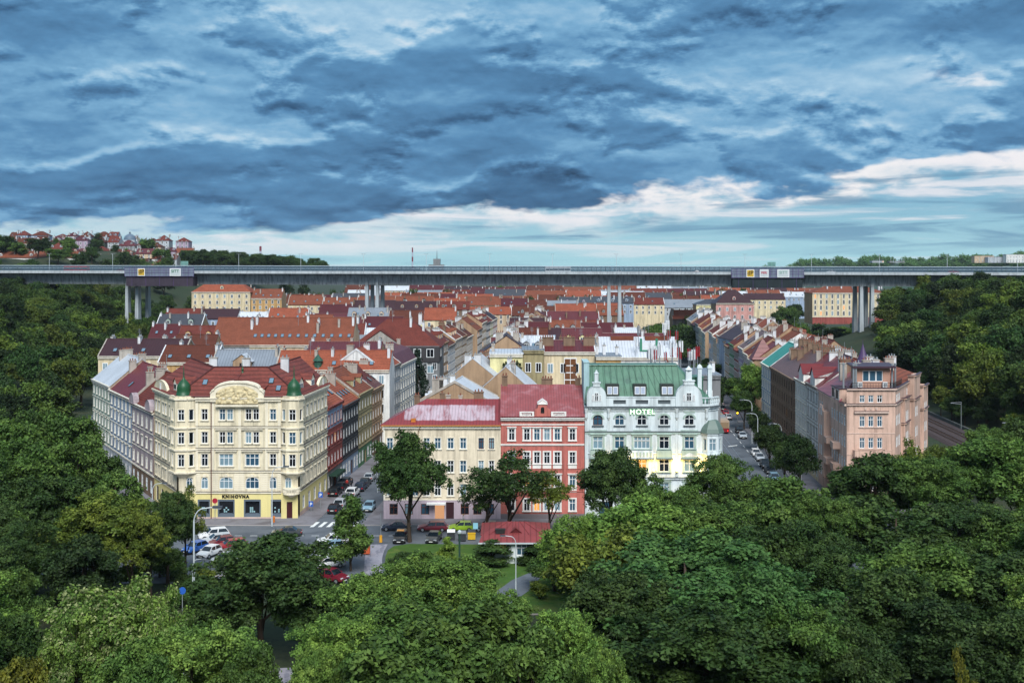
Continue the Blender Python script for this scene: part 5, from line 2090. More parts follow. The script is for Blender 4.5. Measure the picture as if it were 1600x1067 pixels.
def row_y(fx, Ya, Yb, seed, place, side, ze=(14.5, 18.0), w=(11, 18), roofs=None, lod=1, visfl=None, depth=12, walls=None, group=None, rise=(3.8, 4.8)):
    """houses along a street that runs away from the camera; side +1: front faces +x, -1: front faces -x"""
    r = random.Random(seed)
    for a, b in split(Ya, Yb, r, *w):
        P0, P1 = seg_on(fx, a, b, side < 0)
        row_house(P0, P1, r.uniform(*ze), depth, r.uniform(*rise), r.choice(walls or PAL_W), r.choice(roofs or PAL_R), max(3, int((b - a) / 2.9)), 5, None, lod, None, group or 'houses ' + place,
                  seed=seed + int(a), chim=r.choice(['w', 'w', 'p', 'b']), visfl=visfl, place=place, trims=lod < 2)


REDS = ['red tile', 'dark red', 'brown tile', 'purple-brown', 'red tile', 'crimson metal', 'orange tile']
# second block row: left street, both sides
row_y(xl1, 334, 430, 101, 'left of the left street past the crossing', 1, walls=['cream', 'ochre', 'pale yellow', 'tan', 'pale grey', 'beige'], roofs=REDS)
row_y(xl2, 214, 300, 102, 'behind the yellow corner house', -1, (12.5, 14.5), roofs=['white metal', 'grey metal', 'dark red', 'white metal'], rise=(3.4, 4.2))
row_y(xl2, 316, 428, 103, 'right of the left street past the crossing', -1, (13, 16.5), roofs=['red tile', 'dark red', 'white metal', 'brown tile'])
row_y(xl1, 446, 530, 104, 'far down the left street before the viaduct', 1, roofs=REDS)
row_y(xl2, 446, 530, 105, 'far down the left street, right side', -1, roofs=REDS)
# tram street, left side (backs seen)
row_y(xr1, 200, 296, 106, 'left of the tram street behind the hotel', 1, (11.5, 14.0), roofs=['dark red', 'red tile', 'brown tile'], rise=(3, 4))
row_y(xr1, 316, 425, 107, 'left of the tram street past the crossing', 1, (12, 15), roofs=REDS, rise=(3, 4))
# tram street, right side past the crossing
TR = [(302, 312, 'cream', 'red metal'), (312, 322, 'pink', 'red tile'), (322, 333, 'lilac', 'brown metal'), (333, 344, 'red-brown', 'salmon tile'), (344, 356, 'green', 'red tile'), (356, 368, 'tan', 'red tile'), (368, 380, 'white', 'brown tile'),
      (380, 393, 'pale grey', 'orange tile'), (393, 406, 'beige', 'salmon tile'), (406, 420, 'pale grey', 'red tile'), (434, 448, 'pale green', 'dark red'), (448, 462, 'cream', 'salmon tile'), (462, 478, 'grey', 'red tile'), (478, 496, 'dark grey', 'dark red'), (496, 520, 'ochre', 'grey metal')]
for i, (a, b, wall, roof) in enumerate(TR):
    P1, P0 = (xr2(a), a), (xr2(b), b)
    t, ro = row_house(P0, P1, 15.4 + (i * 7 % 5) * .45, 13, 4.6, wall, roof, 4, 5, None, 1, None, 'houses on the right of the tram street past the crossing', seed=200 + i, chim='w', place='right of the tram street past the crossing', nsky=i % 3, ndor=0)
    if i == 0:
        tw = MB()
        tw.face([(-.3, -.3, 16.0), (5.6, -.3, 16.0), (2.6, 2.6, 21.6)])
        L_ = (Vector(P1) - Vector(P0)).length
        tw = MB()
        q = [(L_ - 6.0, -.4), (L_ + .4, -.4), (L_ + .4, 6.0), (L_ - 6.0, 6.0)]
        for k in range(4):
            a_, b_ = q[k], q[(k + 1) % 4]
            tw.face([(a_[0], a_[1], 15.9), (b_[0], b_[1], 15.9), (L_ - 2.8, 2.8, 21.4)])
        tw.build('turret_roof', [roofmat('red metal')], t)
row_y(lambda Y: 90 + .04 * (Y - 300), 300, 415, 109, 'by the railway past the crossing', 1, roofs=['orange tile', 'salmon tile', 'red tile'])
t, ro = court((83, 360), 17, 14, 17.5, 4.6, 'pale blue', 'purple-brown', 1, 5, 'pale blue gable-end house with plum roof at the wood edge right of the tram street', 110, rz=RD(95), chim='w')
# middle block, second row: court walls
t, ro = court((6, 300), 15.5, 15, 17.0, 5.2, 'tan', 'purple-brown', 1, 4, 'house with broad stained beige fire wall and plum roof in the middle block', 120, rz=RD(90), chim='w', nsky=0)
row_x(316, -6, 12, 121, 'in the middle block past the first crossing', (14, 17), (8, 12), lod=1, visfl=3)
row_x(322, 14, 44, 122, 'in the middle block past the first crossing', (15, 18), (9, 14), ['dark red', 'purple-brown', 'red tile', 'crimson metal'], 1, 3, walls=['pale yellow', 'cream', 'ochre'])
row_x(286, 0, 30, 123, 'at the rear of the middle block', (14, 17), (9, 14), None, 1, 2)
row_x(372, -2, 42, 124, 'deep in the middle block', (14, 17), (9, 14), lod=2)
row_x(412, -2, 44, 125, 'on the far edge of the middle block', (14.5, 17.5), (10, 16), ['red tile', 'dark red', 'white metal', 'orange tile'], 2)
# left block, second row
row_x(360, -108, -36, 126, 'behind the long orange roofs', (12, 14), (10, 16), ['white metal', 'grey metal', 'red tile', 'brown tile'], 2)
row_x(404, -128, -28, 127, 'two rows behind the long orange roofs', (13, 15.5), (10, 17), None, 2, 2)
# third row up to the viaduct
row_x(446, -138, -26, 128, 'left of the left street in front of the viaduct', (14.5, 18), (11, 18), None, 2)
row_x(496, -150, -24, 129, 'just in front of the viaduct on the left', (14.5, 19), (11, 18), None, 2)
row_x(446, -1, 36, 130, 'between the streets in front of the viaduct', (13, 16), (11, 18), REDS, 2)
row_x(500, 2, 38, 131, 'just in front of the viaduct between the streets', (13, 16), (11, 18), REDS, 2)
# beyond the viaduct
ORG = ['orange tile', 'brown tile', 'red tile', 'salmon tile', 'orange tile', 'purple-brown', 'dark red', 'slate grey']
FARR = ['dark red', 'purple-brown', 'slate grey', 'brown tile', 'grey metal', 'white metal', 'red tile', 'orange tile', 'salmon tile', 'slate grey']
FARW = ['white', 'pale grey', 'cream', 'lilac', 'pale mauve', 'pale blue', 'beige']
row_x(618, -122, 60, 132, 'beyond the viaduct in the first row', (14, 18), (14, 24), ORG, 2)
row_x(668, -130, 10, 133, 'in the long orange row beyond the viaduct', (17.5, 19.0), (16, 24), ORG, 2, 3, walls=['cream', 'beige', 'dark grey', 'cream'])
row_x(650, 20, 62, 134, 'beyond the viaduct near the park', (13, 16), (14, 22), None, 2)
row_x(720, -190, 150, 135, 'in the third row beyond the viaduct', (14, 19), (16, 28), FARR, 2, walls=FARW, skip=((960, 1010),))
row_x(800, -150, 190, 136, 'in the fourth row beyond the viaduct', (14, 18), (18, 30), FARR, 2, walls=FARW)
row_x(900, -150, 230, 137, 'in the fifth row beyond the viaduct', (14, 18), (20, 34), FARR, 3, 1, walls=FARW)
row_x(1030, -150, 290, 138, 'among the far roofs under the viaduct', (14, 18), (22, 38), FARR, 3, 1, walls=FARW)
row_x(1180, -170, 340, 139, 'among the farthest roofs under the viaduct', (14, 19), (26, 44), FARR, 3, 1, walls=FARW)
# single large buildings beyond the viaduct
row_house((-178, 640), (-145.4, 640), 26.4, 16, 6.0, 'cream', 'salmon tile', 8, 5, 'ochre', 1, 'stately cream house with red roof and round dormer right of the left bridge pier', None, seed=301, chim='w', visfl=4, roofkind='hip', ndor=1, nsky=0, base=8)
row_house((-145, 640), (-128, 640), 22.8, 14, 5.0, 'ochre', 'orange tile', 5, 5, None, 1, 'ochre house attached to the stately cream one beyond the viaduct', None, seed=302, chim='w', visfl=4, base=6)
row_house((170, 652), (212, 652), 25.6, 18, 3.4, 'cream', 'orange tile', 13, 5, 'red-brown', 1, 'large cream and brick-red school behind the right bridge pier', None, seed=303, chim='w', visfl=4, roofkind='hip', ndor=0, nsky=0, base=8, winh=2.4)
row_house((108, 610), (128, 610), 21, 16, 7.0, 'pink', 'purple-brown', 5, 3, None, 1, 'pink villa with steep plum hipped roof under the right scaffold', None, seed=304, visfl=2, roofkind='hip', ndor=1, base=8)
row_house((112, 700), (140, 700), 17.5, 14, 3.0, 'pale yellow', 'slate grey', 8, 4, None, 1, 'pale lemon block with slate roof beyond the tram street', None, seed=305, visfl=3, roofkind='hip', nsky=0, ndor=0)
row_house((78, 560), (98, 560), 15, 12, 4.0, 'dark grey', 'salmon tile', 4, 3, None, 1, 'dark timber house with pale red roof between trees beyond the tram street', None, seed=306, visfl=2)

# ------------------------------------------------------------------ villas on the hill at the left
rh = random.Random(31)
hill = []
for Y, z, px0, px1, n in ((820, 46, -20, 290, 13), (880, 53, -20, 275, 13), (960, 62, -20, 300, 14), (1060, 70, -20, 290, 13)):
    for i in range(n):
        px = lerp(px0, px1, (i + rh.uniform(.2, .8)) / n)
        if rh.random() < .1:
            continue
        w = rh.uniform(9, 16)
        x = (px - 800) / F * Y
        zt = z - max(0, (px - 170)) * .06 + rh.uniform(-2.5, 2.5)
        h = rh.uniform(8, 12)
        row_house((x - w / 2, Y), (x + w / 2, Y), zt - 1, 12, rh.uniform(3, 5), rh.choice(['pale grey', 'lilac', 'pale grey', 'beige', 'cream', 'white', 'pale blue', 'grey']), rh.choice(['red tile', 'orange tile', 'red tile', 'brown tile', 'crimson metal', 'dark red']),
                  max(3, int(w / 3.2)), 3, None, 2, None, 'villas on the hill at the left', seed=int(px) + int(Y), chim='w', base=zt - h, roofkind=rh.choice(['gable', 'hip', 'hip']), place='on the hill above the left bridge end', trims=False, ndor=rh.choice([0, 2]), gh=3.2, fire=False)
row_house((-348, 760), (-288, 760), 46.5, 14, 4.0, 'white', 'orange tile', 12, 3, None, 2, 'long low white house with orange roof just above the left bridge deck', None, seed=401, base=35, roofkind='gable', trims=False, fire=False, gh=3.2)
# domed observatory-like hall on the hill top
o = thing('domed_hall', 'grey domed hall with lantern on the skyline of the left hill', 'building', (-335, 1010, 59))
o.scale = (.62, .62, .62)
b = MB()
b.prism([(-9, -8), (9, -8), (9, 8), (-9, 8)], 0, 8)
b.build('wall', [wallmat('pale grey')], o)
b = MB()
b.lathe([(8.5, 8), (8.4, 9), (7.6, 12), (5.6, 14.6), (3, 16.2), (1.2, 16.8), (1.2, 18.4), (1.4, 18.5), (.1, 20), (.05, 24)], 0, 0, 16)
b.build('dome', [mat('blue-grey dome sheet', L(96, 112, 128), .5, .15)], o, True)
# ------------------------------------------------------------------ the motorway viaduct
CONC = mat('grey bridge concrete', L(164, 170, 174), .85, .16, .08, .5, bump=.05)
CONCL = mat('pale concrete slab edge', L(176, 184, 188), .85, .10, .1, .3)


def viaduct():
    P0, P1 = Vector((-262.0, 561.0)), Vector((262.0, 521.0))
    ln = (P1 - P0).length
    rz = math.atan2(P1.y - P0.y, P1.x - P0.x)
    t = thing('viaduct', 'long grey concrete road viaduct spanning the whole valley on twin piers', 'bridge', (P0.x, P0.y, 0), rz)

    def z(u):
        return 36.9 + .9 * (1 - u / ln)
    mb = MB()
    N = 24
    # box girder: bottom narrower than deck
    for i in range(N):
        u0, u1 = ln * i / N, ln * (i + 1) / N
        a, b = z(u0), z(u1)
        prof = [(6.0, -5.8), (20.0, -5.8), (21.2, -.6), (26.4, -.25), (26.4, 0), (0, 0), (0, -.25), (4.8, -.6)]
        for j in range(len(prof)):
            (y0, w0), (y1, w1) = prof[j], prof[(j + 1) % len(prof)]
            mb.face([(u0, y1, a + w1), (u0, y0, a + w0), (u1, y0, b + w0), (u1, y1, b + w1)][::-1])
    mb.build('box_girder', [CONC], t)
    eb, pb1, pb2, rbs = MB(), MB(), MB(), (MB(), MB())
    for i in range(N):
        u0, u1 = ln * i / N, ln * (i + 1) / N
        a, b = z(u0), z(u1)
        for y0, y1 in ((-.25, .25), (26.15, 26.65)):
            q = [(u0, y0), (u1, y0), (u1, y1), (u0, y1)]
            za = [a, b, b, a]
            eb.face([(p[0], p[1], w - .5) for p, w in zip(q, za)][::-1])
            eb.face([(p[0], p[1], w + .75) for p, w in zip(q, za)])
            for j in range(4):
                k = (j + 1) % 4
                eb.face([(*q[j], za[j] - .5), (*q[k], za[k] - .5), (*q[k], za[k] + .75), (*q[j], za[j] + .75)])
            yy = (y0 + y1) / 2
            q_ = rbs[yy > 5]
            q_.tube([(u0, yy, a + 3.2), (u1, yy, b + 3.2)], .12, 4)
            q_.tube([(u0, yy, a + 2.0), (u1, yy, b + 2.0)], .05, 4)
        rb_n = 10
        for k in range(rb_n):
            u = lerp(u0, u1, k / rb_n)
            for yy in (0, 26.4):
                rbs[yy > 5].box(u - .07, u + .07, yy - .07, yy + .07, z(u) + .75, z(u) + 3.1, 1)
        for yy, pb in ((.0, pb1), (26.4, pb2)):
            pb.face([(u0, yy, a + .75), (u1, yy, b + .75), (u1, yy, b + 3.1), (u0, yy, a + 3.1)])
    eb.build('slab_edge', [CONCL], t)
    for rb in rbs:
        rb.build('railing', [mat('pale steel railing', L(206, 216, 222), .4, .1, metal=.2), mat('dark railing post', L(70, 82, 92), .5, .1)], t)
    # transparent noise screen
    m = bpy.data.materials.new('tinted noise screen')
    m.use_nodes = True
    b = m.node_tree.nodes['Principled BSDF']
    b.inputs['Base Color'].default_value = (*L(70, 92, 108), 1)
    b.inputs['Roughness'].default_value = .2
    b.inputs['Alpha'].default_value = .6
    pb1.build('noise_screen', [m], t)
    pb2.build('noise_screen', [m], t)
    ab = MB()
    ab.face([(0, .3, z(0) + .02), (ln, .3, z(ln) + .02), (ln, 26.1, z(ln) + .02), (0, 26.1, z(0) + .02)])
    ab.build('roadway', [mat('viaduct asphalt', L(84, 86, 90), .9, .12, .3)], t)
    bar = MB()
    for y in (12.9, 13.5):
        bar.face([(0, y, z(0) + .03), (ln, y, z(ln) + .03), (ln, y, z(ln) + .9), (0, y, z(0) + .9)])
    bar.build('crash_barrier', [GREYMETAL], t)
    # piers
    for px in (203, 579, 959, 1355):
        for u in [0]:
            pass
        # solve for u at this column
        lo, hi = 0, ln
        for _ in range(40):
            mid = (lo + hi) / 2
            q = P0 + (P1 - P0) * (mid / ln)
            if px_of((q.x, q.y + 4)) < px:
                lo = mid
            else:
                hi = mid
        u = lo
        q = P0 + (P1 - P0) * (u / ln)
        zb = min(terr(q.x, q.y), terr(q.x, q.y + 20)) - 1
        for du in (-2.5, 2.5):
            for y0, y1 in ((5.4, 8.6), (18.0, 21.2)):
                pm = MB()
                for s0, s1, za, zc in ((1.0, .8, zb, z(u) - 5.8),):
                    a0 = [(-1.0, y0 - .4), (1.0, y0 - .4), (1.0, y1 + .4), (-1.0, y1 + .4)]
                    a1 = [(-.68, y0), (.68, y0), (.68, y1), (-.68, y1)]
                    for j in range(4):
                        k = (j + 1) % 4
                        pm.face([(u + du + a0[j][0], a0[j][1], za), (u + du + a0[k][0], a0[k][1], za), (u + du + a1[k][0], a1[k][1], zc), (u + du + a1[j][0], a1[j][1], zc)])
                pm.build('pier_leg', [CONCL], t)
            st = MB()
            st.box(u + du - .7, u + du + .7, 5.2, 5.95, z(u) - 5.85, z(u) - .7)
            st.build('pier_rib', [CONC], t)
    return t, P0, P1, ln, rz, z


VIA, VP0, VP1, VLN, VRZ, VZ = viaduct()


def on_via(px, y=0.0):
    """distance along the viaduct for a column of the photograph"""
    lo, hi = 0, VLN
    n = Vector((-(VP1 - VP0).y, (VP1 - VP0).x)).normalized()
    for _ in range(40):
        mid = (lo + hi) / 2
        q = VP0 + (VP1 - VP0) * (mid / VLN) + n * y
        if px_of(q) < px:
            lo = mid
        else:
            hi = mid
    q = VP0 + (VP1 - VP0) * (lo / VLN) + n * y
    return lo, Vector((q.x, q.y, VZ(lo)))


# lamp posts on the deck
ordn = ['first', 'second', 'third', 'fourth', 'fifth', 'sixth', 'seventh', 'eighth', 'ninth', 'tenth', 'eleventh', 'twelfth', 'thirteenth', 'fourteenth', 'fifteenth', 'sixteenth', 'seventeenth']
lamp0 = None
for i, px in enumerate((-15, 77, 176, 275, 373, 470, 568, 666, 765, 863, 963, 1064, 1164, 1268, 1374, 1480, 1590)):
    u, p = on_via(px, 13.2)
    lab = f'{ordn[i]} lamp post from the left along the viaduct deck'
    if lamp0 is None:
        lamp0 = thing('bridge_lamp', lab, 'lamp post', p, VRZ, 'lamp posts along the viaduct')
        b = MB()
        b.tube([(0, 0, 0), (0, 0, 9.0)], [.12, .08], 6)
        b.build('pole', [LIGHTMETAL], lamp0)
        for s in (-1, 1):
            b = MB()
            b.tube([(0, 0, 8.8), (s * .5, 0, 9.1)], .05, 4)
            b.box(min(s * .4, s * 1.1), max(s * .4, s * 1.1), -.12, .12, 9.05, 9.2)
            b.build('lamp_head', [GREYMETAL], lamp0)
    else:
        copy_tree(lamp0, p, VRZ, lab)


# scaffold cages hung on the girder at two piers
def scaffold(pxa, pxb, label, boards, dark):
    ua, pa = on_via(pxa, -1.2)
    ub, pb = on_via(pxb, -1.2)
    w = ub - ua
    t = thing('scaffold', label, 'scaffold', pa, VRZ)
    m = MB()
    m.box(0, w, -.2, 0, -1.9, 2.2)
    m.box(.5, w - .5, .4, 6.0, -6.6, -1.9, 1)
    m.build('sheeting', [mat('grey-blue scaffold sheeting', L(112, 122, 138), .8, .16, .5, .3), mat(dark[0], L(*dark[1]), .85, .2, .3, .2)], t)
    f = MB()
    n = int(w / 2.4)
    for i in range(n + 1):
        x = w * i / n
        f.tube([(x, -.28, -2.1), (x, -.28, 2.5)], .07, 4)
    for zz in (-1.9, -.2, 1.0, 2.3):
        f.tube([(0, -.3, zz), (w, -.3, zz)], .06, 4)
    for i in range(5):
        x = w * (i + .5) / 5
        f.tube([(x, .3, -6.7), (x, .3, -1.8)], .06, 4)
    f.build('tube_frame', [mat('purple-blue scaffold tube', L(96, 70, 130), .5, .1)], t)
    for text, sub, fx, bw, bg, fg, size in boards:
        x = w * fx
        o = MB()
        o.box(-bw / 2, bw / 2, -.1, 0, -1.75, 1.9, 0)
        o.box(-bw / 2 + .3, bw / 2 - .3, -.14, -.1, -1.45, 1.6, 1)
        s = o.build('sign_board', [WHITE, bg], t)
        s.location = (x, -.4, 0)
        lettering(text, size, fg, s, (0, -.17, -.55 if sub is None else -.1), (PI / 2, 0, 0), .02, bold=.03)
        if sub:
            lettering(sub, .5, fg if text != 'PERI' else BLACK, s, (0, -.17, -1.2), (PI / 2, 0, 0), .02)
    return t


YEL = mat('yellow sign panel', L(196, 160, 52), .6, .08)
WH = mat('white sign panel', L(186, 194, 196), .6, .05)
GRN = mat('green sign lettering', L(26, 104, 76), .6)
REDL = mat('crimson sign lettering', L(176, 24, 60), .6)
PGR = mat('pale green sign lettering', L(120, 160, 146), .6)
scaffold(195, 303, 'sheeted scaffold with yellow and white banners by the left bridge pier', [('dP', None, .245, 3.6, YEL, BLACK, 2.7), ('SITT', '- - - - -', .735, 5.4, WH, GRN, 2.0)], ('dark purple brown netting', (62, 54, 66)))
scaffold(1143, 1256, 'sheeted scaffold with three banners and dark green netting right of the middle spans', [('dP', None, .26, 3.6, YEL, BLACK, 2.7), ('PERI', '- - - -', .45, 4.0, WH, REDL, 1.45), ('SITT', '- - - - -', .715, 5.4, WH, PGR, 1.9)], ('dark green black netting', (38, 48, 52)))
for px, lab in ((287, 'grey site hoist frame above the left scaffold'), (1206, 'pale green stair tower frame above the right scaffold')):
    u, p = on_via(px, .6)
    o = thing('stair_tower', lab, 'scaffold', p + Vector((0, 0, .75)), VRZ)
    b = MB()
    for x in (-1.7, 0, 1.7):
        for y in (-.0, 1.2):
            b.tube([(x, y, 0), (x, y, 4.6)], .08, 4)
    for zz in (2.4, 3.4, 4.6):
        b.tube([(-1.7, 0, zz), (1.7, 0, zz)], .07, 4)
        b.tube([(-1.7, 1.2, zz), (1.7, 1.2, zz)], .07, 4)
    b.build('frame', [mat('pale green tube', L(130, 176, 164), .5)], o)
    b = MB()
    b.box(-1.6, 1.6, 1.25, 1.3, 2.4, 4.5)
    b.build('net', [mat('grey green net', L(110, 150, 146), .8)], o)

# towers on the skyline
o = thing('chimney_stack', 'tall thin red and white striped chimney on the skyline left of centre', 'chimney', (-216, 2500, -2))
for i in range(8):
    b = MB()
    z0 = 5 + i * 10
    b.tube([(0, 0, z0), (0, 0, z0 + 10)], [2.3 - .12 * i, 2.2 - .12 * i], 10)
    b.build('band', [mat('red chimney band', L(120, 40, 56), .8) if i % 2 else mat('pale chimney band', L(170, 176, 190), .8)], o)
o = thing('chimney_stack', 'short red-topped chimney behind the wooded ridge at the left', 'chimney', (-428, 1960, 36))
for i in range(5):
    b = MB()
    b.tube([(0, 0, i * 8.0), (0, 0, i * 8.0 + 8)], [1.9, 1.8], 8)
    b.build('band', [mat('red chimney band', (.1, .02, .03)) if i == 4 else mat('pale chimney band', (.3, .3, .3))], o)
o = thing('tower_block', 'distant stepped office block with a spire on the skyline', 'building', (-158, 2400, 0))
b = MB()
b.box(-16, 16, 0, 20, 0, 46)
b.box(-6, 8, 0, 20, 46, 58)
b.build('wall', [wallmat('grey')], o)
b = MB()
b.tube([(1, 10, 58), (1, 10, 76)], [.8, .2], 6)
b.build('spire', [DARKMETAL], o)
# ------------------------------------------------------------------ ground, hills, streets
def ground_material():
    m = bpy.data.materials.new('grass and leaf litter')
    m.use_nodes = True
    t = m.node_tree
    k = NT(t)
    b = t.nodes['Principled BSDF']
    b.inputs['Roughness'].default_value = .95
    tc = k.n('ShaderNodeTexCoord')
    n1 = k.noise(tc.outputs['Object'], .05, 6.0, .6)
    n2 = k.noise(tc.outputs['Object'], .8, 5.0, .7)
    c = k.mix(k.maprange(n1, .4, .62), L(36, 52, 24), L(56, 60, 34))
    c = k.mix(k.maprange(n2, .45, .65), c, L(28, 40, 20))
    t.links.new(c, b.inputs['Base Color'])
    return m


def axis(parts):
    out = []
    for a, b, st in parts:
        v = a
        while v < b - 1e-6:
            out.append(v)
            v += st
    out.append(parts[-1][1])
    return out


xs = axis([(-9000, -1500, 750), (-1500, -500, 50), (-500, -320, 12), (-320, 320, 5), (320, 500, 12), (500, 1500, 50), (1500, 9000, 750)])
ys = axis([(-300, 0, 50), (0, 120, 5), (120, 620, 6), (620, 1600, 20), (1600, 3000, 100), (3000, 12000, 900)])
gv = [(x, y, terr(x, y) - .03) for y in ys for x in xs]
nx = len(xs)
gf = [(j * nx + i, j * nx + i + 1, (j + 1) * nx + i + 1, (j + 1) * nx + i) for j in range(len(ys) - 1) for i in range(nx - 1)]
me = bpy.data.meshes.new('ground')
me.from_pydata(gv, [], gf)
me.materials.append(ground_material())
me.polygons.foreach_set('use_smooth', [True] * len(gf))
struct(link('ground', me))

ASPH = mat('worn grey asphalt', L(98, 104, 112), .75, .18, .15, 0, bump=.05, spec=.4, stain=((.2, .2, .2), .45, .7, L(72, 78, 86)))
PAVE = mat('grey pavement slabs', L(128, 126, 132), .85, .15, .4, 0, stain=((.3, .3, .3), .4, .7, L(104, 100, 104)))
KERB = mat('pale granite kerb', L(168, 162, 158), .85, .12, 1.0)
PAINT = mat('white road paint', L(226, 228, 226), .7, .15, 2.0)
LAWN = mat('mown lawn grass', L(62, 92, 32), .95, .25, .6, 0, stain=((.25, .25, .25), .5, .7, L(98, 108, 48)))
DRY = mat('dry yellowed grass', L(92, 96, 46), .95, .25, .7)
BRICKP = mat('pale paving stones', L(148, 146, 156), .85, .2, 1.2, 0, stain=((1.2, .3, 1), .5, .62, L(120, 120, 132)))


def sheet(name, poly, z, m):
    b = MB()
    b.face([(p[0], p[1], z) for p in poly])
    return struct(b.build(name, [m]))


def slab(name, poly, h, m, k=None):
    b = MB()
    b.prism(poly, -.2, h, 1, top=0)
    return struct(b.build(name, [m, k or KERB]))


def ccw(poly):
    a = sum(poly[i][0] * poly[(i + 1) % len(poly)][1] - poly[(i + 1) % len(poly)][0] * poly[i][1] for i in range(len(poly)))
    return poly if a > 0 else poly[::-1]


W63 = WA + WDIR * 66
sheet('street', ccw([(-72, 146), (56, 146), (66, 190), (80, 228), (96, 300), (112, 540), (-150, 540), (-128, 420), (W63.x - 14, W63.y), (-80, 196)]), .01, ASPH)
slab('pavement', ccw([(-57.5, 178.6), (-31.0, 178.6), (xl1(300) + 3.2, 301), (-60, 304), (W63.x - 1, W63.y + 3), (W63.x - 4.5, W63.y - 1)]), .13, PAVE)
slab('pavement', ccw([(xl2(182) - 3.2, 178.6), (37, 178.6), (38.5, 184), (xr1(300) + 4, 301), (xl2(300) - 3, 301)]), .13, PAVE)
slab('pavement', ccw([(xr2(186) - 4.5, 185), (65, 185), (82, 222), (94, 290), (xr2(290) - 4.5, 290)]), .13, PAVE)
slab('pavement', ccw([(xl1(318) + 3, 317), (xl1(432) + 3, 432), (-132, 432), (-112, 317)]), .13, PAVE)
slab('pavement', ccw([(xl2(316) - 3, 314), (xr1(316) + 4, 314), (xr1(430) + 4, 430), (xl2(430) - 3, 430)]), .13, PAVE)
slab('pavement', ccw([(xr2(300) - 4.5, 299), (100, 299), (108, 430), (xr2(430) - 4.5, 430)]), .13, PAVE)

# lawn with its rounded corner, path and walks
lawn = [ground_at(x, y)[:2] for x, y in ((604, 925), (602, 895), (602, 872), (606, 861), (616, 854), (640, 851), (700, 851.5), (770, 852), (860, 853), (960, 856), (960, 960), (610, 960))]
slab('lawn', ccw(lawn), .16, LAWN)
walk = [ground_at(x, y)[:2] for x, y in ((572, 851), (606, 850), (600, 861), (597, 872), (597, 920), (590, 990), (545, 990), (567, 905))]
sheet('path', ccw(walk), .03, BRICKP)
walk = [ground_at(x, y)[:2] for x, y in ((770, 930), (800, 908), (836, 893), (850, 898), (826, 925), (790, 950))]
sheet('path', ccw(walk), .185, ASPH)
dry = [ground_at(x, y)[:2] for x, y in ((290, 915), (320, 912), (335, 950), (285, 960))]
sheet('dry_lawn', ccw(dry), .03, DRY)
sheet('dry_lawn', ccw([ground_at(x, y)[:2] for x, y in ((455, 915), (560, 915), (560, 1000), (450, 1000))]), .03, LAWN)
sheet('path', ccw([(-40, 107), (-12, 110), (-12, 116.5), (-40, 113)]), .03, BRICKP)
slab('traffic_island', ccw([(-41, 149), (-41.3, 152), (-24, 153.5), (-23.5, 150.5)]), .12, PAVE)

# painted markings
mk = MB()
for i in range(6):
    x = -31.2 + i * 1.25
    mk.face([(x, 177.6, .024), (x + .6, 177.7, .024), (x + 1.0, 181.2, .024), (x + .4, 181.2, .024)])
for i in range(14):
    x = -46 + i * 2.3
    mk.face([(x, 171.8, .024), (x + 1.1, 171.8, .024), (x + 1.1, 172.0, .024), (x, 172.0, .024)])
for Y in range(190, 300, 6):
    x = (xr1(Y) + xr2(Y)) / 2 + 2.4
    mk.face([(x, Y, .024), (x + .15, Y, .024), (x + .36, Y + 3, .024), (x + .21, Y + 3, .024)])
mk.face([ground_at(*q)[:2] + (.024,) for q in ((1138, 697), (1152, 695), (1152, 696), (1138, 698))])
struct(mk.build('road_markings', [PAINT]))
tr = MB()
for off in (-4.3, -2.86, -.6, .84):
    pts = [((xr1(Y) + xr2(Y)) / 2 + off - 1.2, Y) for Y in (168, 230, 300, 420, 540)]
    for (xa, ya), (xb, yb) in zip(pts, pts[1:]):
        tr.face([(xa, ya, .022), (xa + .1, ya, .022), (xb + .1, yb, .022), (xb, yb, .022)])
struct(tr.build('tram_rails', [mat('worn steel rail', L(150, 156, 164), .35, .1, metal=.6)]), 'structure')

# railway at the foot of the right slope
RX = lambda Y: 95.5 + .075 * (Y - 200)
rb_ = MB()
yy = list(range(150, 560, 20))
for a, b in zip(yy, yy[1:]):
    for o0, o1, za, zb in ((-1.2, 8.2, .55, .55),):
        rb_.face([(RX(a) + o0, a, .55), (RX(a) + o1, a, .55), (RX(b) + o1, b, .55), (RX(b) + o0, b, .55)])
        rb_.face([(RX(a) + o0 - .8, a, 0), (RX(a) + o0, a, .55), (RX(b) + o0, b, .55), (RX(b) + o0 - .8, b, 0)])
struct(rb_.build('railway_bed', [mat('brown track ballast', L(70, 60, 60), .95, .3, 2.0)]))
rl = thing('railway_track', 'two-track railway line behind the pink corner block', 'railway', (RX(150), 150, .55))
for k, off in enumerate((1.2, 5.4)):
    s = MB()
    for Y in np.arange(152, 420, .75):
        x = RX(Y) - RX(150) + off
        s.box(x - 1.25, x + 1.25, Y - 150 - .12, Y - 150 + .12, .0, .1)
    so = s.build('sleepers', [mat('dark timber sleeper', L(62, 50, 46), .9, .2)], rl)
    for g in (-.72, .72):
        r_ = MB()
        r_.tube([(RX(Y) - RX(150) + off + g, Y - 150, .2) for Y in range(150, 421, 30)], .07, 4)
        r_.build('rail', [mat('rusty steel rail', L(120, 100, 96), .4, .15, metal=.5)], rl)
wl = thing('retaining_wall', 'low grey concrete wall between the railway and the wooded slope', 'wall', (0, 0, 0))
w = MB()
for a, b in zip(yy, yy[1:]):
    w.obox((RX(a) + 8.9, a), (RX(b) + 8.9, b), 0, .4, -.3, 1.1)
w.build('wall', [mat('dark mossy concrete', L(96, 100, 98), .9, .2, .4, .3)], wl)
cat_lab = ['nearest railway mast', 'second railway mast', 'third railway mast', 'fourth railway mast', 'last railway mast']
m0 = None
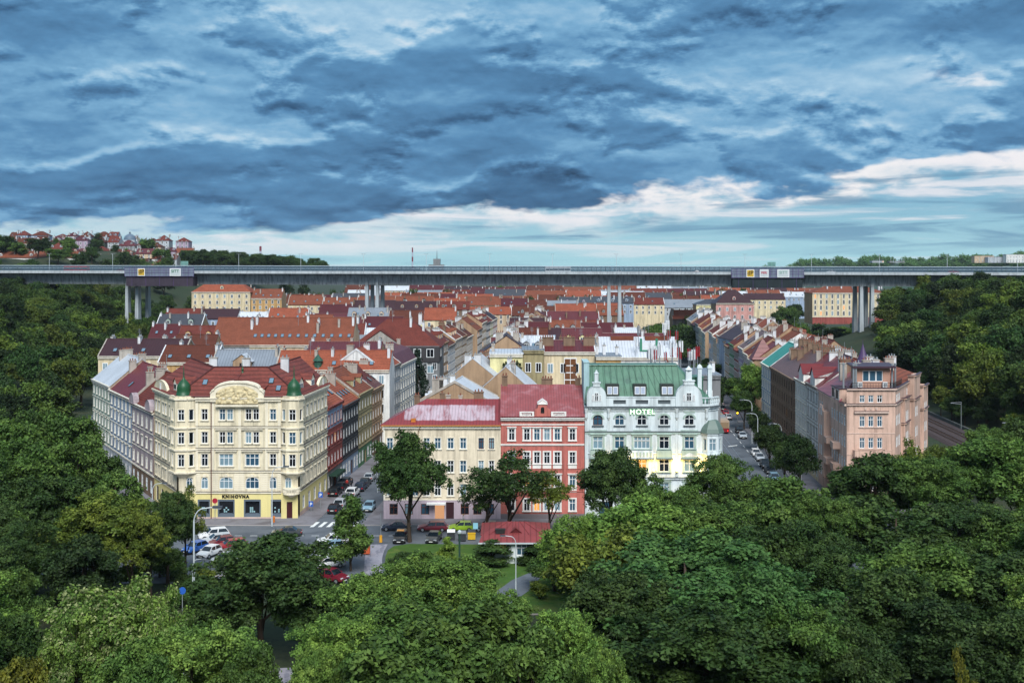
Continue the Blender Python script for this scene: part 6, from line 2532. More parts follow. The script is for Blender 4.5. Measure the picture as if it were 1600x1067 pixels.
for i, Y in enumerate((214, 246, 282, 322, 366)):
    lab = cat_lab[i] + ' beside the tracks right of the pink block'
    p = (RX(Y) + 8.3, Y, .55)
    if m0 is None:
        m0 = thing('catenary_mast', lab, 'mast', p, 0, 'masts along the railway')
        b = MB()
        b.tube([(0, 0, 0), (0, 0, 6.6)], [.12, .09], 6)
        b.build('pole', [mat('grey weathered mast', L(110, 118, 118), .6)], m0)
        b = MB()
        b.tube([(0, 0, 6.0), (-2.6, 0, 6.3)], .06, 4)
        b.tube([(0, 0, 6.5), (-2.5, 0, 6.35)], .04, 4)
        b.build('bracket_arm', [GREYMETAL], m0)
    else:
        copy_tree(m0, p, 0, lab)

# distant wooded ridge at the right, in front of the horizon
hb = MB()
pts = [(px, Y, z) for px, Y, z in ((1150, 2600, 6), (1230, 2550, 38), (1290, 2500, 47), (1340, 2450, 53), (1420, 2400, 48), (1500, 2300, 51), (1560, 2200, 54), (1680, 2100, 56), (1800, 2000, 58))]
RIDGE = [((px - 800) / F * Y, Y, z) for px, Y, z in pts]
for a, b in zip(RIDGE, RIDGE[1:]):
    hb.face([(a[0], a[1] - 260, 0), (b[0], b[1] - 260, 0), b, a])
    hb.face([a, b, (b[0], b[1] + 600, 0), (a[0], a[1] + 600, 0)])
struct(hb.build('distant_hills', [mat('dark wooded hillside', L(52, 74, 62), .95, .3, .02)], smooth=True))
# ------------------------------------------------------------------ cars
PAINTCAR = mat('car paint', (1, 1, 1), .28, .04, 1.0, spec=.7, objcol=True)
CARGLASS = mat('car glass', L(22, 30, 38), .06, .1, spec=.9)
TYRE = mat('black tyre', L(24, 24, 26), .85)
RIM = mat('silver wheel rim', L(176, 180, 186), .35, .05, metal=.6)
HEADL = mat('clear headlight', L(220, 226, 230), .15, spec=.9)
TAILL = mat('red tail light', L(170, 16, 20), .3, spec=.7)
PLASTIC = mat('black bumper plastic', L(30, 31, 34), .7)
PLATE = mat('white number plate', L(226, 226, 220), .6)


def make_car(kind):
    Lc, Wc, H = {'hatch': (4.0, 1.72, 1.5), 'estate': (4.6, 1.8, 1.5), 'sedan': (4.5, 1.78, 1.44), 'suv': (4.5, 1.84, 1.68), 'van': (4.9, 1.92, 1.95)}[kind]
    t = thing('parked_car', '', 'car', (0, 0, 0))
    h = Lc / 2
    w = Wc / 2
    zb = .28 if kind != 'suv' else .34
    belt = {'hatch': .92, 'estate': .9, 'sedan': .88, 'suv': 1.05, 'van': 1.1}[kind]
    hood = belt - .08
    # lower body: cross sections from the nose to the tail: x, half width, z bottom, z top
    secs = [(h, w * .78, zb + .10, zb + .34), (h - .12, w * .93, zb + .02, hood - .16), (h - .55, w, zb, hood - .04), (h - 1.15, w, zb, belt),
            (0, w, zb, belt + .01), (-h + .9, w, zb, belt + .03), (-h + .35, w * .98, zb, belt + .02 if kind != 'sedan' else belt), (-h + .06, w * .92, zb + .05, belt - .12), (-h, w * .82, zb + .14, belt - .32)]
    mb = MB()

    def ring(x, hw, z0, z1):
        zm = lerp(z0, z1, .55)
        return [(x, -hw * .92, z0), (x, hw * .92, z0), (x, hw, lerp(z0, z1, .2)), (x, hw, zm), (x, hw * .93, z1), (x, -hw * .93, z1), (x, -hw, zm), (x, -hw, lerp(z0, z1, .2))]
    R_ = [ring(*s) for s in secs]
    for a, b in zip(R_, R_[1:]):
        for i in range(8):
            j = (i + 1) % 8
            mb.face([a[i], b[i], b[j], a[j]][::-1])
    mb.face(R_[0])
    mb.face(R_[-1][::-1])
    # greenhouse
    xf0, xf1, xr1_, xr0 = {'hatch': (h - 1.1, h - 1.8, -h + .62, -h + .18), 'estate': (h - 1.25, h - 1.95, -h + .55, -h + .15), 'sedan': (h - 1.35, h - 2.05, -h + 1.35, -h + .75),
                           'suv': (h - 1.2, h - 1.85, -h + .55, -h + .15), 'van': (h - .8, h - 1.5, -h + .25, -h + .1)}[kind]
    wr, wb = w * .76, w * .92
    zt = H - .05
    base = [(xf0, -wb, belt), (xf0, wb, belt), (xr0, wb, belt + .02), (xr0, -wb, belt + .02)]
    top = [(xf1, -wr, zt - .04), (xf1, wr, zt - .04), (xr1_, wr, zt - .02), (xr1_, -wr, zt - .02)]
    cx = (xf1 + xr1_) / 2
    tm = [(cx, -wr, zt), (cx, wr, zt)]
    # roof and pillars in paint
    mb.face([top[0], tm[0], tm[1], top[1]][::-1])
    mb.face([tm[0], top[3], top[2], tm[1]][::-1])
    mb.face([base[0], base[3], top[3], tm[0], top[0]][::-1])
    mb.face([base[1], top[1], tm[1], top[2], base[2]][::-1])
    mb.face([base[0], top[0], top[1], base[1]][::-1])
    mb.face([base[3], base[2], top[2], top[3]][::-1])
    body = mb.build('body', [PAINTCAR], t)

    def pane(pts, off):
        b = MB()
        b.face([tuple(Vector(p) + Vector(off)) for p in pts])
        return b.build('window', [CARGLASS], t)

    def inset(q, f=.1):
        c = sum((Vector(p) for p in q), Vector()) / len(q)
        return [Vector(p).lerp(c, f) for p in q]
    pane(inset([base[1], base[0], top[0], top[1]][::-1], .08), (.012, 0, .008))
    pane(inset([base[3], base[2], top[2], top[3]][::-1], .12), (-.012, 0, .008))
    for s, i, j in ((-1, 0, 3), (1, 1, 2)):
        xm = lerp(xf0, xr0, .48)
        xm2 = lerp(xf1, xr1_, .45)
        for q in ([base[i], (xm, s * wb, belt + .01), (xm2, s * wr, zt - .02), top[i]], [(xm, s * wb, belt + .01), base[j], top[j], (xm2, s * wr, zt - .02)]):
            q = inset(q, .11)
            pane(q if s < 0 else q[::-1], (0, s * .014, 0))
    rw = .32 if kind != 'suv' else .36
    for sx in (h - .82, -h + .80):
        for sy in (-1, 1):
            b = MB()
            y0, y1 = sy * (w - .2), sy * (w + .02)
            b.tube([(0, y0, 0), (0, y1, 0)], rw, 14)
            o = b.build('wheel', [TYRE], t)
            o.location = (sx, 0, rw)
            b = MB()
            b.tube([(0, y1 - sy * .02, 0), (0, y1 + sy * .015, 0)], rw * .62, 10)
            b.build('rim', [RIM], o)
    for sy in (-1, 1):
        b = MB()
        b.box(h - .3, h - .06, sy * w * .66 - .2, sy * w * .66 + .2, hood - .32, hood - .14)
        b.build('headlight', [HEADL], t)
        b = MB()
        b.box(-h - .005, -h + .2, sy * w * .74 - .14, sy * w * .74 + .14, belt - .34, belt - .12)
        b.build('tail_light', [TAILL], t)
        b = MB()
        b.box(xf0 - .35, xf0 - .15, sy * (wb + .02) - .1 + sy * .1, sy * (wb + .02) + .1 + sy * .1, belt + .02, belt + .17)
        b.build('wing_mirror', [PAINTCAR], t)
    b = MB()
    b.box(h - .1, h + .02, -w * .8, w * .8, zb - .02, zb + .18)
    b.box(h - .06, h + .01, -w * .5, w * .5, zb + .2, zb + .32)
    b.build('bumper', [PLASTIC], t)
    b = MB()
    b.box(-h - .02, -h + .1, -w * .8, w * .8, zb, zb + .2)
    b.build('bumper', [PLASTIC], t)
    b = MB()
    b.box(h + .0, h + .028, -.26, .26, zb + .06, zb + .17)
    b.box(-h - .035, -h - .0, -.26, .26, zb + .3, zb + .41)
    b.build('number_plate', [PLATE], t)
    return t


CARS = {}
CARCOL = {'white': (.78, .79, .8), 'silver': (.48, .52, .56), 'red': (.32, .018, .03), 'dark red': (.16, .012, .025), 'black': (.012, .013, .016), 'dark blue': (.018, .03, .065), 'grey': (.13, .14, .16),
          'green': (.32, .52, .02), 'blue': (.03, .12, .42), 'pale blue': (.22, .36, .46), 'dark grey': (.04, .045, .05)}


def car(kind, colour, x, y, rz, label, group=None, z=.02):
    c = (*CARCOL[colour], 1)
    if kind not in CARS:
        t = CARS[kind] = make_car(kind)
        t.location = (x, y, z)
        t.rotation_euler = (0, 0, rz)
        for q in [t] + [k for k in bpy.data.objects if k.parent == t or (k.parent and k.parent.parent == t)]:
            q.color = c
        t['label'] = label
        if group:
            t['group'] = group
        return t
    return copy_tree(CARS[kind], (x, y, z), rz, label, None, c, group)


def car_px(kind, colour, px, py, deg, label, group=None, z=.02):
    x, y, _ = ground_at(px, py)
    return car(kind, colour, x, y, RD(deg), label, group, z)


G1 = 'cars in the parking lot at the left'
car_px('suv', 'white', 334, 842, 203, 'big white estate car at the back of the left parking row', G1)
car_px('estate', 'silver', 339, 849, 205, 'silver estate car between the white and red cars', G1)
car_px('hatch', 'dark red', 347, 853, 205, 'first dark red car in the left parking row, half hidden', G1)
car_px('estate', 'red', 361, 858, 205, 'bright red estate car in the middle of the left parking row', G1)
car_px('sedan', 'dark grey', 372, 865, 205, 'dark grey car in front of the bright red estate', G1)
car_px('hatch', 'white', 327, 869, 248, 'white hatchback facing the viewer beside the lamp post', G1)
car_px('hatch', 'blue', 305, 862, 240, 'blue car behind the lamp post and thin trees', G1)
car_px('hatch', 'silver', 352, 880, 212, 'pale silver car nearest the big dark tree, roof only', G1)
car_px('sedan', 'dark grey', 448, 837, 184, 'dark saloon driving on the road in front of the library', 'cars on the road')
G2 = 'cars in the parking row behind the big dark tree'
car_px('suv', 'white', 520, 851, 196, 'white van-like car at the top of the parking row by the young tree', G2)
car_px('hatch', 'pale blue', 517, 860, 196, 'pale blue hatchback second from the top beside the young tree', G2)
car_px('estate', 'white', 519, 871, 196, 'white estate third from the top beside the young tree', G2)
car_px('estate', 'white', 512, 886, 200, 'white estate with roof rails just above the dark red car', G2)
car_px('suv', 'dark red', 518, 908, 330, 'dark red people carrier nearest the big dark tree', G2)
G3 = 'cars parked along the left street'
st_rz = 90 - math.degrees(math.atan(.079))
for i, (k, c, px, py, lab) in enumerate((
        ('hatch', 'black', 523, 800, 'black hatchback nearest the zebra crossing in the left street'),
        ('estate', 'silver', 533, 791, 'silver estate behind the black hatchback in the left street'),
        ('hatch', 'grey', 543, 783, 'grey hatchback behind the silver estate in the left street'),
        ('suv', 'white', 551, 775, 'white car in the middle of the left street row'),
        ('estate', 'dark blue', 564, 765, 'dark blue estate beyond the white car in the left street'),
        ('hatch', 'dark grey', 571, 758, 'dark grey car at the far end of the left street row'),
        ('hatch', 'silver', 578, 750, 'silver car past the dark one, far down the left street'))):
    car_px(k, c, px, py, st_rz, lab, G3)
for i, (k, c, px, py) in enumerate((('estate', 'black', 524, 774), ('hatch', 'black', 533, 766), ('estate', 'dark grey', 541, 758))):
    car_px(k, c, px, py, st_rz, ('nearest', 'middle', 'farthest')[i] + ' of three dark cars standing on the pavement under the dark green awning', 'dark cars on the left pavement', .14)
car_px('hatch', 'pale blue', 577, 797, st_rz + 180, 'pale blue hatchback on the right side of the left street by the tall dark tree', G3)
G4 = 'cars on the square before the yellow house'
car_px('sedan', 'dark blue', 619, 828, 180, 'dark blue saloon parked under the tall dark tree', G4)
car_px('estate', 'dark red', 676, 829, 180, 'dark red estate parked before the dark brown door', G4)
car_px('hatch', 'green', 721, 829, 180, 'lime green hatchback parked in front of the yellow house', G4)
car_px('hatch', 'grey', 760, 829, 180, 'blue-grey car half hidden by the kiosk roof', G4)
o = car_px('estate', 'black', 626, 845, 268, 'black taxi facing the viewer beside the trunk of the tall dark tree', G4)
b = MB()
b.box(-.35, .1, -.5, .5, 1.47, 1.62)
tx = b.build('roof_sign', [mat('amber taxi sign', L(236, 170, 100), .5)], o)
car_px('sedan', 'dark grey', 678, 845, 262, 'dark grey saloon facing the viewer in front of the red estate', G4)
G5 = 'cars parked along the tram street'
ts_rz = 90 - math.degrees(math.atan(.072))
for k, c, px, py, lab in (('hatch', 'black', 1155, 676, 'black hatchback first past the tram on the right kerb'), ('sedan', 'silver', 1160, 684, 'silver saloon right of the tram'), ('estate', 'white', 1181, 712, 'white estate in the middle of the right kerb row'),
                          ('hatch', 'silver', 1187, 719, 'silver hatchback just in front of the white estate'), ('suv', 'black', 1196, 731, 'black off-roader in the right kerb row of the tram street'), ('estate', 'black', 1203, 739, 'black estate in front of the black off-roader'),
                          ('estate', 'pale blue', 1210, 751, 'pale blue estate in the right kerb row'), ('hatch', 'red', 1217, 764, 'red hatchback nearest the trees on the tram street'), ('hatch', 'white', 1221, 775, 'white car almost hidden by the trees on the tram street')):
    car_px(k, c, px, py, ts_rz + 180, lab, G5)
for k, c, px, py, lab in (('van', 'white', 1125, 634, 'white van far behind the tram'), ('sedan', 'black', 1128, 641, 'black saloon behind the tram'), ('hatch', 'red', 1133, 648, 'red hatchback just behind the tram'), ('hatch', 'white', 1138, 655, 'white hatchback right behind the tram')):
    car_px(k, c, px, py, ts_rz, lab, G5)
for i, (x, y) in enumerate(((47.5, 420), (47.0, 410), (46.5, 402), (46.8, 446), (50, 460))):
    car(['hatch', 'sedan', 'estate', 'hatch', 'suv'][i], ['white', 'silver', 'dark blue', 'blue', 'white'][i], x, y, RD(ts_rz), f"{['white', 'silver', 'dark blue', 'blue', 'white tall'][i]} car in the far yard where the tram street bends", 'cars in the far yard')
# traffic on the viaduct
for i, (k, c, px, y, lab) in enumerate((('van', 'white', 860, 5, 'white van on the viaduct left of its third pier'), ('hatch', 'red', 187, 5, 'red car on the viaduct left of the first scaffold'), ('estate', 'white', 232, 6, 'white estate on the viaduct behind the first scaffold'),
                                   ('hatch', 'silver', 965, 5, 'silver car on the viaduct above the third pier'), ('sedan', 'dark red', 1090, 5, 'dark red saloon on the viaduct before the second scaffold'), ('suv', 'white', 1298, 5, 'white car on the viaduct left of the fourth pier'),
                                   ('van', 'red', 1490, 6, 'red van on the viaduct near its right end'), ('hatch', 'dark grey', 590, 5, 'dark grey car on the viaduct above the second pier'))):
    u, p = on_via(px, y)
    car(k, c, p.x, p.y, VRZ + (PI if i % 2 else 0), lab, 'traffic on the viaduct', p.z + .04)


def bus(px, label, col_, base_y=8.0):
    u, p = on_via(px, base_y)
    o = thing('bus', label, 'bus', p + Vector((0, 0, .03)), VRZ)
    b = MB()
    b.box(-6, 6, -1.25, 1.25, .4, 1.3)
    b.box(-6, 6, -1.25, 1.25, 2.3, 3.1)
    b.box(-5.9, 5.9, -1.1, 1.1, 3.1, 3.25)
    for x in (-6, -3, 0, 3, 5.85):
        b.box(x, x + .15, -1.25, 1.25, 1.3, 2.3)
    b.build('body', [mat('bus paint ' + col_, L(*{'red': (170, 40, 50), 'white': (214, 218, 222)}[col_]), .4)], o)
    b = MB()
    b.box(-5.95, 5.95, -1.2, 1.2, 1.3, 2.3)
    b.build('window', [CARGLASS], o)
    for x in (-3.8, 3.6):
        for y in (-1.1, 1.1):
            b = MB()
            b.tube([(x, y - .12, .48), (x, y + .12, .48)], .48, 12)
            b.build('wheel', [TYRE], o)


bus(872, 'white and dark bus crossing the viaduct left of the third pier', 'white')
bus(120, 'red bus crossing the viaduct at its left end', 'red')

# ------------------------------------------------------------------ tram
tx_, ty_, _ = ground_at(1131.5, 678)
t = thing('tram', 'dark red and cream tram with lit windows in the right street', 'tram', (tx_, ty_, .03), RD(ts_rz))
b = MB()
b.box(0, 14.5, -1.22, 1.22, .35, 1.35)
b.box(-.12, .1, -1.05, 1.05, .45, 1.3)
b.build('body', [mat('dark red tram paint', L(120, 22, 34), .35, .08, spec=.6)], t)
b = MB()
b.box(.02, 14.4, -1.22, 1.22, 2.75, 3.1)
b.box(.2, 14.2, -1.0, 1.0, 3.1, 3.25)
for x in (0.02, 2.2, 4.4, 6.6, 8.8, 11.0, 13.2, 14.2):
    for q in (-1.22, 1.06):
        b.box(x, x + .22, q, q + .16, 1.35, 2.75)
b.build('upper_body', [mat('cream tram paint', L(170, 150, 130), .4, .08)], t)
b = MB()
b.box(.12, 14.3, -1.17, 1.17, 1.35, 2.75)
b.build('window', [mat('lit tram window', L(226, 196, 160), emit=.13)], t)
b = MB()
b.box(4, 8, -.8, .8, 3.25, 3.6)
b.tube([(6, -.5, 3.6), (7.5, 0, 4.6), (6, .5, 5.4)], .04, 4)
b.build('pantograph', [GREYMETAL], t)
for y in (-.85, .85):
    b = MB()
    b.tube([(-.14, y, .8), (-.1, y, .8)], .14, 8)
    b.build('tail_light', [mat('lit red tram lamp', L(255, 60, 40), emit=.8)], t)
for x in (2.5, 11.5):
    b = MB()
    b.box(x - 1.2, x + 1.2, -1.1, 1.1, .05, .5)
    b.build('bogie', [DARKMETAL], t)

# ------------------------------------------------------------------ kiosk with hipped tin roof
kx, ky, _ = ground_at(806, 882)
t = thing('kiosk', 'low white pavilion with turquoise windows and red tin hipped roof', 'kiosk', (kx, ky, .16))
b = MB()
hw, dp, hz = 4.5, 8.0, 2.9
rc = [(2.2, 3.2, 1.3, 2.6), (4.6, 6.6, 1.1, 2.6), (7.4, 8.4, 1.3, 2.6)]
facade(b, (-hw, 0), (hw, 0), 0, hz, rc, 0, None, .15)
for p, q in (((hw, 0), (hw, dp)), ((hw, dp), (-hw, dp)), ((-hw, dp), (-hw, 0))):
    facade(b, p, q, 0, hz, [], 0)
b.build('wall', [mat('white pavilion render', L(222, 230, 230), .8, .06, .6, .15)], t)
put_window(t, (-hw, 0), (hw, 0), 2.7, 1.3, 1.0, 1.3, 'b', glass=4)
put_window(t, (-hw, 0), (hw, 0), 5.6, 1.1, 2.0, 1.5, 'w', glass=1)
put_window(t, (-hw, 0), (hw, 0), 7.9, 1.3, 1.0, 1.3, 'w', glass=1)
rr_ = mat('brick-red pavilion tin', L(130, 60, 60), .5, .16, .5, 0, kind='seam', period=.8, bump=.4)
b = MB()
slab_quad(b, [(-hw - .5, -.6, hz), (hw + .5, -.6, hz), (hw + .1, .9, hz + .75), (-hw - .1, .9, hz + .75)], .12)
c0 = [(-hw - .3, .9, hz + .75), (hw + .3, .9, hz + .75), (hw + .3, dp + .4, hz + .75), (-hw - .3, dp + .4, hz + .75)]
r0, r1 = (-1.4, dp * .55, hz + 1.8), (1.4, dp * .55, hz + 1.8)
slab_quad(b, [c0[0], c0[1], r1, r0], .12)
slab_quad(b, [c0[1], c0[2], r1], .12)
slab_quad(b, [c0[2], c0[3], r0, r1], .12)
slab_quad(b, [c0[3], c0[0], r0], .12)
for f in (-.8, -.4, 0, .4, .8):
    b.tube([(f * hw, .9, hz + .8), (f * 1.4, dp * .55, hz + 1.85)], .05, 4)
ro = b.build('roof', [rr_], t)
b = MB()
b.face([(-.75, 1.4, hz + .9), (.75, 1.4, hz + .9), (0, 1.4, hz + 1.5)], 1)
b.face([(-.9, 1.3, hz + .85), (0, 1.3, hz + 1.6), (0, 3.0, hz + 1.6), (-.9, 1.4, hz + .9)][::-1])
b.face([(.9, 1.3, hz + .85), (.9, 1.4, hz + .9), (0, 3.0, hz + 1.6), (0, 1.3, hz + 1.6)][::-1])
b.build('dormer', [rr_, mat('dark red vent', L(84, 26, 30), .7)], ro)
b = MB()
b.box(-2.7, -1.5, 1.0, 1.8, hz + .9, hz + 1.35)
b.box(-2.8, -1.4, .95, 1.85, hz + 1.35, hz + 1.45)
b.build('roof_vent', [DARKMETAL], ro)
b = MB()
b.box(-hw - .55, hw + .55, -.72, -.6, hz - .12, hz + .06)
b.build('gutter', [LIGHTMETAL], t)

# ------------------------------------------------------------------ lamp posts, signs, bins
LP0 = {}


def lamp_post(px, py_base, py_top, label, arm=2.2, side=1, Y=None, key='grey', two=False, z0=None):
    if Y is None:
        x, y, _ = ground_at(px, py_base)
        z = terr(x, y) if z0 is None else z0
    else:
        x, y = at(px, Y)
        z = terr(x, y)
    h = (CAMZ - (py_top - HOR) / F * y) - z
    k = (side, two)
    if k not in LP0:
        o = thing('street_lamp', label, 'street lamp', (x, y, z), 0, 'street lamps')
        b = MB()
        b.tube([(0, 0, 0), (0, 0, 1.6)], [.13, .12], 8)
        pts = [(0, 0, 1.6), (0, 0, 8.6)] + [(side * (1.0 - math.cos(PI / 2 * i / 5)), 0, 8.6 + 1.4 * math.sin(PI / 2 * i / 5)) for i in range(1, 6)] + [(side * 2.2, 0, 10.15)]
        b.tube(pts, [.10, .085] + [.06] * 6, 8)
        b.build('pole', [LIGHTMETAL], o)
        b = MB()
        b.box(min(side * 1.9, side * 2.9), max(side * 1.9, side * 2.9), -.18, .18, 10.05, 10.25)
        b.box(min(side * 2.0, side * 2.8), max(side * 2.0, side * 2.8), -.14, .14, 9.98, 10.05, 1)
        b.build('lamp_head', [mat('dark lamp housing', L(70, 76, 84), .5), HEADL], o)
        LP0[k] = o
        o.scale = (h / 10.2,) * 3
        return o
    return copy_tree(LP0[k], (x, y, z), 0, label, h / 10.2)


lamp_post(303, 948, 791, 'tall white street lamp left of the big dark tree by the parking lot', side=1)
lamp_post(301, 950, 872, 'short street lamp standing against the tall white one by the parking lot', side=1)
lamp_post(238, 812, 754, 'pale street lamp in front of the left side of the library house', side=1, Y=172)
lamp_post(425, 822, 728, 'thin street lamp on the pavement before the library shop windows', side=1)
lamp_post(806, 925, 836, 'white street lamp on the lawn beside the kiosk', side=-1, z0=.16)
lamp_post(590, 770, 711, 'street lamp bowing over the left street beside the tall dark tree', side=-1, Y=205)
for i, (px, Y, top) in enumerate(((1162, 290, 622), (1175, 262, 624), (1184, 246, 645), (1221, 232, 661), (1139, 400, 560), (1252, 206, 706))):
    lamp_post(px, 0, top, ['pale street lamp above the yellow lights on the tram street', 'curved street lamp by the pale blue end house', 'short street lamp under the pale blue house', 'pale street lamp before the brown tenement', 'far street lamp at the bend of the tram street', 'street lamp by the white gabled house trees'][i], side=-1, Y=Y)

o = thing('park_post', 'dark green lamp post without arm on the lawn left of the kiosk', 'post', (*ground_at(718, 893)[:2], .16))
b = MB()
b.tube([(0, 0, 0), (0, 0, 4.8)], [.14, .11], 8)
b.build('pole', [mat('dark green post paint', L(46, 72, 62), .5)], o)
b = MB()
b.lathe([(.12, 4.8), (.26, 4.95), (.26, 5.2), (.05, 5.35)], 0, 0, 8)
b.build('lamp_head', [LIGHTMETAL], o)


def sign_post(px, py, h, label, shape, colr, z=.13, Y=None):
    x, y, _ = ground_at(px, py)
    o = thing('road_sign', label, 'road sign', (x, y, z), 0, 'blue road signs')
    b = MB()
    b.tube([(0, 0, 0), (0, 0, h)], .05, 6)
    b.build('pole', [GREYMETAL], o)
    b = MB()
    if shape == 'round':
        b.tube([(0, -.06, h - .2), (0, -.1, h - .2)], .42, 16)
    else:
        b.box(-.36, .36, -.1, -.06, h - .9, h)
    s = b.build('sign_plate', [colr], o)
    if shape == 'P':
        lettering('P', .75, WHITE, s, (0, -.12, h - .75), (PI / 2, 0, 0), .01, bold=.02)
    return o


BLUES = mat('blue sign face', L(44, 96, 186), .5)
sign_post(501, 797, 2.9, 'blue parking sign on the pavement beside the library house', 'P', BLUES)
sign_post(486, 800, 1.7, 'low blue sign at the library house corner', 'P', BLUES)
sign_post(336, 815, 3.4, 'red and blue round traffic sign left of the library shop windows', 'round', mat('red sign face', L(170, 40, 60), .5))
o = sign_post(285, 960, 3.0, 'round blue sign on a thin post among the trees at lower left', 'round', BLUES, 0)
sign_post(743, 842, 2.4, 'pale blue notice board beside the recycling bins', 'P2', mat('pale blue notice', L(140, 196, 214), .5), .02)


def bin_(px, py, label, colr, lid):
    x, y, _ = ground_at(px, py)
    o = thing('recycling_bin', label, 'bin', (x, y, .02), 0, 'recycling bins on the square')
    b = MB()
    b.prism([(-.55, -.45), (.55, -.45), (.55, .45), (-.55, .45)], .12, 1.15, 0)
    b.box(-.6, .6, -.5, .5, .95, 1.05)
    b.build('body', [colr], o)
    b = MB()
    b.tube([(-.58, 0, 1.12), (.58, 0, 1.12)], .42, 12)
    b.build('lid', [lid], o)
    for sx in (-.45, .45):
        b = MB()
        b.tube([(sx - .04, -.3, .09), (sx + .04, -.3, .09)], .09, 8)
        b.build('wheel', [TYRE], o)


BK = mat('dark grey bin plastic', L(52, 56, 60), .6)
bin_(705, 843, 'white-topped dark recycling bin, leftmost of the three', BK, WHITE)
bin_(722, 845, 'dark grey recycling bin, middle one of three', BK, mat('grey lid plastic', L(120, 126, 132), .6))
bin_(737, 843, 'yellow recycling bin before the kiosk roof', mat('yellow bin plastic', L(206, 166, 40), .6), BK)
o = thing('traffic_beacon', 'small orange and yellow post at the lawn corner under the tall dark tree', 'post', (*ground_at(595, 847)[:2], .03))
b = MB()
b.tube([(0, 0, 0), (0, 0, 4.2)], .05, 6)
b.build('pole', [GREYMETAL], o)
b = MB()
b.tube([(0, 0, .0), (0, 0, 1.0)], [.24, .2], 8)
b.build('base_cover', [mat('orange-yellow cover', L(222, 160, 48), .6)], o)
o = thing('litter_bin', 'orange-red litter box beside the paved path', 'bin', (*ground_at(573, 866)[:2], .03))
b = MB()
b.box(-.45, .45, -.4, .4, .15, 1.25)
b.build('body', [mat('orange-red bin', L(206, 96, 58), .6)], o)
b = MB()
b.box(-.5, .5, -.45, .45, 1.25, 1.35)
b.build('lid', [mat('orange bin lid', L(226, 120, 78), .6)], o)
o = thing('hydrant', 'small orange post on the pavement before the library', 'post', (*ground_at(428, 817)[:2], .13))
b = MB()
b.lathe([(.16, 0), (.16, .7), (.2, .75), (.1, 1.0)], 0, 0, 8)
b.build('body', [mat('orange hydrant paint', L(214, 120, 40), .6)], o)

# traffic signals glowing amber on the tram street
for i, (px, Y, py) in enumerate(((1181, 262, 655), (1184, 255, 660), (1152, 300, 645))):
    x, y = at(px, Y)
    z = CAMZ - (py - HOR) / F * Y
    o = thing('traffic_signal', ['upper amber signal under the pale blue end house', 'lower amber signal under the pale blue end house', 'yellow-green signal sign far right of the tram'][i], 'traffic light', (x, y, 0.02), 0, 'traffic signals on the tram street')
    b = MB()
    b.tube([(0, 0, 0), (0, 0, z)], .06, 6)
    b.build('pole', [GREYMETAL], o)
    b = MB()
    b.box(-.25, .25, -.15, .15, z - .5, z + .5)
    b.build('housing', [BLACK], o)
    b = MB()
    b.tube([(0, -.2, z), (0, -.15, z)], .24, 10)
    b.build('lamp_lens', [mat('amber lens', L(255, 190, 40) if i < 2 else L(190, 230, 60), emit=2.0)], o)


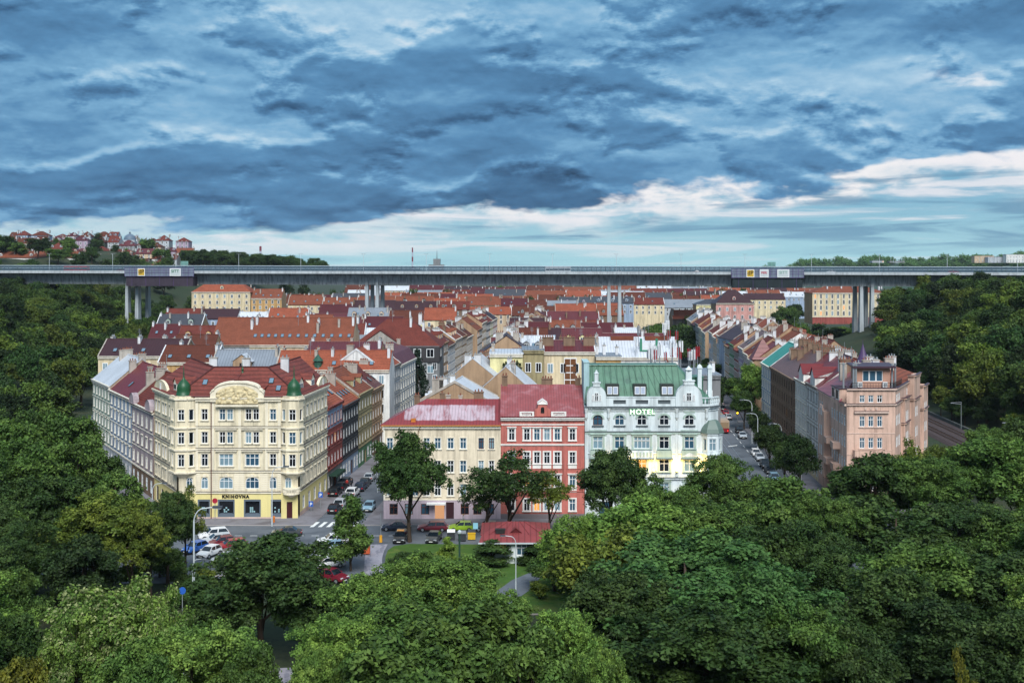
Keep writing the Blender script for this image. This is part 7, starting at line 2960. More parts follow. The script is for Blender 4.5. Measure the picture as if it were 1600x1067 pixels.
# ------------------------------------------------------------------ people
def person(x, y, z, rz, label, top, legs, hairc, stride=.25, h=1.74):
    o = thing('person', label, 'person', (x, y, z), rz)
    s = h / 1.74
    V_ = {'pel': (0, 0, .95, .15), 'bel': (0, 0, 1.1, .135), 'che': (.02, 0, 1.32, .16), 'nek': (.02, 0, 1.47, .06), 'hd0': (.03, 0, 1.56, .085), 'hd1': (.04, 0, 1.66, .1), 'hd2': (.03, 0, 1.72, .07)}
    E = [('pel', 'bel'), ('bel', 'che'), ('che', 'nek'), ('nek', 'hd0'), ('hd0', 'hd1'), ('hd1', 'hd2')]
    for sd, sg in (('l', 1), ('r', -1)):
        st = stride * sg
        V_.update({'hip' + sd: (0, .09 * sg, .9, .1), 'kne' + sd: (st * .5 + .03, .1 * sg, .5, .065), 'ank' + sd: (st * .9, .1 * sg, .09, .045), 'toe' + sd: (st * .9 + .17, .11 * sg, .035, .035),
                   'sho' + sd: (0, .19 * sg, 1.41, .062), 'elb' + sd: (-st * .3, .24 * sg, 1.12, .046), 'wri' + sd: (-st * .5 + .1, .22 * sg, .88, .034), 'han' + sd: (-st * .5 + .14, .21 * sg, .78, .03)})
        E += [('pel', 'hip' + sd), ('hip' + sd, 'kne' + sd), ('kne' + sd, 'ank' + sd), ('ank' + sd, 'toe' + sd), ('che', 'sho' + sd), ('sho' + sd, 'elb' + sd), ('elb' + sd, 'wri' + sd), ('wri' + sd, 'han' + sd)]
    ks = list(V_)
    me = bpy.data.meshes.new('body')
    me.from_pydata([tuple(c * s for c in V_[k][:3]) for k in ks], [(ks.index(a), ks.index(b)) for a, b in E], [])
    bo = bpy.data.objects.new('body', me)
    COL.objects.link(bo)
    bo.modifiers.new('skin', 'SKIN')
    for i, k in enumerate(ks):
        me.skin_vertices[0].data[i].radius = (V_[k][3] * s,) * 2
        me.skin_vertices[0].data[i].use_root = (k == 'pel')
    ss = bo.modifiers.new('sub', 'SUBSURF')
    ss.levels = ss.render_levels = 1
    dg = bpy.context.evaluated_depsgraph_get()
    m2 = bpy.data.meshes.new_from_object(bo.evaluated_get(dg))
    bpy.data.objects.remove(bo)
    m2.materials.clear()
    skin = mat('skin', L(206, 156, 130), .6)
    for q in (skin, mat('cloth ' + top[0], L(*top[1]), .85), mat('cloth ' + legs[0], L(*legs[1]), .85), BLACK):
        m2.materials.append(q)
    for p in m2.polygons:
        z_ = p.center.z / s
        p.material_index = 0 if z_ > 1.47 or (abs(p.center.y / s) > .17 and z_ < .9 and z_ > .7) else 1 if z_ > .93 else 2 if z_ > .1 else 3
        p.use_smooth = True
    link('body', m2, o)
    hb_ = MB()
    hb_.lathe([(.10 * s, 1.60 * s), (.115 * s, 1.67 * s), (.10 * s, 1.74 * s), (.05 * s, 1.79 * s)], .015 * s, 0, 10)
    hb_.build('hair', [mat('hair ' + hairc, L(*{'dark': (40, 30, 26), 'fair': (190, 160, 110)}[hairc]), .7)], o, True)
    return o


px_, py_, _ = ground_at(549, 763)
person(px_, py_, .13, RD(80), 'person in dark clothes walking away on the left street pavement', ('dark', (38, 42, 52)), ('black', (28, 28, 34)), 'dark')
px_, py_, _ = ground_at(542, 764)
person(px_, py_, .13, RD(80), 'person in red top and dark trousers beside the walker in dark clothes', ('red', (160, 50, 44)), ('navy', (40, 44, 60)), 'dark', -.2)
px_, py_, _ = ground_at(724, 822)
person(px_, py_, .13, RD(175), 'person in white shirt on the pavement behind the lime green car', ('white', (224, 224, 226)), ('grey', (90, 92, 100)), 'fair', .2)
# ------------------------------------------------------------------ trees
def leaf_material(name, rgb, rgb2, trans=.25):
    m = bpy.data.materials.new(name)
    m.use_nodes = True
    t = m.node_tree
    t.nodes.clear()
    k = NT(t)
    inf = k.n('ShaderNodeObjectInfo')
    tc = k.n('ShaderNodeTexCoord')
    at_ = k.n('ShaderNodeAttribute', attribute_name='leafvar')
    w = k.math('MULTIPLY', inf.outputs['Random'], 40)
    n1 = k.noise(tc.outputs['Object'], .35, 3.0, .6, 0, w)
    c = k.mix(k.maprange(n1, .38, .64), rgb, rgb2)
    c = k.mix(k.math('MULTIPLY', k.math('POWER', at_.outputs['Fac'], 1.3), .9), c, tuple(q * .30 for q in rgb))
    c = k.mix(1.0, inf.outputs['Color'], c, 'MULTIPLY')
    d = k.n('ShaderNodeBsdfPrincipled')
    d.inputs['Roughness'].default_value = .62
    d.inputs['Specular IOR Level'].default_value = .22
    t.links.new(c, d.inputs['Base Color'])
    tr = k.n('ShaderNodeBsdfTranslucent')
    t.links.new(c, tr.inputs[0])
    mx = k.n('ShaderNodeMixShader')
    mx.inputs[0].default_value = trans
    t.links.new(d.outputs[0], mx.inputs[1])
    t.links.new(tr.outputs[0], mx.inputs[2])
    out = k.n('ShaderNodeOutputMaterial')
    t.links.new(mx.outputs[0], out.inputs[0])
    return m


LEAF = leaf_material('green leaves', (.10, .18, .04), (.18, .26, .055))
LEAFY = leaf_material('pale flowering leaf bracts', (.26, .30, .14), (.36, .38, .18))
NEEDLE = leaf_material('dark needles', (.035, .07, .035), (.05, .09, .04), .1)
BARK = mat('grey-brown bark', L(74, 62, 52), .95, .25, 2.0, .2, bump=.3)


def crown_mesh(name, seed, R=5.0, z0=2.4, z1=12.0, nl=26, lr=(1.2, 2.1), nleaf=15000, leaf=.40, mats=None, shape='round', flat=.75, pale=0.0, droop=.15, clump=9, limbs=11):
    """leaf faces grouped in twigs on the upper and outer sides of many small boughs"""
    g = np.random.default_rng(seed)
    H = z1 - z0
    zc = z0 + H * (.52 if shape == 'round' else .40)
    cen, rad = [], []
    if shape == 'cone':
        for _ in range(nl):
            zz = g.uniform(0, 1) ** .8
            rr = R * (1.0 - .9 * zz) * math.sqrt(g.uniform(.3, 1))
            a = g.uniform(0, 2 * PI)
            cen.append(np.array([rr * math.cos(a), rr * math.sin(a), z0 + H * .06 + zz * H * .86]))
            rad.append(g.uniform(*lr) * (.55 + .5 * (1 - zz)))
    else:
        # a few big limbs, each carrying a cloud of small boughs: valleys between the limbs stay dark
        big = []
        tries = 0
        while len(big) < limbs and tries < 3000:
            tries += 1
            d = g.normal(size=3)
            d /= np.linalg.norm(d)
            if d[2] < -.5:
                continue
            q = g.uniform(.45, .70)
            c = np.array([d[0] * R * q, d[1] * R * q, zc + d[2] * H * .5 * q * (1.05 if d[2] > 0 else .8)])
            r = R * g.uniform(.30, .46)
            if tries < 1500 and any(np.linalg.norm(c - e) < .78 * (r + f) for e, f in big):
                continue
            big.append((c, r))
        per = max(4, nl // len(big))
        for c, r in big:
            for _ in range(per):
                d = g.normal(size=3)
                d[2] = d[2] * .8 + .35
                d /= np.linalg.norm(d)
                cen.append(c + d * r * g.uniform(.65, 1.12) * np.array([1, 1, .8]))
                rad.append(g.uniform(*lr))
            cen.append(c)
            rad.append(r * .62)
    cen = np.array(cen)
    rad = np.array(rad)
    ntw = nleaf // clump
    pr = rad ** 2
    idx = g.choice(len(rad), ntw, p=pr / pr.sum())
    d = g.normal(size=(ntw, 3))
    d[:, 2] = d[:, 2] * .8 + .38
    d /= np.linalg.norm(d, axis=1)[:, None]
    rr = rad[idx] * (.80 + .26 * g.random(ntw) ** 1.5)
    pos = cen[idx] + d * rr[:, None] * np.array([1, 1, flat])
    # reject twigs buried inside other boughs
    keep = np.ones(ntw, bool)
    for c, r in zip(cen, rad):
        q = (pos - c) / (r * np.array([1, 1, flat]))
        keep &= ~(((q ** 2).sum(1) < .42) & (g.random(ntw) < .85))
    pos, d = pos[keep], d[keep]
    n = len(pos)
    P = np.repeat(pos, clump, 0) + g.normal(size=(n * clump, 3)) * leaf * .62
    D = np.repeat(d, clump, 0)
    N = D * .75 + g.normal(size=P.shape) * .5 + np.array([0, 0, .5])
    N /= np.linalg.norm(N, axis=1)[:, None]
    U = np.cross(N, g.normal(size=P.shape))
    U /= np.linalg.norm(U, axis=1)[:, None] + 1e-9
    V = np.cross(N, U)
    s = leaf * g.uniform(.6, 1.15, len(P))[:, None]
    a = P - U * s * .62 - N * s * droop
    b = P - V * s * .36
    c = P + U * s * .62 - N * s * droop
    e = P + V * s * .36
    co = np.stack([a, b, c, e], 1).reshape(-1, 3)
    nf = len(P)
    me = bpy.data.meshes.new(name)
    me.vertices.add(nf * 4)
    me.vertices.foreach_set('co', co.astype(np.float32).ravel())
    me.loops.add(nf * 4)
    me.loops.foreach_set('vertex_index', np.arange(nf * 4, dtype=np.int32))
    me.polygons.add(nf)
    me.polygons.foreach_set('loop_start', np.arange(0, nf * 4, 4, dtype=np.int32))
    me.polygons.foreach_set('loop_total', np.full(nf, 4, np.int32))
    for q in (mats or [LEAF]):
        me.materials.append(q)
    at_ = me.attributes.new('leafvar', 'FLOAT', 'FACE')
    at_.data.foreach_set('value', np.repeat(g.random(n), clump).astype(np.float32))
    if pale > 0:
        pk = (np.repeat(g.random(n) < pale, clump)) & (g.random(nf) < .75) & (np.repeat(d[:, 2] > -.1, clump))
        me.polygons.foreach_set('material_index', pk.astype(np.int32))
    me.update(calc_edges=True)
    return me, cen, rad


def trunk_mesh(seed, z0, z1, R, cen, r0=.28, nb=8):
    g = random.Random(seed)
    mb = MB()
    h = lerp(z0, z1, .55)
    pts = [(0, 0, -.6), (0, 0, .1), (g.uniform(-.1, .1), g.uniform(-.1, .1), z0 * .6), (g.uniform(-.2, .2), g.uniform(-.2, .2), z0 + .4), (g.uniform(-.4, .4), g.uniform(-.4, .4), h), (0, 0, lerp(h, z1, .6))]
    mb.tube(pts, [r0 * 1.5, r0 * 1.15, r0 * .95, r0 * .8, r0 * .5, r0 * .15], 8)
    for i in range(nb):
        c = cen[g.randrange(len(cen))]
        zb = g.uniform(z0 * .7, h)
        mid = (c[0] * .5, c[1] * .5, lerp(zb, c[2], .6))
        mb.tube([(0, 0, zb), mid, (c[0] * .95, c[1] * .95, c[2])], [r0 * .5, r0 * .3, r0 * .08], 5)
    return mb.mesh('trunk', [BARK], True)


PROTO = {}


def proto(key, nm, **kw):
    pr = []
    for i in range(kw.pop('n', 2)):
        kk = dict(kw)
        me, cen, rad = crown_mesh('crown', hash_(key) + i, **kk)
        tm = trunk_mesh(hash_(key) + i, kk.get('z0', 2.4), kk.get('z1', 12.0), kk.get('R', 5.0), cen, .26 if kk.get('shape') != 'cone' else .15)
        pr.append((me, tm))
    PROTO[key] = (nm, pr, kw.get('R', 5.0), kw.get('z1', 12.0))


def hash_(s):
    return sum(ord(c) * (i + 3) for i, c in enumerate(s)) % 9973


proto('near', 'broadleaf_tree', n=4, nl=110, lr=(.5, 1.0), nleaf=38000, leaf=.28, flat=.62, limbs=18)
proto('leafy', 'broadleaf_tree', n=2, nl=80, lr=(.6, 1.2), nleaf=22000, leaf=.40, flat=.55, limbs=14, clump=12)
proto('fine', 'broadleaf_tree', n=2, nl=130, lr=(.4, .9), nleaf=46000, leaf=.21, flat=.8, limbs=16, clump=14, droop=.4)
proto('maple', 'maple_tree', n=3, nl=130, lr=(.42, .8), nleaf=46000, leaf=.25, flat=.5, limbs=20)
proto('linden', 'linden_tree', n=2, nl=80, lr=(.5, .9), nleaf=30000, leaf=.26, limbs=12, mats=[LEAF, LEAFY], pale=.34, z0=1.6)
proto('sparse', 'thin_tree', n=2, nl=52, lr=(.4, .85), nleaf=8500, leaf=.30, flat=.7, clump=7)
proto('young', 'young_tree', n=1, nl=24, lr=(.7, 1.2), nleaf=9000, leaf=.34, shape='cone', R=2.6, z0=1.2, z1=10.0)
proto('mid', 'broadleaf_tree', n=3, nl=66, lr=(.6, 1.1), nleaf=14000, leaf=.44, flat=.65, limbs=11)
proto('wood', 'woodland_tree', n=5, nl=50, lr=(.7, 1.3), nleaf=8000, leaf=.56, flat=.65, limbs=9, z0=1.5)
proto('far', 'town_tree', n=2, limbs=5, nl=14, lr=(1.1, 1.9), nleaf=1600, leaf=1.1, z0=1.5)
proto('fir', 'conifer_tree', n=1, nl=30, lr=(.8, 1.6), nleaf=7000, leaf=.4, shape='cone', R=3.4, z0=1.0, z1=13.0, mats=[NEEDLE])
proto('shrub', 'shrub', n=2, limbs=5, nl=20, lr=(.35, .6), nleaf=4500, leaf=.24, R=1.9, z0=.1, z1=3.4)

TINT = {'dark': (.50, .58, .64), 'mid': (.90, 1.0, .94), 'light': (1.45, 1.5, 1.3), 'bright': (1.75, 1.65, 1.1), 'olive': (1.35, 1.14, .8), 'blue': (.62, .86, 1.0), 'black': (.32, .38, .48), 'autumn': (1.5, .95, .6)}
TREES = []


def tree(key, x, y, h, r, tint, label, rz=None, group=None, z=None, name=None, dim=1.0):
    g = random.Random(int(x * 31 + y * 17))
    if key == 'near':
        key = g.choice(['near', 'near', 'leafy', 'fine'] if tint not in ('light', 'bright') else ['fine', 'fine', 'near'])
    nm, pr, R, H = PROTO[key]
    nm = name or nm
    cm, tm = pr[g.randrange(len(pr))]
    z = terr(x, y) if z is None else z
    o = thing(nm, label, 'tree' if nm != 'shrub' else 'shrub', (x, y, z), g.uniform(0, 6.28) if rz is None else rz, group)
    o.scale = (r / R, r / R * g.uniform(.92, 1.08), h / H)
    t = TINT[tint]
    f = g.uniform(.86, 1.14) * dim
    c = link('crown', cm, o)
    c.color = (t[0] * f, t[1] * f * g.uniform(.96, 1.04), t[2] * f, 1)
    link('trunk', tm, o)
    TREES.append(o)
    return o


def tree_px(key, px, top, width, Y, tint, label, dz=0.0, group=None):
    x, y = at(px, Y)
    z = terr(x, y) + dz
    zt = CAMZ - (top - HOR) / F * Y
    return tree(key, x, y, max(zt - z, 2.0) * 1.03, width / 2 / F * Y * (1.13 if Y < 190 else 1.0), tint, label, None, group, z)


# trees one can tell apart in the park and on the square
for a in (
        ('near', 640, 682, 112, 168, 'dark', 'tall dark round tree on the square in front of the yellow house'),
        ('sparse', 795, 706, 135, 171, 'dark', 'thin-leaved dark tree between the yellow and the red house'),
        ('sparse', 762, 742, 80, 173, 'dark', 'low spreading side tree left of the thin dark tree'),
        ('sparse', 858, 738, 74, 172, 'olive', 'brownish thin tree in front of the red house'),
        ('young', 548, 772, 66, 152, 'mid', 'slender young tree between the parking row and the paved path'),
        ('near', 956, 704, 106, 163, 'dark', 'dark tree in front of the hotel, left of its lit windows'),
        ('near', 1008, 752, 80, 160, 'mid', 'smaller green tree below the lit middle of the hotel'),
        ('near', 1137, 714, 122, 163, 'mid', 'broad green tree in front of the hotel corner bay'),
        ('near', 1066, 760, 84, 158, 'mid', 'green tree between the two broad trees before the hotel'),
        ('mid', 1180, 748, 80, 162, 'mid', 'green tree reaching over the tram street end'),
        ('near', 1010, 784, 210, 128, 'light', 'large light green tree right of the kiosk'),
        ('near', 905, 806, 130, 130, 'light', 'yellow-green tree beside the kiosk roof'),
        ('near', 935, 830, 170, 122, 'olive', 'olive green tree in front of the large light green one'),
        ('maple', 1070, 850, 330, 106, 'blue', 'huge dark maple filling the lower middle right of the park'),
        ('maple', 960, 905, 220, 100, 'dark', 'dark maple left of the huge one'),
        ('maple', 1190, 900, 260, 98, 'blue', 'dark maple right of the huge one at the lower edge'),
        ('maple', 1100, 960, 300, 90, 'dark', 'darkest maple at the bottom below the huge one'),
        ('maple', 1255, 950, 170, 92, 'mid', 'greener maple at the bottom right of the huge one'),
        ('near', 1125, 790, 180, 128, 'mid', 'green tree above the huge dark maple'),
        ('near', 1235, 762, 130, 142, 'mid', 'green tree at the mouth of the tram street'),
        ('near', 1290, 778, 140, 138, 'mid', 'green tree below the left edge of the pink block'),
        ('near', 1210, 815, 170, 122, 'dark', 'dark green tree right above the big maples'),
        ('near', 1310, 842, 170, 118, 'dark', 'dark tree with amber light glinting through below the pink block'),
        ('near', 1365, 722, 130, 160, 'dark', 'dark green tree directly in front of the pink block'),
        ('near', 1440, 712, 150, 162, 'mid', 'green tree covering the foot of the pink block at its right'),
        ('sparse', 1428, 690, 90, 166, 'olive', 'wispy olive tree top against the pink wall'),
        ('near', 1530, 692, 160, 166, 'mid', 'wide green tree under the railway at the right'),
        ('near', 1592, 684, 120, 168, 'light', 'bright green tree at the right edge below the railway'),
        ('near', 1482, 698, 110, 172, 'olive', 'olive tree hiding the near end of the tracks'),
        ('near', 1550, 668, 84, 196, 'mid', 'green tree standing before the tracks at the right'),
        ('mid', 1595, 656, 76, 204, 'dark', 'dark tree before the tracks at the right edge'),
        ('near', 866, 872, 84, 142, 'mid', 'green tree closing the lawn right of the white lamp'),
        ('near', 1400, 792, 170, 138, 'dark', 'dark green tree second row below the pink block'),
        ('near', 1500, 790, 170, 136, 'dark', 'dark green tree in the second row at the right'),
        ('near', 1585, 800, 150, 134, 'mid', 'mid green tree in the second row at the right edge'),
        ('near', 1455, 850, 210, 112, 'mid', 'green topped tree in the dark lower right group'),
        ('near', 1560, 880, 210, 108, 'dark', 'dark tree at the right edge of the lower group'),
        ('near', 1380, 905, 190, 104, 'dark', 'dark tree at lower right beside the maples'),
        ('near', 1480, 948, 200, 98, 'black', 'nearly black tree at the lower right corner group'),
        ('near', 1580, 965, 180, 94, 'dark', 'dark tree in the lower right corner'),
        ('maple', 1330, 985, 170, 90, 'dark', 'dark maple at the lower edge right of the big maples'),
        ('sparse', 1504, 1030, 50, 86, 'autumn', 'tiny yellowish sapling at the lower right edge'),
        ('near', 408, 842, 206, 118, 'dark', 'big dark tree with visible trunk in front of the parking lot'),
        ('near', 352, 905, 110, 116, 'dark', 'dark side crown left of the big dark tree'),
        ('near', 470, 905, 100, 116, 'dark', 'dark side crown right of the big dark tree'),
        ('linden', 182, 902, 175, 96, 'light', 'flowering linden with cream bracts, the larger left one'),
        ('linden', 248, 912, 110, 95, 'light', 'flowering linden with cream bracts, the slimmer right one'),
        ('linden', 120, 955, 120, 92, 'light', 'flowering linden with cream bracts, lowest at the left'),
        ('near', 300, 985, 220, 88, 'light', 'light green tree at the bottom in front of the lindens'),
        ('near', 205, 1015, 150, 84, 'mid', 'mid green tree at the bottom edge below the lindens'),
        ('near', 398, 1020, 110, 86, 'mid', 'green tree at the bottom edge below the big dark tree'),
        ('near', 690, 868, 200, 112, 'light', 'light green tree in the lower middle below the lawn'),
        ('near', 588, 900, 150, 108, 'light', 'light green tree left of the lower middle group'),
        ('near', 770, 920, 150, 106, 'light', 'light green tree right of the lower middle group'),
        ('near', 640, 935, 230, 98, 'mid', 'broad mid green tree in the lower middle'),
        ('near', 730, 960, 220, 92, 'mid', 'broad mid green tree at the bottom centre'),
        ('near', 540, 965, 170, 94, 'light', 'yellowish green tree left of the bottom centre'),
        ('near', 880, 962, 150, 92, 'light', 'pointed light green tree at the bottom right of centre'),
        ('near', 830, 1000, 130, 88, 'mid', 'mid green tree between the pointed one and the centre'),
        ('near', 620, 1010, 200, 86, 'mid', 'mid green tree at the very bottom of the centre group'),
        ('near', 930, 1010, 110, 86, 'light', 'small light green tree at the bottom beside the maples'),
        ('near', 500, 1020, 100, 88, 'light', 'small bright tree at the bottom edge right of the pale path'),
        ('near', 150, 778, 140, 138, 'olive', 'yellow-olive tree before the pale left houses'),
        ('near', 205, 800, 100, 136, 'olive', 'olive tree right of the yellow-olive one'),
        ('near', 55, 742, 150, 142, 'dark', 'dark spreading tree at the left edge above the lindens'),
        ('near', 262, 772, 90, 146, 'dark', 'dark green tree left of the library front'),
        ('sparse', 290, 768, 60, 150, 'olive', 'thin reddish-brown tree in front of the library corner'),
        ('near', 235, 835, 90, 140, 'dark', 'dark tree below the library left side'),
        ('near', 40, 820, 120, 128, 'dark', 'dark tree at the left edge in the second row'),
        ('near', 130, 850, 110, 126, 'black', 'blackish green tree behind the lindens'),  # blackish leaf tint over the whole crown
        ('near', 20, 890, 110, 112, 'mid', 'mid green tree at the left edge beside the lindens'),
        ('near', 15, 960, 110, 98, 'dark', 'dark green tree low at the left edge'),
        ('autumn' if False else 'near', 28, 1045, 100, 84, 'autumn', 'yellow-orange tree in the lower left corner'),
        ('mid', 105, 650, 100, 186, 'mid', 'green tree with layered crown left of the pale green house'),
        ('mid', 122, 690, 90, 176, 'mid', 'green tree in front of the pale green house'),
        ('mid', 70, 700, 110, 172, 'mid', 'wide green tree at the left, above the dark spreading one'),
        ('mid', 165, 712, 60, 178, 'dark', 'dark green tree before the mauve house'),
        ('mid', 180, 745, 90, 158, 'mid', 'green tree below the mauve house'),
        ('mid', 20, 665, 100, 182, 'mid', 'green tree at the left edge below the wood'),
        ('young', 770, 842, 70, 155, 'dark', 'small dark tree in front of the kiosk lit window'),
        ('young', 840, 846, 54, 155, 'dark', 'small dark tree in front of the kiosk right end'),
        ('near', 868, 832, 70, 148, 'dark', 'dark green tree right of the kiosk'),
        ('mid', 1250, 686, 58, 197, 'black', 'dark conifer-like tree left of the pink block'),
        ('mid', 1226, 694, 44, 206, 'dark', 'small dark street tree before the white gabled houses'),
        ('mid', 1203, 664, 44, 226, 'black', 'dark street tree before the brown tenement'),
        ('mid', 1184, 644, 38, 251, 'black', 'dark street tree under the pale blue end house'),
        ('mid', 1163, 612, 44, 285, 'dark', 'dark street tree beyond the amber signals'),
        ('mid', 1178, 575, 50, 294, 'light', 'light green tree on the crossing left of the turquoise roof'),
        ('mid', 1150, 592, 50, 322, 'mid', 'green tree in the tram street past the crossing'),
        ('mid', 1128, 590, 34, 335, 'black', 'dark tree on the left side of the tram street'),
        ('mid', 1118, 600, 30, 300, 'black', 'dark tree beside the hotel rear on the tram street'),
        ('fir', 652, 545, 44, 306, 'dark', 'dark fir at the crossing beside the slate corner house'),
        ('young', 700, 838, 30, 155, 'bright', 'small yellow-green bush tree on the lawn beside the green post'),
        ('near', 640, 862, 70, 140, 'dark', 'dark bushy tree on the left part of the lawn'),
        ('near', 612, 895, 70, 132, 'black', 'very dark bush beside the paved path')):
    tree_px(*a)

rt = random.Random(99)
for i in range(34):
    Y = rt.uniform(90, 190)
    sd = i % 2
    px = rt.uniform(1625, 1625 + 14000 / Y) if sd else rt.uniform(-12000 / Y, -30)
    x, y = at(px, Y)
    if sd and x > RX(y) - 6:
        continue
    tn = rt.choice(['dark', 'mid', 'light'])
    tree('near', x, y, rt.uniform(11, 15), rt.uniform(4.5, 6), tn, f"{tn} green tree in the park beyond the {'right' if sd else 'left'} edge of the view", group='park trees beyond the edges of the view', name='park_tree')['_auto'] = True
# low scrub along the edges
for i in range(90):
    px = rt.uniform(-20, 960) if i < 50 else rt.uniform(-20, 320)
    Y = rt.uniform(108, 146) if i < 50 else rt.uniform(100, 165)
    if px < 300 and (-53 - .58 * (Y - 183)) > 0:
        continue
    if 560 < px < 612 or (790 < px < 840) or 320 < px < 540:
        continue
    x, y = at(px, Y)
    tree('shrub', x, y, rt.uniform(1.5, 3.6), rt.uniform(1.2, 2.4), rt.choice(['mid', 'light', 'dark', 'olive']), f"{('low green', 'taller green')[i % 2]} shrub {'in the undergrowth at the lower left' if px < 320 else 'at the edge of the park lawn'}", group='shrubs at the park edge')['_auto'] = True

# wooded slopes: single trees
KIND = {'dark': 'dark green', 'mid': 'mid green', 'light': 'light green', 'bright': 'bright yellow-green', 'olive': 'olive green', 'blue': 'blue-green', 'black': 'blackish green'}


def wood(side, n, ylo, yhi, spacing, seed, accept):
    g = random.Random(seed)
    pts = []
    tries = 0
    while len(pts) < n and tries < n * 60:
        tries += 1
        y = g.uniform(ylo, yhi)
        x = -g.uniform(0, 1) * 300 if side < 0 else g.uniform(0, 1) * 300
        if not accept(x, y):
            continue
        if any((x - a) ** 2 + (y - b) ** 2 < (spacing * (.8 + y / 1400)) ** 2 for a, b in pts):
            continue
        pts.append((x, y))
    pts.sort(key=lambda p: -p[1])
    for x, y in pts:
        tn = g.choice(['dark', 'dark', 'mid', 'mid', 'mid', 'light', 'olive', 'blue', 'black', 'bright'])
        h = g.uniform(11, 18)
        r = g.uniform(4.6, 7.2)
        if y < 235:
            key = 'mid'
        else:
            key = 'wood'
        zt = terr(x, y) + h
        py = HOR + (CAMZ - zt) / y * F
        band = 'high under the viaduct' if py < 480 else 'half way up the slope' if py < 545 else 'low on the slope'
        where = 'left wood' if side < 0 else 'right wood'
        o = tree(key, x, y, h, r, tn, f'{KIND[tn]} tree in the {where}, {band}', group=f'trees of the {where}', name='woodland_tree' if side < 0 else 'forest_tree', dim=.62)
        o['_auto'] = True


def accL(x, y):
    if px_of((x, y)) < -70:
        return False
    if y > 575:
        return x < interp(y, XL) + 22 and px_of((x, y)) > 40
    if y < 250:
        return x < -53 - .58 * (y - 183) - 17 and x < -62
    return x < interp(y, XL) + 8


def accR(x, y):
    if px_of((x, y)) > 1670:
        return False
    if 1252 < px_of((x, y)) < 1392 and y > 395:
        return False
    return x > RX(y) + 15 and y > 185


wood(-1, 190, 186, 700, 8.2, 5, accL)
wood(1, 165, 186, 560, 8.2, 6, accR)
g = random.Random(71)
for i in range(64):
    y = g.uniform(205, 400)
    x = RX(y) + g.uniform(10.5, 30)
    if px_of((x, y)) < 1660:
        tn = g.choice(['dark', 'mid', 'black', 'olive'])
        tree('mid', x, y, g.uniform(4.5, 8), g.uniform(2.6, 4), tn, f'low {KIND[tn]} tree at the wood edge above the railway', group='low trees at the wood edge above the railway', name='small_tree')['_auto'] = True
# slopes beyond the viaduct
for side, n, sd in ((-1, 46, 8), (1, 40, 9)):
    g = random.Random(sd)
    for i in range(n):
        y = g.uniform(590, 800)
        x = (-.40 + g.uniform(-.09, .14)) * y if side < 0 else (.36 + g.uniform(-.13, .13)) * y
        if side > 0 and 1240 < px_of((x, y)) < 1400:
            continue
        if side < 0 and x > interp(y, XL) + 30:
            continue
        tn = g.choice(['dark', 'black', 'dark', 'mid'])
        o = tree('wood', x, y, g.uniform(11, 17), g.uniform(5, 8), tn, f"{KIND[tn]} tree behind the {'left' if side < 0 else 'right'} end of the viaduct", group=f"trees behind the {'left' if side < 0 else 'right'} end of the viaduct", name='hillside_tree')
        o['_auto'] = True
# ridge of the left hill
g = random.Random(12)
for i in range(58):
    px = lerp(285, 505, (i + g.random()) / 58)
    y = g.uniform(880, 960)
    x = (px - 800) / F * y
    zt = CAMZ - (lerp(388, 405, max(0, (px - 300) / 205)) + g.uniform(-3, 8) - HOR) / F * y
    h = g.uniform(12, 18)
    o = tree('wood', x, y, h, g.uniform(6, 9), g.choice(['dark', 'black', 'dark']), 'dark tree on the ridge of the left hill above the viaduct', group='trees on the ridge of the left hill', z=zt - h, name='ridge_tree')
    o['_auto'] = True
for i in range(40):
    px = g.uniform(-20, 300)
    y = g.choice([790, 812, 870, 950])
    x = (px - 800) / F * y
    o = tree('far', x, y, g.uniform(10, 17), g.uniform(4, 7), g.choice(['dark', 'black', 'mid']), 'dark tree between the villas on the left hill', group='trees between the villas on the left hill', z={790: 33, 812: 35, 870: 41, 950: 49}[y] + g.uniform(-3, 3))
    o['_auto'] = True
# trees among the houses
for n, pr, yr, hr, nm in ((26, (1012, 1082), (440, 560), (10, 17), 'in the park left of the tram street'), (10, (1195, 1262), (420, 560), (12, 17), 'right of the tram street below the second scaffold'),
                          (20, (770, 945), (745, 790), (15, 20), 'in the dark belt beyond the viaduct middle'), (14, (300, 365), (340, 520), (11, 16), 'right of the left bridge pier'),
                          (10, (1270, 1345), (540, 630), (7, 10), 'beneath the school by the right pier'), (60, (380, 1200), (830, 1150), (16, 22), 'among the far roofs under the viaduct'),
                          (5, (690, 720), (425, 440), (9, 12), 'on the roof garden crossing of the left street'), (4, (905, 930), (300, 312), (10, 14), 'in the court of the middle block'),
                          (3, (820, 905), (302, 312), (9, 12), 'in the yard beyond the cream stair block'), (8, (1085, 1110), (318, 420), (7, 10), 'along the far tram street')):
    for i in range(n):
        px, y = g.uniform(*pr), g.uniform(*yr)
        x = (px - 800) / F * y
        tn = g.choice(['dark', 'dark', 'mid', 'black'])
        o = tree('far' if y > 600 else 'wood', x, y, g.uniform(*hr), g.uniform(3.5, 6), tn, f'{KIND[tn]} tree {nm}', group='trees ' + nm, name='town_tree')
        o['_auto'] = True
# roof garden shrubs on the lemon terrace
for i in range(7):
    o = tree('shrub', -1.7 + i * .55, 235.4, .9 + .3 * (i % 3), .35, 'dark', 'dark potted shrub on the lemon yellow roof terrace', group='potted shrubs on the lemon roof terrace', z=19.6)

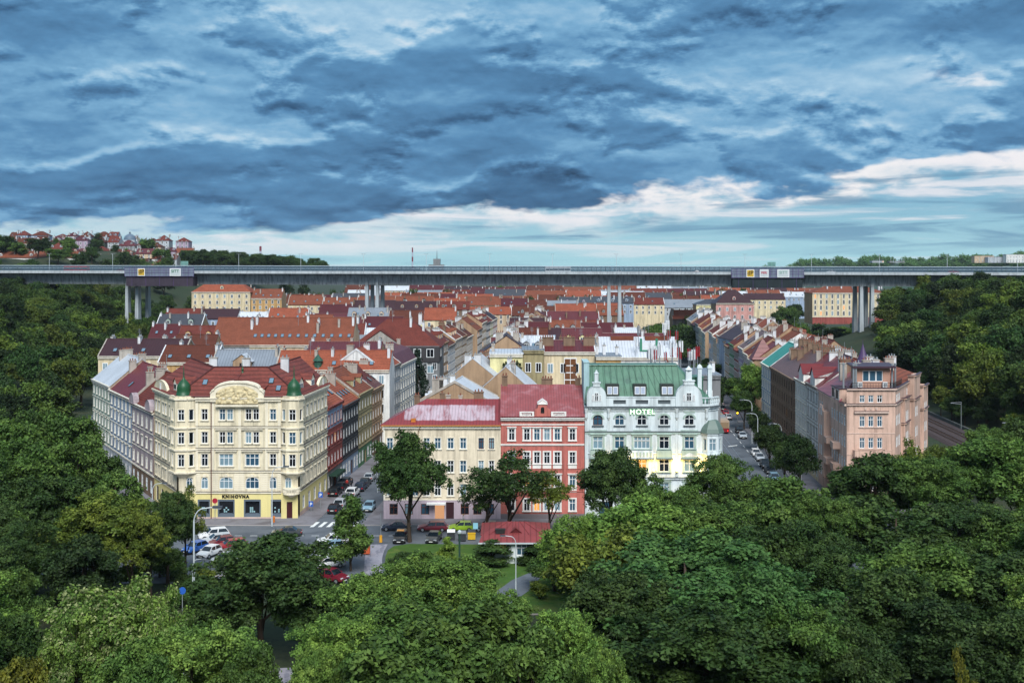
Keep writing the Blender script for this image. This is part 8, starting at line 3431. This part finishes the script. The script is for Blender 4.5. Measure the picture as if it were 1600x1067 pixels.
# far wood on the right ridge: nobody could count it
cs = []
gg = np.random.default_rng(3)
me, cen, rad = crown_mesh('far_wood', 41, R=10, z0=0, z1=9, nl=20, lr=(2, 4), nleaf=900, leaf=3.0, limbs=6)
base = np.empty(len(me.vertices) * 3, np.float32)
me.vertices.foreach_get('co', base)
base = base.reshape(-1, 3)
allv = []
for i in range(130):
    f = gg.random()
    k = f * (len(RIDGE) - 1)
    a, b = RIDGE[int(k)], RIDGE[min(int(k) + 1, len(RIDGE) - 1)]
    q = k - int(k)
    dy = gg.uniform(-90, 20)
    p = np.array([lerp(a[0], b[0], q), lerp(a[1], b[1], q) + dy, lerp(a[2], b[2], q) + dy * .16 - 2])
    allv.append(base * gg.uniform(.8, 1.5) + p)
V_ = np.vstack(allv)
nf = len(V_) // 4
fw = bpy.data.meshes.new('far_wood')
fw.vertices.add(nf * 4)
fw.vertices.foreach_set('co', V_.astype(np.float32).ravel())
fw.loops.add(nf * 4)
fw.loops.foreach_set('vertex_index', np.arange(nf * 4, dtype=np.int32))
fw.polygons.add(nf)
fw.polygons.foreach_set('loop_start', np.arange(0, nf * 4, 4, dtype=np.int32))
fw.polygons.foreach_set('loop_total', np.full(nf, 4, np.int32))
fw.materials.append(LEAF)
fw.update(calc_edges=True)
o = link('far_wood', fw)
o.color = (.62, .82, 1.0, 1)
o['kind'] = 'stuff'
# buildings on that ridge
for i, (px, w, h, wl, rf) in enumerate(((1538, 34, 12, 'beige', 'brown tile'), (1562, 40, 10, 'pale grey', 'grey metal'), (1586, 30, 14, 'white', 'dark red'), (1372, 20, 3, 'pale grey', 'grey metal'), (1402, 26, 2, 'grey', 'grey metal'))):
    y = 2000 - i * 15
    row_house(((px - 800) / F * y - w / 2, y), ((px - 800) / F * y + w / 2, y), 48 + h, 14, 3, wl, rf, 6, 3, None, 2, None, 'blocks on the right ridge', seed=500 + i, base=48, place='on the far wooded ridge at the right', trims=False, roofkind='flat', fire=False, extras=False, gh=3)
# ------------------------------------------------------------------ labels for the repeats: look, place, then order
SHORT = {'orange tile': 'orange-tiled', 'red tile': 'red-tiled', 'dark red': 'maroon-roofed', 'brown tile': 'brown-tiled', 'salmon tile': 'salmon-tiled', 'purple-brown': 'plum-roofed',
         'white metal': 'silver-roofed', 'grey metal': 'grey-roofed', 'slate grey': 'slate-roofed', 'teal metal': 'turquoise-roofed', 'crimson metal': 'crimson-roofed', 'brown metal': 'brown-roofed', 'red metal': 'red-roofed'}
for t, wall, roof, nfl, place in HOUSES:
    if t.get('_auto'):
        t['label'] = f'{SHORT[roof]} {wall} house {place}'
ORD = ['first', 'second', 'third', 'fourth', 'fifth', 'sixth', 'seventh', 'eighth', 'ninth', 'tenth', 'eleventh', 'twelfth', 'thirteenth', 'fourteenth', 'fifteenth', 'sixteenth', 'seventeenth', 'eighteenth', 'nineteenth', 'twentieth']
TENS = {2: 'twent', 3: 'thirt', 4: 'fort', 5: 'fift', 6: 'sixt', 7: 'sevent'}


def ordinal(i):
    if i < 20:
        return ORD[i]
    a, b = divmod(i + 1, 10)
    return TENS[a] + ('ieth' if b == 0 else 'y-' + ORD[b - 1])


byl = {}
for t in THINGS:
    byl.setdefault(t['label'], []).append(t)
for lab, ts in byl.items():
    if len(ts) < 2 or not any('_auto' in t.keys() and t['_auto'] for t in ts):
        continue
    ts.sort(key=lambda t: px_of(t.location))
    for i, t in enumerate(ts):
        if len(ts) == 2:
            w = ('left one of two', 'right one of two')[i]
        elif i == 0:
            w = 'leftmost one'
        elif i == len(ts) - 1:
            w = 'rightmost one'
        else:
            w = f'{ordinal(i)} from left'
        t['label'] = f'{lab}, {w}'
for t in THINGS:
    if '_auto' in t.keys():
        del t['_auto']
# ------------------------------------------------------------------ damp evening air over the valley
hz_ = MB()
hz_.box(-1900, 1900, -60, 3300, -6, 130)
hm = bpy.data.materials.new('pale evening haze')
hm.use_nodes = True
ht = hm.node_tree
ht.nodes.clear()
ho = ht.nodes.new('ShaderNodeOutputMaterial')
hp = ht.nodes.new('ShaderNodeVolumePrincipled')
hp.inputs['Color'].default_value = (.72, .84, .95, 1)
hp.inputs['Density'].default_value = .000035
ht.links.new(hp.outputs[0], ho.inputs['Volume'])
o = hz_.build('haze', [hm])
o['kind'] = 'stuff'
